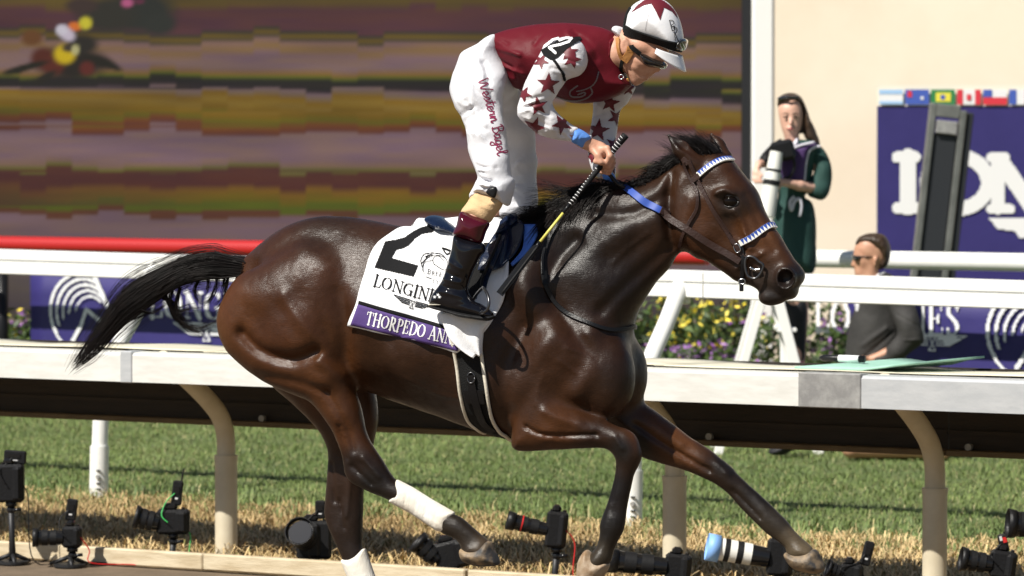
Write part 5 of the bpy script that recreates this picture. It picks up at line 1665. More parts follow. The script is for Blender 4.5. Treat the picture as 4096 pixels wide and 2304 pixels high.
# ------------------------------------------------------------------ rider
def fpoly(pts, rows, y0=0.0, n=4):
    """pixel outline -> local x,z where every point takes the side offset of its nearest control rows"""
    C = np.array([(r[0], r[1], r[4] if len(r) > 4 else y0) for r in rows], float)
    out = []
    for p in catmull(pts, n, True):
        w = 1 / ((C[:, 0] - p[0]) ** 2 + (C[:, 1] - p[1]) ** 2 + 60) ** 1.5
        y = (w * C[:, 2]).sum() / w.sum()
        out.append(H.L(p[0], p[1], y)[[0, 2]])
    return np.array(out)
def garment(name, parts, mt, parent, h=.005, k=.02, noise=None, smooth=2, cut=None):
    """parts: list of (outline px, ctrl rows, strokes)"""
    pl = [(fpoly(p, c), H.ctrl(c), [(np.array([H.L(q[0], q[1], c[0][4] if len(c[0]) > 4 else 0)[[0, 2]] for q in (catmull(s_[0], 4) if len(s_[0]) > 2 else s_[0])]), s_[1] / 1096., s_[2]) for s_ in st]) for p, c, st in parts]
    lo = np.min([np.r_[P.min(0), min(c[4] - c[2] for c in C)] for P, C, _ in pl], 0) - .04
    hi = np.max([np.r_[P.max(0), max(c[4] + c[2] for c in C)] for P, C, _ in pl], 0) + .04
    g = Grid((lo[0], lo[2], lo[1]), (hi[0], hi[2], hi[1]), h)
    for i, (P, C, st) in enumerate(pl):
        g.pillow(P, C, k if i else 0, st)
    if cut:
        cut(g)
    V, Q = g.mesh(smooth)
    if noise:
        N = vnormals(V, Q)
        d = 0
        for amp, sc, sd in noise:
            sc = np.array(sc) if hasattr(sc, '__len__') else np.array((sc, sc, sc))
            d = d + amp * vnoise(V * sc, 1.0, sd)
        V = V + N * d[:, None]
    return mk(name, V, Q, mt, parent), V, Q
ZA = lambda x, y: (1700 + x / 2.337, y / 2.337)
ZAs = lambda pts: [ZA(*p) for p in pts]
Z5 = lambda pts: [(2300 + x / 2.898, y / 2.898) for x, y in pts]
M_skin = mat('skin', (.56, .31, .21), .5, var=((.50, .25, .165), 40), bump=((120, .12),))
M_maroon = mat('maroon_silk', (.105, .008, .014), .5, spec=.14, bump=((14, .3), (260, .1)))
M_wsilk = mat('white_silk', (.66, .65, .67), .55, bump=((18, .4), (260, .08)))
M_wtrs = mat('white_trousers', (.64, .64, .67), .62, bump=((34, .22),))
M_star = mat('maroon_print', (.125, .010, .018), .5)
M_cuff = mat('blue_cuff', (.10, .26, .68), .7, bump=((200, .2),))
M_boot = mat('patent_black', (.004, .004, .006), .08, spec=.25, coat=.45, coat_rough=.03, bump=((26, .12),))
M_burg = mat('patent_burgundy', (.055, .003, .009), .12, spec=.3, coat=.5, coat_rough=.04, bump=((26, .08),))
M_tan = mat('tan_stocking', (.60, .41, .22), .85, bump=((160, .2), (25, .25)))
M_helm = mat('white_helmet', (.82, .82, .84), .35, bump=((120, .05),))
M_tanl = mat('tan_leather', (.42, .19, .055), .55, bump=((90, .25),))
M_gog = mat('dark_goggles', (.012, .011, .010), .08, coat=1.0)
rider = H.place(empty('person', label='jockey in white and maroon starred silks standing in the stirrups with a whip', cat='person'))

NEARL = [(1960, 190, .10, .13, -.07), (1840, 320, .11, .13, -.08), (1920, 420, .10, .12, -.13), (1950, 560, .085, .09, -.19), (1970, 690, .078, .08, -.245), (1960, 780, .075, .06, -.27)]
nearleg = [(1976, 147), (1905, 186), (1856, 212), (1826, 274), (1809, 334), (1809, 385), (1825, 428), (1851, 475), (1868, 531), (1879, 600), (1891, 649), (1911, 704), (1898, 740), (1880, 777), (1887, 801), (1915, 795), (1950, 785),
           (1990, 802), (2030, 826), (2048, 781), (2058, 735), (2054, 715), (2045, 700), (2038, 638), (2033, 600), (2024, 520), (2016, 471), (2010, 400), (2020, 340), (2025, 295), (2000, 220)]
wr = []
rw = np.random.default_rng(17)
for i in range(26):        # long soft creases running down the thigh and round it
    y = rw.uniform(250, 640); x0 = rw.uniform(1835, 1985); L_ = rw.uniform(50, 120); an = rw.normal(62, 22)
    wr.append(([(x0, y), (x0 + L_ * .5 * math.cos(R(an + 12)), y + L_ * .5 * math.sin(R(an + 12))), (x0 + L_ * math.cos(R(an)), y + L_ * math.sin(R(an)))], rw.uniform(5, 9), rw.choice([-1, 1]) * rw.uniform(.003, .006)))
for i in range(30):        # bunched cloth round the knee
    y = rw.uniform(650, 815); x0 = rw.uniform(1885, 1985); L_ = rw.uniform(45, 110); an = rw.normal(22, 12)
    wr.append(([(x0, y), (x0 + L_ * .5, y + L_ * .5 * math.tan(R(an)) + 6), (x0 + L_, y + L_ * math.tan(R(an)))], rw.uniform(4.5, 8), rw.choice([-1, 1]) * rw.uniform(.004, .009)))
for a_, b_ in [((1838, 470), (1940, 430)), ((1850, 495), (1960, 520)), ((1985, 330), (2012, 470)), ((1930, 200), (1995, 340)), ((1960, 250), (2008, 410)), ((1900, 700), (2045, 722)), ((1905, 720), (2050, 752)), ((1888, 778), (1970, 742))]:
    wr.append(([a_, ((a_[0] + b_[0]) / 2 + 5, (a_[1] + b_[1]) / 2 + 6), b_], 8, -.010)); wr.append(([(a_[0], a_[1] + 15), ((a_[0] + b_[0]) / 2 + 5, (a_[1] + b_[1]) / 2 + 21), (b_[0], b_[1] + 15)], 8, .007))
FARL = [(2000, 380, .10, .12, .08), (2050, 480, .085, .09, .14), (2080, 620, .075, .08, .19), (2080, 740, .075, .075, .21), (2070, 840, .07, .05, .22)]
farleg = [(1980, 330), (2060, 345), (2108, 420), (2139, 522), (2140, 599), (2148, 645), (2142, 688), (2146, 762), (2147, 838), (2124, 864), (2060, 880), (2019, 877), (2000, 851), (2010, 780), (1990, 700), (1965, 560), (1950, 420)]
wr2 = []
for i in range(26):
    y = rw.uniform(640, 860); x0 = rw.uniform(2000, 2110); L_ = rw.uniform(20, 60); an = rw.normal(20, 35)
    wr2.append(([(x0, y), (x0 + L_ * math.cos(R(an)), y + L_ * math.sin(R(an)))], rw.uniform(4, 8), rw.choice([-1, 1]) * rw.uniform(.002, .006)))
seat = [(1990, 135), (1905, 186), (1856, 212), (1828, 274), (1812, 334), (1815, 385), (1860, 430), (1950, 430), (2040, 390), (2070, 335), (2040, 270), (2010, 180)]
seatc = [(1950, 220, .15, .15, 0), (1850, 310, .14, .14, 0), (1950, 380, .14, .13, 0), (2030, 320, .13, .12, 0)]
trs, TRV, TRQ = garment('trousers', [(seat, seatc, []), (nearleg, NEARL, wr), (farleg, FARL, wr2)], M_wtrs, rider, .0055, .03, [(.0025, 14, 3), (.0016, (22, 22, 40), 4)])
TRB = bvh_of(TRV, TRQ)

jk = ZAs([(640, 345), (690, 298), (850, 255), (1060, 228), (1300, 217), (1500, 236), (1700, 277), (1790, 330), (1840, 440), (1840, 560), (1880, 700), (1930, 790), (1900, 832), (1800, 900), (1600, 958), (1400, 972), (1250, 920), (1000, 850), (850, 822), (760, 700), (690, 560), (655, 450)])
jkc = [(*ZA(720, 430), .145, .14, 0), (*ZA(850, 650), .14, .14, 0), (*ZA(1000, 450), .165, .17, 0), (*ZA(1300, 400), .185, .17, 0), (*ZA(1350, 750), .165, .15, 0), (*ZA(1600, 500), .16, .15, 0), (*ZA(1760, 420), .085, .10, 0), (*ZA(1800, 750), .11, .10, 0)]
jws = [([ZA(660, 480), ZA(760, 560), ZA(900, 640)], 7, -.008), ([ZA(680, 440), ZA(800, 470), ZA(1000, 520)], 8, .006), ([ZA(720, 600), ZA(850, 640), ZA(1000, 700)], 7, .007), ([ZA(1120, 420), ZA(1200, 300), ZA(1330, 250)], 9, -.006),
       ([ZA(1400, 300), ZA(1480, 380), ZA(1530, 430)], 8, .010), ([ZA(1440, 290), ZA(1500, 350)], 7, -.008), ([ZA(700, 350), ZA(860, 420)], 7, -.005), ([ZA(760, 700), ZA(900, 760)], 9, .007), ([ZA(1500, 330), ZA(1640, 440), ZA(1680, 560)], 10, -.006)]
jacket, JV, JQ = garment('jacket', [(jk, jkc, [(p, sg, am * 1.7) for p, sg, am in jws])], M_maroon, rider, .0055, .03, [(.003, 11, 5), (.0014, 34, 6)])

slv = ZAs([(1120, 420), (1200, 370), (1330, 345), (1430, 375), (1490, 440), (1515, 560), (1500, 640), (1440, 710), (1330, 745), (1290, 795), (1220, 900), (1185, 965), (1240, 1060), (1330, 1130), (1390, 1178), (1432, 1215), (1388, 1325), (1350, 1318), (1200, 1300), (1080, 1262), (960, 1180), (885, 1110), (862, 1050), (885, 940), (940, 770), (1010, 620), (1080, 500)])
slc = [(*ZA(1310, 460), .075, .085, -.175), (*ZA(1380, 620), .07, .075, -.19), (*ZA(1130, 720), .068, .075, -.22), (*ZA(1050, 900), .062, .07, -.245), (*ZA(980, 1080), .056, .06, -.25), (*ZA(1150, 1180), .05, .055, -.215), (*ZA(1400, 1270), .036, .04, -.15)]
sw = []
for i in range(30):
    t = rw.uniform(0, 1)
    c = np.array((950 + 430 * t, 1080 + 190 * t)) + rw.normal(0, 28, 2)
    an = rw.normal(28, 14); L_ = rw.uniform(60, 170)
    sw.append(([ZA(*c), ZA(c[0] + L_ * math.cos(R(an)), c[1] + L_ * math.sin(R(an)))], rw.uniform(4, 7), rw.choice([-1, 1]) * rw.uniform(.002, .005)))
for a_, b_ in [((1250, 640), (1420, 700)), ((1350, 560), (1500, 600)), ((1180, 900), (1000, 960)), ((1200, 950), (960, 1030)), ((1030, 1000), (1230, 1080)), ((1100, 540), (1040, 700))]:
    sw.append(([ZA(*a_), ZA(*b_)], 7, -.006)); sw.append(([ZA(a_[0] + 14, a_[1] + 24), ZA(b_[0] + 14, b_[1] + 24)], 7, .005))
sl, SLV, SLQ = garment('sleeve', [(slv, slc, sw)], M_wsilk, rider, .0045, .02, [(.0018, 20, 8), (.001, 50, 9)])
SLB = bvh_of(SLV, SLQ)
slf = [(2380, 400), (2440, 365), (2534, 342), (2527, 377), (2506, 415), (2481, 441), (2472, 492), (2464, 556), (2459, 633), (2461, 700), (2440, 722), (2395, 712), (2368, 680), (2350, 603), (2358, 539), (2364, 505), (2373, 445)]
sfc = [(2480, 380, .06, .06, .19), (2420, 450, .055, .06, .20), (2415, 540, .05, .055, .18), (2408, 630, .045, .05, .11), (2425, 700, .04, .04, .07)]
sl2, SL2V, SL2Q = garment('sleeve', [(slf, sfc, [([(2370, 470), (2460, 440)], 7, -.004), ([(2365, 570), (2450, 540)], 6, .004), ([(2370, 600), (2440, 640)], 6, -.004)])], M_wsilk, rider, .0045, .02, [(.0018, 20, 8)])
SL2B = bvh_of(SL2V, SL2Q)
# cuffs
cf = ZAs([(1412, 1192), (1545, 1272), (1525, 1330), (1482, 1382), (1425, 1355), (1368, 1322), (1385, 1260)])
garment('cuff', [(cf, [(*ZA(1420, 1270), .041, .035, -.148), (*ZA(1510, 1320), .038, .033, -.13)], [([ZA(1480, 1230), ZA(1425, 1350)], 3, -.003)])], M_cuff, rider, .003)
garment('cuff_lining', [(ZAs([(1535, 1266), (1560, 1290), (1500, 1390), (1475, 1378)]), [(*ZA(1515, 1330), .031, .03, -.12)], [])], M_wsilk, rider, .003)
garment('cuff', [([(2412, 690), (2450, 690), (2464, 732), (2440, 745), (2415, 725)], [(2438, 715, .036, .03, .06)], [])], M_cuff, rider, .0035)

# stars, armband and emblem printed on the silks
stars = [(1150, 785, 112, 4), (1375, 555, 92, 18), (1085, 575, 80, 30), (925, 880, 82, 30), (1055, 990, 98, -8), (1275, 1160, 102, -30), (1020, 1190, 110, 20), (1345, 490, 95, 0)]
print_mesh('sleeve_stars', on(SLB, .0022), M_star, sl, polys=[star_poly(*ZA(x, y), r / 2.337, rt) for x, y, r, rt in stars], cell=2.0)
stars2 = [(2440, 410, 42, 10), (2466, 470, 40, 30), (2393, 522, 48, 8), (2512, 355, 30, 0), (2455, 580, 36, 20), (2370, 625, 30, 40), (2445, 665, 34, 15)]
print_mesh('sleeve_stars', on(SL2B, .0022), M_star, sl2, polys=[star_poly(x, y, r, rt) for x, y, r, rt in stars2], cell=2.2)
AMB = bvh_of(*join_vq((SLV, SLQ), (JV, JQ)))
print_mesh('armband', on(AMB, .004), M_bprt, sl, polys=[ZAs([(1090, 470), (1170, 425), (1245, 382), (1340, 355), (1450, 350), (1465, 372), (1400, 410), (1330, 460), (1235, 545), (1172, 562), (1110, 520)])], cell=2.0)
print_mesh('armband_strap', on(AMB, .004), M_bprt, sl, strokes=[(ZAs([(1190, 545), (1240, 610), (1290, 690), (1300, 740)]), 12)], cell=2.0)
print_mesh('armband_number', on(AMB, .0065), M_wprt, sl, strokes=[(ZAs([(1262, 388), (1320, 366), (1368, 372), (1345, 400), (1270, 425), (1195, 440), (1165, 452)]), 9), (ZAs([(1170, 455), (1222, 500)]), 11), (ZAs([(1128, 442), (1200, 384), (1250, 372)]), 9)], cell=1.8)
JB = bvh_of(JV, JQ)
M_grey = mat('grey_print', (.16, .13, .14), .6)
print_mesh('chest_emblem', on(JB, .0022), M_grey, jacket, strokes=[(catmull(ZAs(p), 5), w) for p, w in [([(1622, 672), (1600, 750), (1560, 800), (1490, 835), (1420, 850)], 5), ([(1545, 815), (1562, 865), (1510, 915), (1420, 940), (1320, 935), (1235, 905)], 6), ([(1425, 800), (1360, 850), (1365, 895), (1430, 905), (1490, 885), (1490, 860), (1430, 880)], 6)]], cell=2.0)
# script lettering down the thigh
SCR = {'W': (1.75, [[(0, 1.8), (.3, .1), (.75, 1.5), (1.1, .1), (1.75, 1.95)]]), 'e': (.7, [[(0, .4), (.5, .6), (.45, .95), (.15, .9), (.05, .4), (.3, .05), (.7, .35)]]), 's': (.7, [[(0, .3), (.45, 1.0), (.5, .3), (.2, .05), (.7, .3)]]),
       't': (.75, [[(0, .3), (.3, 1.0), (.4, 1.6), (.35, .3), (.55, .05), (.75, .35)], [(.1, 1.15), (.8, 1.2)]]), 'r': (.85, [[(0, .3), (.25, 1.0), (.3, .8), (.6, .95), (.55, .3), (.7, .1), (.85, .35)]]),
       'n': (.95, [[(0, .3), (.15, .95), (.2, .05), (.25, .5), (.5, 1.0), (.65, .8), (.65, .2), (.8, .05), (.95, .35)]]), 'B': (1.15, [[(.3, 0), (.3, 1.7)], [(0, 1.5), (.4, 1.85), (.95, 1.6), (.7, 1.1), (.35, 1.0), (.9, .9), (1.05, .4), (.6, 0), (.15, .1)]]),
       'a': (.95, [[(.6, .9), (.3, 1.0), (.05, .5), (.25, .05), (.6, .5), (.65, .95), (.65, .2), (.8, .05), (.95, .35)]]), 'g': (.9, [[(.6, .9), (.3, 1.0), (.05, .5), (.25, .1), (.6, .5), (.65, .95), (.55, -.6), (.2, -.75), (.1, -.4), (.9, .35)]]),
       'l': (.75, [[(0, .35), (.5, 1.4), (.45, 1.85), (.25, 1.6), (.3, .3), (.5, .05), (.75, .35)]]), ' ': (.5, [])}
st = []; x = 0
for ch in 'Western Bagel':
    adv, ls = SCR[ch]
    for l in ls:
        st.append([(x + p[0], p[1]) for p in l])
    x += adv
p0 = np.array((1914, 322)); p1 = np.array((1992, 625))
dd = (p1 - p0) / x; L_ = np.linalg.norm(dd); uu = np.array((dd[1], -dd[0])) / L_ * 24
st = [(catmull([p0 + dd * p[0] + uu * (p[1] - .2) + np.array((10 * math.sin(p[0] / x * 3.1), 0)) for p in l], 5), 4.6) for l in st]
M_scr2 = mat('maroon_thread', (.20, .012, .055), .6)
print_mesh('script_lettering', on(TRB, .002), M_scr2, trs, strokes=st, cell=1.5)

# boots and stockings
BY_ = -.325
tan_ = [(1911, 755), (1960, 770), (2008, 800), (2004, 830), (1980, 860), (1952, 895), (1900, 880), (1846, 852), (1870, 810)]
garment('stocking', [(tan_, [(1940, 790, .058, .06, -.275), (1900, 860, .052, .055, -.30)], [([(1905, 790), (1990, 830)], 4, -.003), ([(1895, 800), (1985, 845)], 4, .003)])], M_tan, rider, .004)
garment('stocking', [([(x + 60, y) for x, y in tan_], [(2000, 790, .058, .06, .275), (1960, 860, .052, .055, .30)], [])], M_tan, rider, .006)
def boot(sg):
    y = BY_ * (1 if sg < 0 else -1)
    dx = 0 if sg < 0 else 60
    S_ = lambda pts: [(a + dx, b) for a, b in pts]
    leg = S_([(1822, 938), (1870, 952), (1925, 968), (1940, 1000), (1920, 1030), (1905, 1062), (1880, 1120), (1872, 1160), (1893, 1202), (1926, 1216), (1956, 1236), (1974, 1262), (1950, 1276), (1900, 1268), (1800, 1246), (1722, 1218), (1720, 1205), (1733, 1172), (1768, 1124), (1788, 1061), (1805, 1000)])
    c = S_([(1870, 960)])[0]
    rows = [(1870 + dx, 970, .050, .05, y), (1850 + dx, 1060, .048, .05, y), (1820 + dx, 1140, .042, .05, y), (1760 + dx, 1200, .036, .04, y), (1860 + dx, 1220, .042, .04, y), (1950 + dx, 1258, .035, .025, y)]
    st = [(S_([(1800, 1040), (1860, 1075)]), 8, .005), (S_([(1785, 1085), (1850, 1110)]), 8, -.006), (S_([(1775, 1110), (1850, 1130)]), 8, .006), (S_([(1760, 1140), (1850, 1160)]), 7, -.006), (S_([(1755, 1160), (1860, 1185)]), 8, .005), (S_([(1840, 1215), (1900, 1222), (1950, 1240)]), 5, -.003)]
    o, V, Q = garment('boot', [(leg, rows, st)], M_boot, rider, .004, .02, [(.0018, 16, 4)])
    cuffp = S_([(1846, 846), (1900, 862), (1955, 890), (1942, 930), (1922, 974), (1870, 962), (1814, 942), (1828, 900)])
    garment('boot_top', [(cuffp, [(1890 + dx, 880, .056, .055, y), (1870 + dx, 940, .0535, .055, y)], [])], M_burg, o, .004)
    sole = S_([(1718, 1216), (1800, 1236), (1900, 1256), (1976, 1262), (1978, 1272), (1950, 1284), (1890, 1276), (1840, 1268), (1800, 1254), (1722, 1232)])
    garment('sole', [(sole, [(1760 + dx, 1230, .036, .012, y), (1860 + dx, 1260, .044, .014, y), (1950 + dx, 1272, .037, .012, y)], [])], M_blkr, o, .0035)
    if sg < 0:
        Bb = bvh_of(V, Q)
        print_mesh('boot_stars', on(Bb, .0015), M_wprt, o, polys=[star_poly(1650 + x / 3.622, 1000 + y / 3.622, 7.5, 15) for x, y in ((372, 650), (325, 682), (394, 680))], cell=1.2)
        garment('sole_welt', [(S_([(1719, 1216), (1780, 1216), (1840, 1226), (1842, 1231), (1780, 1222), (1722, 1222)]), [(1780, 1220, .0385, .006, y)], [])], M_cream, o, .003)
boot(-1); boot(1)
garment('knee_strap', [([(1944, 770), (1950, 758), (1964, 748), (1982, 746), (1988, 756), (1986, 776), (1978, 792), (1958, 786)], [(1968, 770, .010, .012, -.336)], [])], M_blk, rider, .003)

# body under the clothes: head, neck, hands, one skin
head = Z5([(470, 440), (560, 330), (760, 330), (960, 440), (1060, 560), (1075, 640), (1040, 700), (1020, 760), (1000, 800), (968, 836), (935, 840), (915, 858), (895, 880), (868, 892), (852, 912), (838, 930), (800, 945), (760, 975), (712, 995), (670, 975), (640, 930), (612, 870), (575, 800), (545, 750), (500, 760), (440, 740), (400, 640), (420, 520)])
hc = [(*Z5([(560, 480)])[0], .072, .07, 0), (*Z5([(800, 500)])[0], .076, .07, 0), (*Z5([(980, 640)])[0], .055, .05, 0), (*Z5([(720, 760)])[0], .060, .05, 0), (*Z5([(960, 810)])[0], .016, .03, 0), (*Z5([(860, 870)])[0], .030, .04, 0), (*Z5([(740, 930)])[0], .034, .035, 0), (*Z5([(620, 840)])[0], .052, .04, 0), (*Z5([(470, 620)])[0], .058, .06, 0)]
hst = [([Z5([(700, 820)])[0], Z5([(800, 880)])[0]], 8, -.004), ([Z5([(740, 690)])[0], Z5([(830, 760)])[0]], 11, .006), ([Z5([(800, 885)])[0], Z5([(850, 890)])[0]], 4, -.006), ([Z5([(790, 905)])[0], Z5([(840, 925)])[0]], 4, .003), ([Z5([(900, 840)])[0], Z5([(940, 820)])[0]], 6, .004)]
lo = H.L(1680, 1290, -.35); hi = H.L(2760, -10, -.2)
g = Grid((lo[0] - .02, -.40, lo[2] - .02), (hi[0] + .03, .40, hi[2] + .03), .0050)
g.pillow(fpoly(head, hc), H.ctrl(hc), 0, [(np.array([H.L(*q)[[0, 2]] for q in s_[0]]), s_[1] / 1096., s_[2]) for s_ in hst])
def C4(px, py, y, r):
    q = H.L(px, py, y)
    return (q[0], q[1], q[2], r)
ear = H.L(*Z5([(578, 530)])[0], -.07)
for sg in (-1, 1):
    g.ball((ear[0], sg * .074, ear[2]), (.016, .010, .030), .008)
    g.ball((ear[0] + .004, sg * .085, ear[2]), (.008, .006, .018), .005, sub=True)
g.chain([C4(2490, 215, 0, .058), C4(2430, 225, 0, .060), C4(2330, 255, 0, .075), C4(2200, 250, 0, .08), C4(2080, 240, 0, .07), C4(1950, 290, 0, .07), C4(1920, 330, 0, .07)], .03)
g.chain([C4(2310, 240, -.09, .05), C4(2290, 250, -.165, .035), C4(2170, 350, -.225, .028), C4(2122, 462, -.245, .024), C4(2240, 515, -.185, .018), C4(2320, 560, -.135, .018), C4(2345, 572, -.125, .019), C4(2366, 582, -.115, .022)], .02)
g.chain([C4(2310, 240, .09, .05), C4(2440, 320, .16, .032), C4(2430, 420, .195, .026), C4(2412, 530, .18, .024), C4(2410, 640, .11, .022), C4(2430, 715, .065, .024), C4(2436, 745, .05, .024)], .02)
for sg, kn, an, ft in ((-1, (1975, 735, -.25, .035), (1822, 1140, BY_, .018), (1890, 1234, BY_, .010)), (1, (2075, 770, .21, .035), (1886, 1140, -BY_, .022), (1950, 1234, -BY_, .010))):
    g.chain([C4(1930, 330, sg * .06, .06), C4(1950 if sg < 0 else 2040, 520, sg * .165, .042), C4(*kn), C4(1900 if sg < 0 else 1962, 870, sg * .30, .034), C4(*an), C4(*ft)], .03)
# right hand: a fist closed on the whip
hy = -.105
g.ball(H.L(2398, 600, hy), (.044, .028, .030), .012, M=np.array(Matrix.Rotation(R(-30), 3, 'Y')))
for i, (kx, ky, dy) in enumerate(((2428, 594, -.020), (2438, 607, -.006), (2440, 620, .010), (2436, 632, .024))):
    f0, f1, f2, f3 = (kx, ky), (kx + 12, ky + 30), (kx - 2, ky + 58), (kx - 30, ky + 56)
    g.chain([C4(2400, 598, hy + dy * .8, .012), C4(*f0, hy + dy, .0115), C4(*f1, hy + dy - .010, .0105), C4(*f2, hy + dy - .004, .0098), C4(*f3, hy + dy + .004, .0085)], .006)
g.chain([C4(2372, 598, hy - .022, .014), C4(2392, 622, hy - .033, .0125), C4(2404, 648, hy - .034, .0105), C4(2380, 646, hy - .036, .0088)], .008)
# left hand, half hidden in the mane
for i, dy in enumerate((-.024, -.008, .008, .022)):
    g.chain([C4(2438, 740, .05 + dy * .5, .014), C4(2450, 762, .04 + dy, .0105), C4(2440, 782, .03 + dy, .0095), C4(2424, 778, .03 + dy, .0085)], .006)
g.chain([C4(2432, 745, .03, .013), C4(2420, 765, .015, .0105), C4(2425, 785, .01, .009)], .008)
BVv, BQ = g.mesh(2)
bodyr = mk('body', BVv, BQ, M_skin, rider)
BVB = bvh_of(BVv, BQ)
# collar and helmet
garment('collar', [(Z5([(400, 450), (505, 430), (530, 560), (515, 740), (370, 720), (375, 580)]), [(*Z5([(450, 560)])[0], .083, .06, 0)], [(Z5([(430, 500), (420, 690)]), 4, -.004), (Z5([(455, 490), (450, 690)]), 4, .004)])], M_maroon, rider, .004)
hel = Z5([(590, 450), (585, 300), (620, 150), (690, 50), (800, -10), (920, -35), (1030, 0), (1120, 75), (1195, 200), (1240, 350), (1250, 470), (1235, 560), (1120, 590), (980, 545), (800, 500), (690, 480)])
hlc = [(*Z5([(700, 250)])[0], .104, .11, 0), (*Z5([(950, 200)])[0], .108, .12, 0), (*Z5([(1130, 400)])[0], .098, .10, 0), (*Z5([(800, 430)])[0], .106, .10, 0)]
helm, HEV, HEQ = garment('helmet', [(hel, hlc, [])], M_helm, rider, .0045)
HEB = bvh_of(HEV, HEQ)
garment('cap_tail', [(Z5([(440, 355), (470, 300), (560, 330), (600, 430), (575, 455), (510, 440)]), [(*Z5([(520, 390)])[0], .07, .03, 0)], [(Z5([(480, 330), (540, 440)]), 4, -.004)])], M_wsilk, rider, .004)
print_mesh('helmet_star', on(HEB, .0018), M_star, helm, polys=[Z5([(650, 147), (730, 60), (800, 8), (880, -25), (960, -20), (1040, 20), (1110, 75), (1160, 130), (1190, 215), (1115, 130), (1030, 92), (985, 236), (940, 140), (885, 45), (800, 65), (740, 98)])], cell=2.0)
print_mesh('monogram', on(HEB, .0018), M_bprt, helm, strokes=[(catmull(Z5(p), 4), 2.6) for p in ([(1092, 236), (1108, 300), (1122, 352)], [(1090, 238), (1130, 240), (1142, 272), (1112, 300), (1150, 316), (1152, 345), (1122, 358)], [(1140, 300), (1150, 380), (1160, 468)], [(1142, 305), (1176, 330), (1176, 370), (1150, 390)], [(1155, 390), (1175, 430), (1196, 482)])], cell=1.3)
print_mesh('cap_seam', on(HEB, .0012), M_grey, helm, strokes=[(catmull(Z5([(890, 50), (850, 180), (820, 320), (815, 360)]), 4), 1.2)], cell=1.2)
seam = MB()
b0, bP, bN, _, _ = strap('goggle_band', Z5([(590, 350), (700, 392), (850, 435), (1000, 482), (1130, 525), (1215, 545)]), .036, .006, M_web, helm, HEB, 26, .002, 'over')
strap('back_band', Z5([(640, 90), (590, 180), (565, 280), (575, 380)]), .024, .004, M_web, helm, HEB, 14, .002, None, (3, 0))
gl_ = garment('spare_goggles', [(Z5([(1180, 500), (1240, 450), (1295, 460), (1285, 540), (1255, 585), (1180, 590)]), [(*Z5([(1235, 530)])[0], .062, .022, 0)], [])], M_gog, helm, .0035)
# peak: a curved sheet round the front of the helmet
hc0 = H.L(*Z5([(985, 520)])[0]); fwd = np.array((math.cos(R(-22)), 0, math.sin(R(-22)))); dn = np.array((math.sin(R(-22)), 0, -math.cos(R(-22))))
V = []; nA, nB2 = 25, 8
for i in range(nA):
    ph = R(-80 + 160 * i / (nA - 1))
    for j in range(nB2):
        t = j / (nB2 - 1)
        rx, ry = .088 + .034 * t * math.cos(ph) ** .8, .098 + .004 * t
        V.append(hc0 + fwd * rx * math.cos(ph) + np.array((0, ry * math.sin(ph), 0)) + dn * (.010 + .034 * t * math.cos(ph) + .012 * t - .030 * (1 - abs(math.sin(ph))) * 0))
solid(mk('peak', V, gridfaces(nA, nB2), M_helm, helm), .003)
# goggles worn, ear leather and chin strap
garment('goggles', [(Z5([(735, 600), (800, 585), (880, 612), (960, 660), (1045, 725), (1065, 765), (1030, 800), (950, 795), (860, 785), (800, 740)]), [(*Z5([(800, 660)])[0], .079, .03, 0), (*Z5([(950, 730)])[0], .066, .03, 0), (*Z5([(1030, 765)])[0], .045, .02, 0)], [])], M_gog, rider, .0035)
strap('goggle_strap', Z5([(640, 520), (700, 560), (760, 610)]), .018, .004, M_web, rider, BVB, 10, .010)
strap('ear_leather', Z5([(508, 450), (518, 540), (535, 620), (552, 670)]), .016, .005, M_tanl, rider, BVB, 14, .006)
strap('ear_leather', Z5([(655, 540), (630, 600), (600, 660), (575, 700)]), .028, .006, M_tanl, rider, BVB, 14, .006)
strap('chin_strap', Z5([(560, 670), (545, 740), (545, 820), (570, 880)]), .013, .004, M_web, rider, BVB, 14, .007)
strap('chin_cup', Z5([(545, 860), (580, 890), (640, 915)]), .010, .005, M_tanl, rider, BVB, 10, .006)
MB().tube([Vector(H.L(2485 + 10 * math.cos(t), 308 + 9 * math.sin(t), -.058)) for t in np.linspace(0, 6.4, 16)], .0025, 8).obj('strap_ring', M_steelb, rider, True)

# ------------------------------------------------------------------ whip
whip = H.place(empty('whip', label='black wrapped riding whip with a yellow shaft in the jockey hand', cat='whip'))
wy = lambda t: hy - .006 + (-.31 - hy) * max(0, (t - .22)) / .78
wp = lambda px, py: Vector(H.L(px, py, wy((2501 - px) / 512.)))
MB().tube([wp(2503, 540), wp(2496, 549), wp(2470, 581), wp(2440, 618), wp(2393, 677), wp(2330, 755), wp(2275, 822)], [.0135, .0135, .0115, .0105, .0105, .0092, .0065], 14).obj('grip', M_blkr, whip, True)
for i, t in enumerate(np.linspace(.04, .97, 26)):
    if .24 < t < .46:
        continue
    a = wp(2503 - 228 * t, 540 + 282 * t); b = wp(2503 - 228 * (t + .006), 540 + 282 * (t + .006))
    rr = np.interp(t, (0, .1, .5, 1), (.0140, .0122, .0110, .0072))
    tilt = (b - a).normalized()
    MB().tube([a, a + tilt * .0022], rr, 14).obj('grip_ring', M_wprt, whip, True)
M_yel = mat('yellow_shaft', (.68, .62, .14), .4)
MB().tube([wp(2282, 812), wp(2252, 852)], [.0068, .0055], 10).obj('ferrule', M_blk, whip, True)
MB().tube([wp(2254, 850), wp(2158, 970)], .0052, 10).obj('shaft', M_yel, whip, True)
MB().tube([wp(2160, 967), wp(2140, 992)], .0062, 10).obj('shaft_tip', M_blk, whip, True)
A_, B_ = np.array(wp(2144, 986)), np.array(wp(1998, 1177))
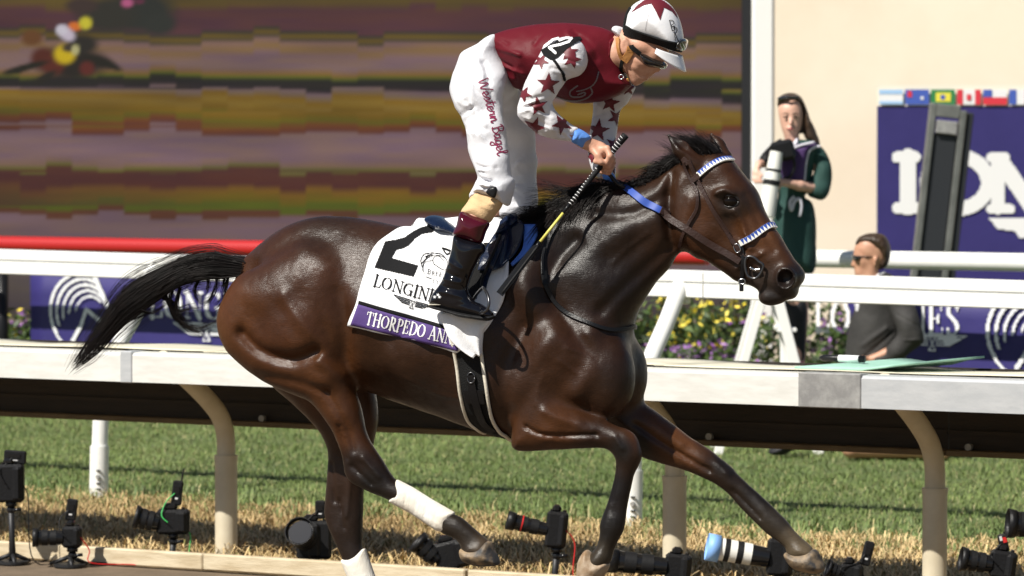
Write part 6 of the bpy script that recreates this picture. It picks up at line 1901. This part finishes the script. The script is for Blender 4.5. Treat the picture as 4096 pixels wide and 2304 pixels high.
Pp = np.array([A_ * (1 - t) + B_ * t for t in np.linspace(0, 1, 12)])
V, F, _, _ = band(Pp, np.tile(np.array((.25, -.95, .15)), (12, 1)), np.interp(np.linspace(0, 1, 12), (0, .12, 1), (.016, .026, .027)), .008)
pp = auto_smooth(mk('popper', V, F, M_blk, whip), 35)
MB().tube(Pp + np.array((.010, -.004, .004)), .0042, 8).obj('popper_seam', M_blkr, pp, True)
# ------------------------------------------------------------------ woman photographer on a stepladder (the garment helpers work in the frame H)
HORSE_FRAME = H
WD = 25.55
H = Frame(at(3160, 1000, WD).x, WD, 0.0)
ZL = lambda pts: [(2900 + x / 2.0127, 280 + y / 2.0127) for x, y in pts]
ZB = lambda pts: [(2900 + x / 2.0127, 880 + y / 2.0127) for x, y in pts]
zl = lambda x, y: ZL([(x, y)])[0]
zb = lambda x, y: ZB([(x, y)])[0]
M_green = mat('green_dress', (.012, .050, .042), .8, bump=((22, .3), (200, .2)))
M_vest = mat('purple_vest', (.060, .025, .115), .75, bump=((24, .3),))
M_trim = mat('pale_trim', (.60, .58, .64), .7)
M_hairb = mat('brown_hair', (.028, .016, .010), .45, bump=((12, .5, (6, 6, 1)),), var=((.055, .030, .015), 18, (6, 6, 1)))
M_pale = mat('fair_skin', (.66, .40, .30), .5, var=((.60, .34, .25), 30))
M_tights = mat('black_trousers', (.010, .010, .012), .7, bump=((30, .3),))
M_pink = mat('pink_shoe', (.62, .10, .22), .6)
M_lensw = mat('ivory_lens', (.74, .73, .68), .4)
lady = H.place(empty('person', label='woman in a dark green dress and purple vest standing on a stepladder holding a camera', cat='person'))
face = ZL([(432, 290), (500, 232), (590, 240), (622, 330), (620, 420), (598, 500), (545, 552), (495, 540), (462, 490), (440, 400)])
fc = [(*zl(530, 330), .072, .08, 0), (*zl(530, 440), .066, .075, 0), (*zl(535, 530), .045, .05, -.01)]
def build_body(parts, chains, mt, parent, h=.008, subs=()):
    lo = np.array((9., 9., 9.)); hi = -lo
    pl = []
    for p, c in parts:
        P = fpoly(p, c); C = H.ctrl(c); pl.append((P, C))
        for r in C:
            lo[1] = min(lo[1], r[4] - r[2]); hi[1] = max(hi[1], r[4] + r[2])
        lo[0] = min(lo[0], P[:, 0].min()); hi[0] = max(hi[0], P[:, 0].max()); lo[2] = min(lo[2], P[:, 1].min()); hi[2] = max(hi[2], P[:, 1].max())
    for ch in chains:
        for q in ch:
            lo = np.minimum(lo, np.array(q[:3]) - q[3]); hi = np.maximum(hi, np.array(q[:3]) + q[3])
    g = Grid(lo - .04, hi + .04, h)
    for i, (P, C) in enumerate(pl):
        g.pillow(P, C, .012 if i else 0)
    for ch in chains:
        g.chain(ch, .014)
    for c, r in subs:
        g.ball(c, r, .006, sub=True)
    V, Q = g.mesh(2)
    return mk('body', V, Q, mt, parent), V, Q
hand_l = [[C4(*zl(455, 905), -.19, .022), C4(*zl(425, 925), -.215, .016)]] + [[C4(*zl(430, 900 + 18 * i), -.205, .010), C4(*zl(405, 905 + 20 * i), -.222, .009), C4(*zl(385, 915 + 20 * i), -.215, .008)] for i in range(4)] + [[C4(*zl(445, 885), -.20, .010), C4(*zl(430, 860), -.225, .009)]]
hand_r = [[C4(*zl(270, 760), -.15, .022), C4(*zl(245, 830), -.17, .020)]] + [[C4(*zl(240 + 14 * i, 840), -.175, .010), C4(*zl(232 + 16 * i, 880), -.19, .009), C4(*zl(245 + 18 * i, 905), -.20, .008)] for i in range(4)] + [[C4(*zl(265, 820), -.18, .010), C4(*zl(300, 850), -.2, .009)]]
chains = [[C4(*zl(535, 520), 0, .045), C4(*zl(545, 600), .01, .048), C4(*zl(550, 700), .02, .06), C4(*zl(560, 900), .02, .055), C4(*zl(560, 1200), .03, .06)],
          [C4(*zl(740, 660), .01, .045), C4(*zl(770, 850), 0, .038), C4(*zl(745, 960), -.03, .036), C4(*zl(600, 930), -.12, .032), C4(*zl(480, 905), -.18, .024)],
          [C4(*zl(430, 640), .01, .045), C4(*zl(340, 740), -.04, .036), C4(*zl(275, 760), -.14, .024)],
          [C4(*zl(520, 1300), 0, .07), C4(*zb(560, 800), 0, .045), C4(*zb(575, 1090), 0, .032), C4(*zb(575, 1150), -.02, .03)],
          [C4(*zl(600, 1300), .03, .07), C4(*zb(610, 800), .05, .045), C4(*zb(605, 1090), .05, .032), C4(*zb(605, 1150), .03, .03)]] + hand_l + hand_r
chains += [[C4(*zl(528, 405), -.070, .012), C4(*zl(526, 432), -.088, .011)], [C4(*zl(505, 468), -.066, .008), C4(*zl(550, 468), -.066, .008)]]
e1, e2 = H.L(*zl(488, 378), -.07), H.L(*zl(566, 378), -.07)
_, LVb, LQb = build_body([(face, fc)], chains, M_pale, lady, .0075, [((e1[0], -.078, e1[2]), (.016, .012, .008)), ((e2[0], -.078, e2[2]), (.016, .012, .008))])
for ex_ in (488, 566):
    MB().tube([H.L(*zl(ex_ - 20, 380), -.066), H.L(*zl(ex_, 377), -.074), H.L(*zl(ex_ + 20, 381), -.066)], [.003, .0065, .003], 8).obj('eye', M_hairb, lady, True)
    MB().tube([H.L(*zl(ex_ - 26, 356), -.068), H.L(*zl(ex_, 347), -.077), H.L(*zl(ex_ + 26, 356), -.066)], [.002, .004, .002], 8).obj('eyebrow', M_hairb, lady, True)
M_lip = mat('lips', (.42, .10, .10), .5)
MB().tube([H.L(*zl(500, 470), -.072), H.L(*zl(527, 474), -.077), H.L(*zl(553, 470), -.072)], [.003, .006, .003], 8).obj('lips', M_lip, lady, True)
garment('hair', [(ZL([(425, 300), (432, 225), (500, 188), (585, 200), (640, 270), (690, 400), (735, 500), (765, 590), (720, 610), (650, 560), (630, 480), (632, 360), (600, 275), (520, 250), (455, 270)]), [(*zl(520, 230), .088, .05, .015), (*zl(650, 330), .075, .05, .03), (*zl(700, 520), .05, .04, .03)], []),
                 (ZL([(450, 230), (590, 210), (640, 330), (640, 470), (600, 520), (480, 500), (440, 380)]), [(*zl(540, 350), .06, .06, .055)], [])], M_hairb, lady, .007, .02, [(.004, 30, 2)])
MB().tube([H.L(*zl(430, 235), -.04), H.L(*zl(505, 222), -.082), H.L(*zl(590, 222), -.06)], .012, 8).obj('sunglasses', M_gog, lady, True)
dress = ZL([(430, 570), (520, 580), (600, 560), (745, 590), (740, 700), (700, 850), (690, 960), (640, 1020), (700, 1070), (732, 1200), (736, 1400), (716, 1625), (600, 1632), (440, 1632), (400, 1400), (395, 1150), (430, 1000), (410, 800), (395, 680)])
dc = [(*zl(560, 650), .095, .09, .01), (*zl(560, 850), .10, .10, .01), (*zl(570, 1050), .095, .10, .01), (*zl(570, 1300), .115, .12, .02), (*zl(570, 1600), .12, .10, .02)]
garment('dress', [(dress, dc, [])], M_green, lady, .008, .02, [(.004, 9, 3)])
garment('sleeve', [(ZL([(690, 600), (770, 610), (840, 720), (862, 850), (840, 980), (790, 1045), (720, 1035), (665, 1000), (680, 900), (720, 800), (690, 700)]), [(*zl(750, 680), .06, .06, .01), (*zl(780, 860), .06, .065, -.01), (*zl(740, 980), .055, .06, -.04)], [])], M_green, lady, .007, .02, [(.003, 16, 4)])
garment('sleeve', [(ZL([(460, 560), (400, 580), (320, 650), (275, 720), (290, 780), (350, 770), (430, 720)]), [(*zl(410, 640), .055, .055, 0), (*zl(310, 730), .045, .045, -.09)], [])], M_blkr, lady, .007)
garment('vest', [(ZL([(500, 600), (600, 590), (745, 590), (690, 640), (660, 760), (640, 890), (560, 930), (470, 900), (450, 750)]), [(*zl(560, 700), .075, .05, -.045), (*zl(560, 880), .07, .05, -.05)], [])], M_vest, lady, .007)
for i, (a_, yy) in enumerate((([(520, 650), (600, 610), (720, 580)], -.115), ([(770, 612), (690, 640), (655, 730), (640, 890)], -.09))):
    MB().tube(catmull([H.L(*zl(*p), yy) for p in a_], 5), .008, 8).obj('trim', M_trim, lady, True)
MB().tube(catmull([H.L(*zl(*p), -.115) for p in ((560, 1020), (525, 1060), (535, 1130), (560, 1060), (600, 1040), (615, 1100), (600, 1180))], 5), .010, 8).obj('bow', M_trim, lady, True)
garment('collar', [(ZL([(440, 600), (470, 560), (535, 590), (580, 545), (590, 600), (540, 660), (490, 650)]), [(*zl(510, 605), .03, .02, -.085)], [])], M_trim, lady, .006)
MB().tube(catmull([H.L(*zl(*p), -.12) for p in ((480, 560), (495, 610), (490, 650), (500, 720))], 4), .012, 6).obj('lanyard', M_pink, lady, True)
garment('trousers', [(ZB([(440, 650), (640, 640), (654, 850), (646, 1000), (632, 1130), (570, 1150), (545, 1140), (510, 1000), (480, 860)]), [(*zb(550, 750), .085, .08, .03), (*zb(590, 950), .075, .07, .03), (*zb(600, 1120), .05, .05, .03)], [])], M_tights, lady, .008)
for dx, yy in ((0, -.02), (26, .06)):
    garment('shoe', [(ZB([(545 + dx, 1140), (610 + dx, 1140), (618 + dx, 1175), (600 + dx, 1192), (540 + dx, 1192)]), [(*zb(580 + dx, 1170), .05, .03, yy - .03)], [])], M_pink, lady, .006)
# camera with long ivory lens held by the woman
cam1 = H.place(empty('camera', label='black camera with a long ivory lens pointing down in the woman hands', cat='camera'))
A_, B_ = np.array(H.L(*zl(415, 660), -.22)), np.array(H.L(*zl(330, 1180), -.26))
lt = lambda t: A_ * (1 - t) + B_ * t
for nm, t0_, t1_, r0_, r1_, mt in (('lens_barrel', 0, .27, .040, .046, M_lensw), ('focus_ring', .27, .31, .049, .049, M_blkr), ('lens_barrel', .31, .44, .047, .049, M_lensw), ('tripod_collar', .44, .52, .053, .053, M_blkr), ('lens_barrel', .52, 1.0, .050, .056, M_lensw)):
    MB().tube([lt(t0_), lt(t1_)], [r0_, r1_], 22).obj(nm, mt, cam1, False)
    auto_smooth([c for c in cam1.children][-1])
MB().box(Vector(H.L(*zl(465, 650), -.18)), (.15, .08, .13), Matrix.Rotation(R(-14), 3, 'Y'), .02).obj('camera_body', M_blk, cam1)
MB().tube(catmull([H.L(*zl(*p), -.17) for p in ((430, 600), (520, 640), (560, 760), (530, 850), (470, 880))], 5), .010, 8).obj('strap', M_blk, cam1, True)
# stepladder
lad = empty('stepladder', (H.O[0], WD, 0), 'white wooden stepladder under the woman', 'ladder')
lo_ = Vector((H.O[0], WD, 0))
def seg(a, b, wx, wy, nm, mt=None):
    a, b = Vector(a), Vector(b)
    ax_ = (b - a).normalized(); sx_ = Vector((0, 1, 0)).cross(ax_).normalized(); sy_ = ax_.cross(sx_)
    M_ = Matrix((sx_, sy_, ax_)).transposed()
    return MB().box((a + b) / 2 - lo_, (wx, wy, (b - a).length), M_, .004).obj(nm, mt or M_col, lad)
xl, xr, xa = at(2862, 1797, 25.6).x, at(3262, 1813, 25.6).x, at(3066, 1137, 25.6).x
for dy in (-.2, .22):
    seg((xl, WD + dy * 1.2, 0), (xa - .02, WD + dy, 1.06), .055, .03, 'rear_rail')
    seg((xr, WD + dy * 1.2, 0), (xa + .03, WD + dy, 1.08), .065, .03, 'front_rail')
for z in (.24, .50, .78):
    f = z / 1.07
    x = xr + (xa - xr) * f
    MB().box(Vector((x + .03, WD, z)) - lo_, (.20 if z == .50 else .12, .42, .025), None, .004).obj('step', M_col, lad)
for z in (.30, .72):
    x = xl + (xa - xl) * z / 1.07
    seg((x, WD - .22, z), (x, WD + .24, z), .03, .03, 'cross_bar')
seg((xl + .10, WD - .225, .34), (xr - .14, WD - .225, .50), .035, .02, 'spreader')
MB().box(Vector((xa, WD + .01, 1.085)) - lo_, (.16, .46, .03), None, .005).obj('top_cap', M_col, lad)

# ------------------------------------------------------------------ kneeling man in a dark suit
MD = 24.9
H = Frame(at(3640, 1200, MD).x, MD, 0.0)
M_suit = mat('charcoal_suit', (.030, .028, .026), .75, bump=((26, .35), (220, .2)), var=((.024, .022, .021), 8))
M_tanskin = mat('tanned_skin', (.50, .27, .17), .5, var=((.44, .22, .14), 30))
man = H.place(empty('person', label='dark haired man in a charcoal suit and sunglasses kneeling behind the rail', cat='person'))
mh = ZB([(1052, 200), (1100, 140), (1200, 125), (1290, 180), (1312, 280), (1295, 350), (1240, 400), (1230, 500), (1090, 520), (1062, 470), (1046, 440), (1042, 405), (1036, 385), (1012, 366), (1026, 330), (1032, 290), (1040, 240)])
mc = [(*zb(1170, 250), .076, .08, 0), (*zb(1100, 330), .062, .06, 0), (*zb(1030, 360), .018, .02, 0), (*zb(1080, 440), .045, .05, 0), (*zb(1200, 420), .06, .06, 0), (*zb(1160, 500), .06, .06, 0)]
hnd = [[C4(*zb(1190, 1120), -.17, .026), C4(*zb(1120, 1140), -.18, .026)]] + [[C4(*zb(1110, 1125 + 14 * i), -.19 + .008 * i, .012), C4(*zb(1050, 1135 + 14 * i), -.195 + .008 * i, .010), C4(*zb(1010, 1150 + 13 * i), -.19 + .008 * i, .009)] for i in range(4)] + [[C4(*zb(1130, 1110), -.2, .012), C4(*zb(1080, 1105), -.215, .010)]]
gnd = 2000
def gp(x, y, z, r):
    return (x, y, z, r)
hip = H.L(*zb(1300, 1150), 0); kx = H.L(*zb(980, 1250), 0)[0]
mchains = [[C4(*zb(1180, 480), 0, .055), C4(*zb(1250, 620), 0, .11), C4(*zb(1270, 900), 0, .12), C4(*zb(1280, 1150), 0, .12)],
           [C4(*zb(1400, 620), -.17, .05), C4(*zb(1510, 900), -.21, .042), C4(*zb(1380, 1040), -.20, .038), C4(*zb(1200, 1118), -.175, .028)],
           [C4(*zb(1300, 620), .18, .05), C4(*zb(1330, 900), .21, .042), C4(*zb(1200, 1080), .17, .03), C4(*zb(1120, 1150), .12, .03)]] + hnd
for sg in (-1, 1):
    mchains.append([gp(hip[0], sg * .09, hip[2] - .05, .09), gp(kx + .08 + .06 * sg, sg * .14, .085, .06), gp(hip[0] + .18, sg * .13, .07, .045), gp(hip[0] + .34, sg * .13, .055, .04)])
e = H.L(*zb(1205, 340), -.08)
mchains.append([(e[0], -.078, e[2] - .02, .010), (e[0] + .006, -.082, e[2] + .02, .014)])
build_body([(mh, mc)], mchains, M_tanskin, man, .008)
garment('hair', [(ZB([(1050, 200), (1085, 135), (1180, 105), (1275, 120), (1325, 195), (1330, 275), (1305, 365), (1245, 402), (1222, 370), (1238, 300), (1200, 262), (1160, 262), (1145, 200), (1090, 180)]), [(*zb(1160, 150), .083, .06, 0), (*zb(1280, 230), .083, .06, 0), (*zb(1270, 350), .07, .05, 0)], [])], M_hairb, man, .006, .02, [(.003, 40, 2)])
garment('sunglasses', [(ZB([(1022, 286), (1060, 278), (1150, 284), (1205, 276), (1206, 292), (1140, 304), (1092, 306), (1072, 334), (1036, 332)]), [(*zb(1050, 305), .066, .012, 0), (*zb(1180, 288), .080, .008, 0)], [])], M_gog, man, .004)
torso = ZB([(1085, 560), (1150, 470), (1230, 440), (1320, 430), (1430, 530), (1490, 660), (1480, 850), (1450, 1020), (1430, 1260), (1000, 1270), (965, 1130), (1000, 850), (1050, 690)])
garment('jacket', [(torso, [(*zb(1260, 560), .18, .14, 0), (*zb(1250, 800), .17, .16, 0), (*zb(1230, 1150), .16, .16, 0)], [(ZB([(1090, 1000), (1280, 860)]), 14, .01), (ZB([(1100, 1100), (1330, 900)]), 12, -.01)])], M_suit, man, .009, .03, [(.005, 9, 3)])
garment('sleeve', [(ZB([(1330, 500), (1430, 540), (1530, 700), (1565, 800), (1600, 930), (1592, 990), (1500, 1060), (1420, 1120), (1300, 1165), (1215, 1170), (1190, 1110), (1260, 1060), (1340, 980), (1390, 900), (1340, 760), (1300, 620)]), [(*zb(1400, 620), .07, .07, -.16), (*zb(1490, 880), .065, .065, -.22), (*zb(1420, 1040), .055, .06, -.215), (*zb(1240, 1120), .042, .045, -.18)], [(ZB([(1380, 760), (1560, 860)]), 8, -.006), (ZB([(1430, 960), (1590, 960)]), 8, .006)])], M_suit, man, .007, .02, [(.003, 16, 4)])
garment('shirt', [(ZB([(1200, 440), (1280, 410), (1290, 430), (1220, 475), (1110, 640), (1080, 740), (1050, 740), (1060, 640), (1120, 520)]), [(*zb(1230, 440), .085, .04, 0), (*zb(1080, 660), .06, .03, -.04)], [])], M_wsilk, man, .006)
garment('trousers', [([(a_[0], a_[1]) for a_ in ZB([(1000, 1180), (1420, 1180), (1470, 1300), (1520, 1500), (1620, 1760), (1760, 1790), (1900, 1800), (1910, 1850), (1700, 1872), (1400, 1872), (1130, 1872), (1020, 1860), (1000, 1780), (990, 1500)])], [(*zb(1220, 1300), .17, .14, 0), (*zb(1200, 1700), .19, .10, 0), (*zb(1600, 1830), .17, .05, 0), (*zb(1850, 1830), .15, .04, 0)], [(ZB([(1200, 1500), (1500, 1700)]), 14, -.02)])], mat('grey_trousers', (.055, .055, .058), .8, bump=((20, .4),)), man, .010, .03, [(.006, 8, 3)])
garment('shoe', [(ZB([(1880, 1790), (1960, 1780), (1990, 1800), (1990, 1850), (1920, 1874), (1880, 1860)]), [(*zb(1930, 1830), .04, .04, -.12)], [])], M_tanl, man, .007)
garment('shoe', [(ZB([(1880, 1790), (1960, 1780), (1990, 1800), (1990, 1850), (1920, 1874), (1880, 1860)]), [(*zb(1930, 1830), .04, .04, .12)], [])], M_tanl, man, .007)
# dark equipment bag on the grass by the ladder
H = Frame(at(3100, 1800, 25.0).x, 25.0, 0.0)
bag = H.place(empty('equipment_bag', label='black equipment bag lying on the grass by the stepladder', cat='bag'))
zk = lambda x, y: (3072 + x / 1.8018, 1500 + y / 1.8018)
garment('bag_body', [([zk(*p) for p in ((0, 560), (40, 500), (120, 440), (220, 430), (240, 500), (150, 560), (60, 585))], [(*zk(80, 530), .10, .06, 0), (*zk(190, 470), .12, .07, 0)], [])], M_tights, bag, .008, .02, [(.006, 12, 3)])
MB().tube(catmull([Vector(H.L(*zk(*p), -.05)) for p in ((40, 505), (90, 440), (150, 435), (200, 450))], 5), .012, 8).obj('handle', M_blk, bag, True)
H = HORSE_FRAME
# ------------------------------------------------------------------ remote cameras on low stands beneath the rail
M_cbody = mat('camera_black', (.010, .010, .011), .42, spec=.25, bump=((90, .25),))
M_cgl = mat('camera_gloss', (.010, .010, .011), .18, spec=.35)
M_glass = mat('lens_glass', (.006, .007, .012), .12, spec=.3)
M_ring = mat('red_ring', (.55, .02, .02), .4)
M_bluehood = mat('blue_hood', (.22, .42, .80), .5)
M_metalp = mat('stand_plate', (.03, .03, .032), .5, metal=.5)
M_lite = mat('camera_label', (.6, .6, .6), .5)
M_grn = mat('green_cord', (.05, .45, .10), .5)
D2S = 4096 / 2576.
def remote(label, base_px, n, body, lens=None, trig=None, yaw=0.0, style='black', ring=None, vertical=False, front=False, cord=None, stand=True, pitch=0.0):
    """all positions in full-view pixels; the stand's foot fixes the distance"""
    a = along(base_px[0] * D2S, 0, n)
    p = rl(a, n)
    d = p.y
    e = empty('remote_camera', (p.x, p.y, 0), label, 'camera', 'remote cameras set under the rail')
    W = lambda x, y, dy=0.0: at(x * D2S, y * D2S, d + dy) - Vector((p.x, p.y, 0))
    s = d / FPX * D2S            # metres per full-view pixel here
    bx, by, bw, bh = body
    c = W(bx, by)
    depth = .075
    Mz = Matrix.Rotation(R(yaw), 3, 'Z') @ Matrix.Rotation(R(pitch), 3, 'Y')
    def bl(v):
        return c + Mz @ Vector(v)
    w_, h_ = bw * s, bh * s
    bd = MB().box(c, (w_ if not front else w_, depth, h_), Mz, .012)
    bd.box(bl((w_ * .25 * (0 if front else 1), -.012, 0)), (w_ * .36, depth + .012, h_ * .92), Mz, .014)
    bo_ = bd.obj('camera_body', M_cbody, e)
    auto_smooth(bo_, 30)
    MB().box(bl((-w_ * .08, 0, h_ * .5 + .012)), (w_ * .42, depth * .75, .034), Mz, .012).obj('prism_hump', M_cgl, e)
    for i in range(3):
        MB().tube([bl((w_ * (-.3 + .3 * i), -.01, h_ * .5)), bl((w_ * (-.3 + .3 * i), -.01, h_ * .5 + .009))], .008, 10).obj('dial', M_cgl, bo_)
    if lens:
        lx, ly, r = lens                         # front end of the lens and its radius
        f = W(lx, ly, -.02 if not front else -.16)
        m0 = bl((-w_ * .45, -.012, -.004)) if not front else bl((-w_ * .2, -.04, 0))
        R_ = r * s
        if style == 'white':
            segs = [(0, .28, .80, .86, M_cgl), (.28, .42, .9, .9, M_lensw), (.42, .52, .93, .93, M_blkr), (.52, .64, .92, .92, M_lensw), (.64, .72, .95, .95, M_blkr), (.72, .80, .93, .93, M_lensw), (.80, 1.0, 1.06, 1.06, M_bluehood)]
        else:
            segs = [(0, .22, .72, .80, M_cgl), (.22, .42, .88, .88, M_blkr), (.42, .50, .82, .84, M_cgl), (.50, .70, .90, .92, M_blkr), (.70, .80, .88, .92, M_cgl), (.80, 1.0, .95, 1.02, M_cbody)]
        for t0_, t1_, r0_, r1_, mt in segs:
            nm = 'lens_hood' if t1_ == 1.0 else ('grip_ring' if mt is M_blkr else 'lens_barrel')
            cap = t1_ < 1
            o = MB().tube([m0.lerp(f, t0_), m0.lerp(f, t1_)], [R_ * r0_, R_ * r1_], 26, cap).obj(nm, mt, e)
            auto_smooth(o, 30)
            if not cap:
                o.modifiers.new('thick', 'SOLIDIFY').thickness = .003
        o = MB().tube([m0.lerp(f, .80), m0.lerp(f, .86)], [R_ * .9, R_ * .86], 26).obj('front_element', M_glass, e)
        auto_smooth(o, 30)
        if ring:
            auto_smooth(MB().tube([m0.lerp(f, ring), m0.lerp(f, ring + .03)], R_ * .965, 26).obj('red_ring', M_ring, e), 30)
    if trig:
        tx, ty, tw, th, tilt = trig[:5]
        tc_ = W(tx, ty)
        Mt = Matrix.Rotation(R(tilt), 3, 'Y')
        tb_ = MB().box(tc_, (tw * s, .03, th * s), Mt, .006).obj('radio_trigger', M_cbody, e)
        MB().box(tc_ + Mt @ Vector((-.002, -.017, th * s * .12)), (tw * s * .55, .004, th * s * .3), Mt, .001).obj('trigger_screen', M_cgl, tb_)
        MB().box(tc_ + Mt @ Vector((0, -.017, -th * s * .22)), (tw * s * .3, .004, th * s * .08), Mt, .001).obj('trigger_button', M_lite, tb_)
        q = tc_ + Mt @ Vector((0, 0, -th * s / 2))
        MB().tube([q, Vector((q.x, q.y, max(c.z + h_ * .5 + .02, q.z - .03)))], .008, 8).obj('shoe_mount', M_cgl, e)
        if len(trig) > 5:
            MB().tube([tc_ + Mt @ Vector((tw * s * .3, 0, th * s / 2)), tc_ + Mt @ Vector((tw * s * .3 + .004, 0, th * s / 2 + trig[5] * s))], .004, 8).obj('antenna', M_cbody, tb_)
        if len(trig) > 6:
            MB().box(tc_ + Mt @ Vector((tw * s * .2, -.018, th * s * .18)), (tw * s * .45, .004, th * s * .3), Mt).obj('red_sticker', M_ring, tb_)
            MB().box(tc_ + Mt @ Vector((-tw * s * .2, -.018, th * s * .30)), (tw * s * .3, .004, th * s * .25), Mt).obj('white_sticker', M_lite, tb_)
        MB().tube(catmull([tc_ + Vector((-.01, -.02, 0)), tc_ + Vector((-.05, -.03, -.04)), c + Vector((-.05, -.05, h_ * .3)), c + Vector((-.02, -.055, 0))], 6), .0028, 6).obj('sync_cable', M_grn if cord == 'green' else M_cbody, e, True)
    # stand: ball head, arm, weighted floor plate
    bz = c.z - h_ / 2
    MB().tube([Vector((c.x, c.y, bz + .004)), Vector((c.x, c.y, bz - .02))], .026, 16).obj('quick_plate', M_cgl, e, True)
    zb_ = max(bz - .06, .05)
    V, F = sphere((c.x, c.y, bz - .036), .021)
    mk('ball_head', V, F, M_cgl, e)
    MB().tube([Vector((c.x, c.y, bz - .03)), Vector((c.x * .5, c.y * .5, zb_ * .5)), Vector((0, 0, .012))], [.016, .014, .018], 12).obj('stand_column', M_metalp, e, True)
    MB().tube([Vector((c.x + .01, c.y - .03, bz - .036)), Vector((c.x + .05, c.y - .035, bz - .030))], .008, 10).obj('clamp_knob', M_cgl, e, True)
    for k in range(3):
        t = R(40 + 120 * k)
        MB().tube([Vector((0, 0, .045)), Vector((.10 * math.cos(t), .07 * math.sin(t), .008))], [.011, .008], 8).obj('stand_foot', M_metalp, e, True)
    MB().tube([Vector((0, 0, 0)), Vector((0, 0, .012))], .075, 20).obj('floor_plate', M_metalp, e)
    if cord:
        mt = {'red': M_ring, 'green': M_grn, 'black': M_cbody}[cord]
        MB().tube(catmull([c + Vector((.04, -.03, 0)), c + Vector((.08, -.02, -.06)), Vector((.10, -.03, .02)), Vector((.28, .02, .006)), Vector((.5, -.05, .006))], 8), .003, 6).obj('power_cord', mt, e, True)
    return e
remote('upright black camera on a thin pole at the far left edge', (28, 1425), -.78, (28, 1215, 66, 96), None, (38, 1150, 56, 34, 4), cord='black')
remote('black camera with a ribbed lens and red cord, second from the left', (172, 1440), -.75, (182, 1350, 50, 54), (82, 1352, 22), (180, 1282, 27, 54, 8), ring=None, cord='red')
remote('black camera with a green cord and tall antenna, third from the left', (428, 1450), -.45, (436, 1312, 84, 62), (338, 1300, 29), (446, 1240, 26, 62, 6, 32), cord='green')
remote('black camera facing the viewer beside the far hind leg', (786, 1450), -.40, (790, 1358, 88, 96), (752, 1335, 35), (806, 1282, 26, 46, 0), front=True)
remote('black camera in shade behind the bandaged hind hoof', (1120, 1470), -.38, (1138, 1395, 90, 72), (1048, 1360, 28), None, pitch=-14)
remote('black camera with a red ringed lens below the horse belly', (1392, 1490), -.36, (1400, 1332, 54, 92), (1276, 1308, 22), None, ring=.62, cord='red', pitch=6)
remote('black camera with a long dark lens beside the bent foreleg', (1700, 1500), -.36, (1706, 1425, 66, 64), (1524, 1408, 30), None, pitch=5)
remote('camera with an ivory lens and blue hood near the leading hoof', (1950, 1510), -.36, (1962, 1402, 66, 92), (1778, 1375, 31), None, style='white', pitch=4)
remote('small black camera right of the leading hoof with a tilted trigger', (2140, 1530), -.36, (2142, 1440, 58, 44), (2080, 1428, 22), (2182, 1392, 25, 62, 14), cord='black')
remote('black camera with red ringed lens and red sticker trigger at lower right', (2520, 1560), -.36, (2522, 1420, 66, 70), (2416, 1405, 29), (2524, 1366, 22, 46, -14, 4, 1), ring=.80, pitch=8)
remote('black camera with only its big lens hood showing at the right edge', (2680, 1560), -.30, (2668, 1322, 70, 80), (2534, 1316, 35), None)
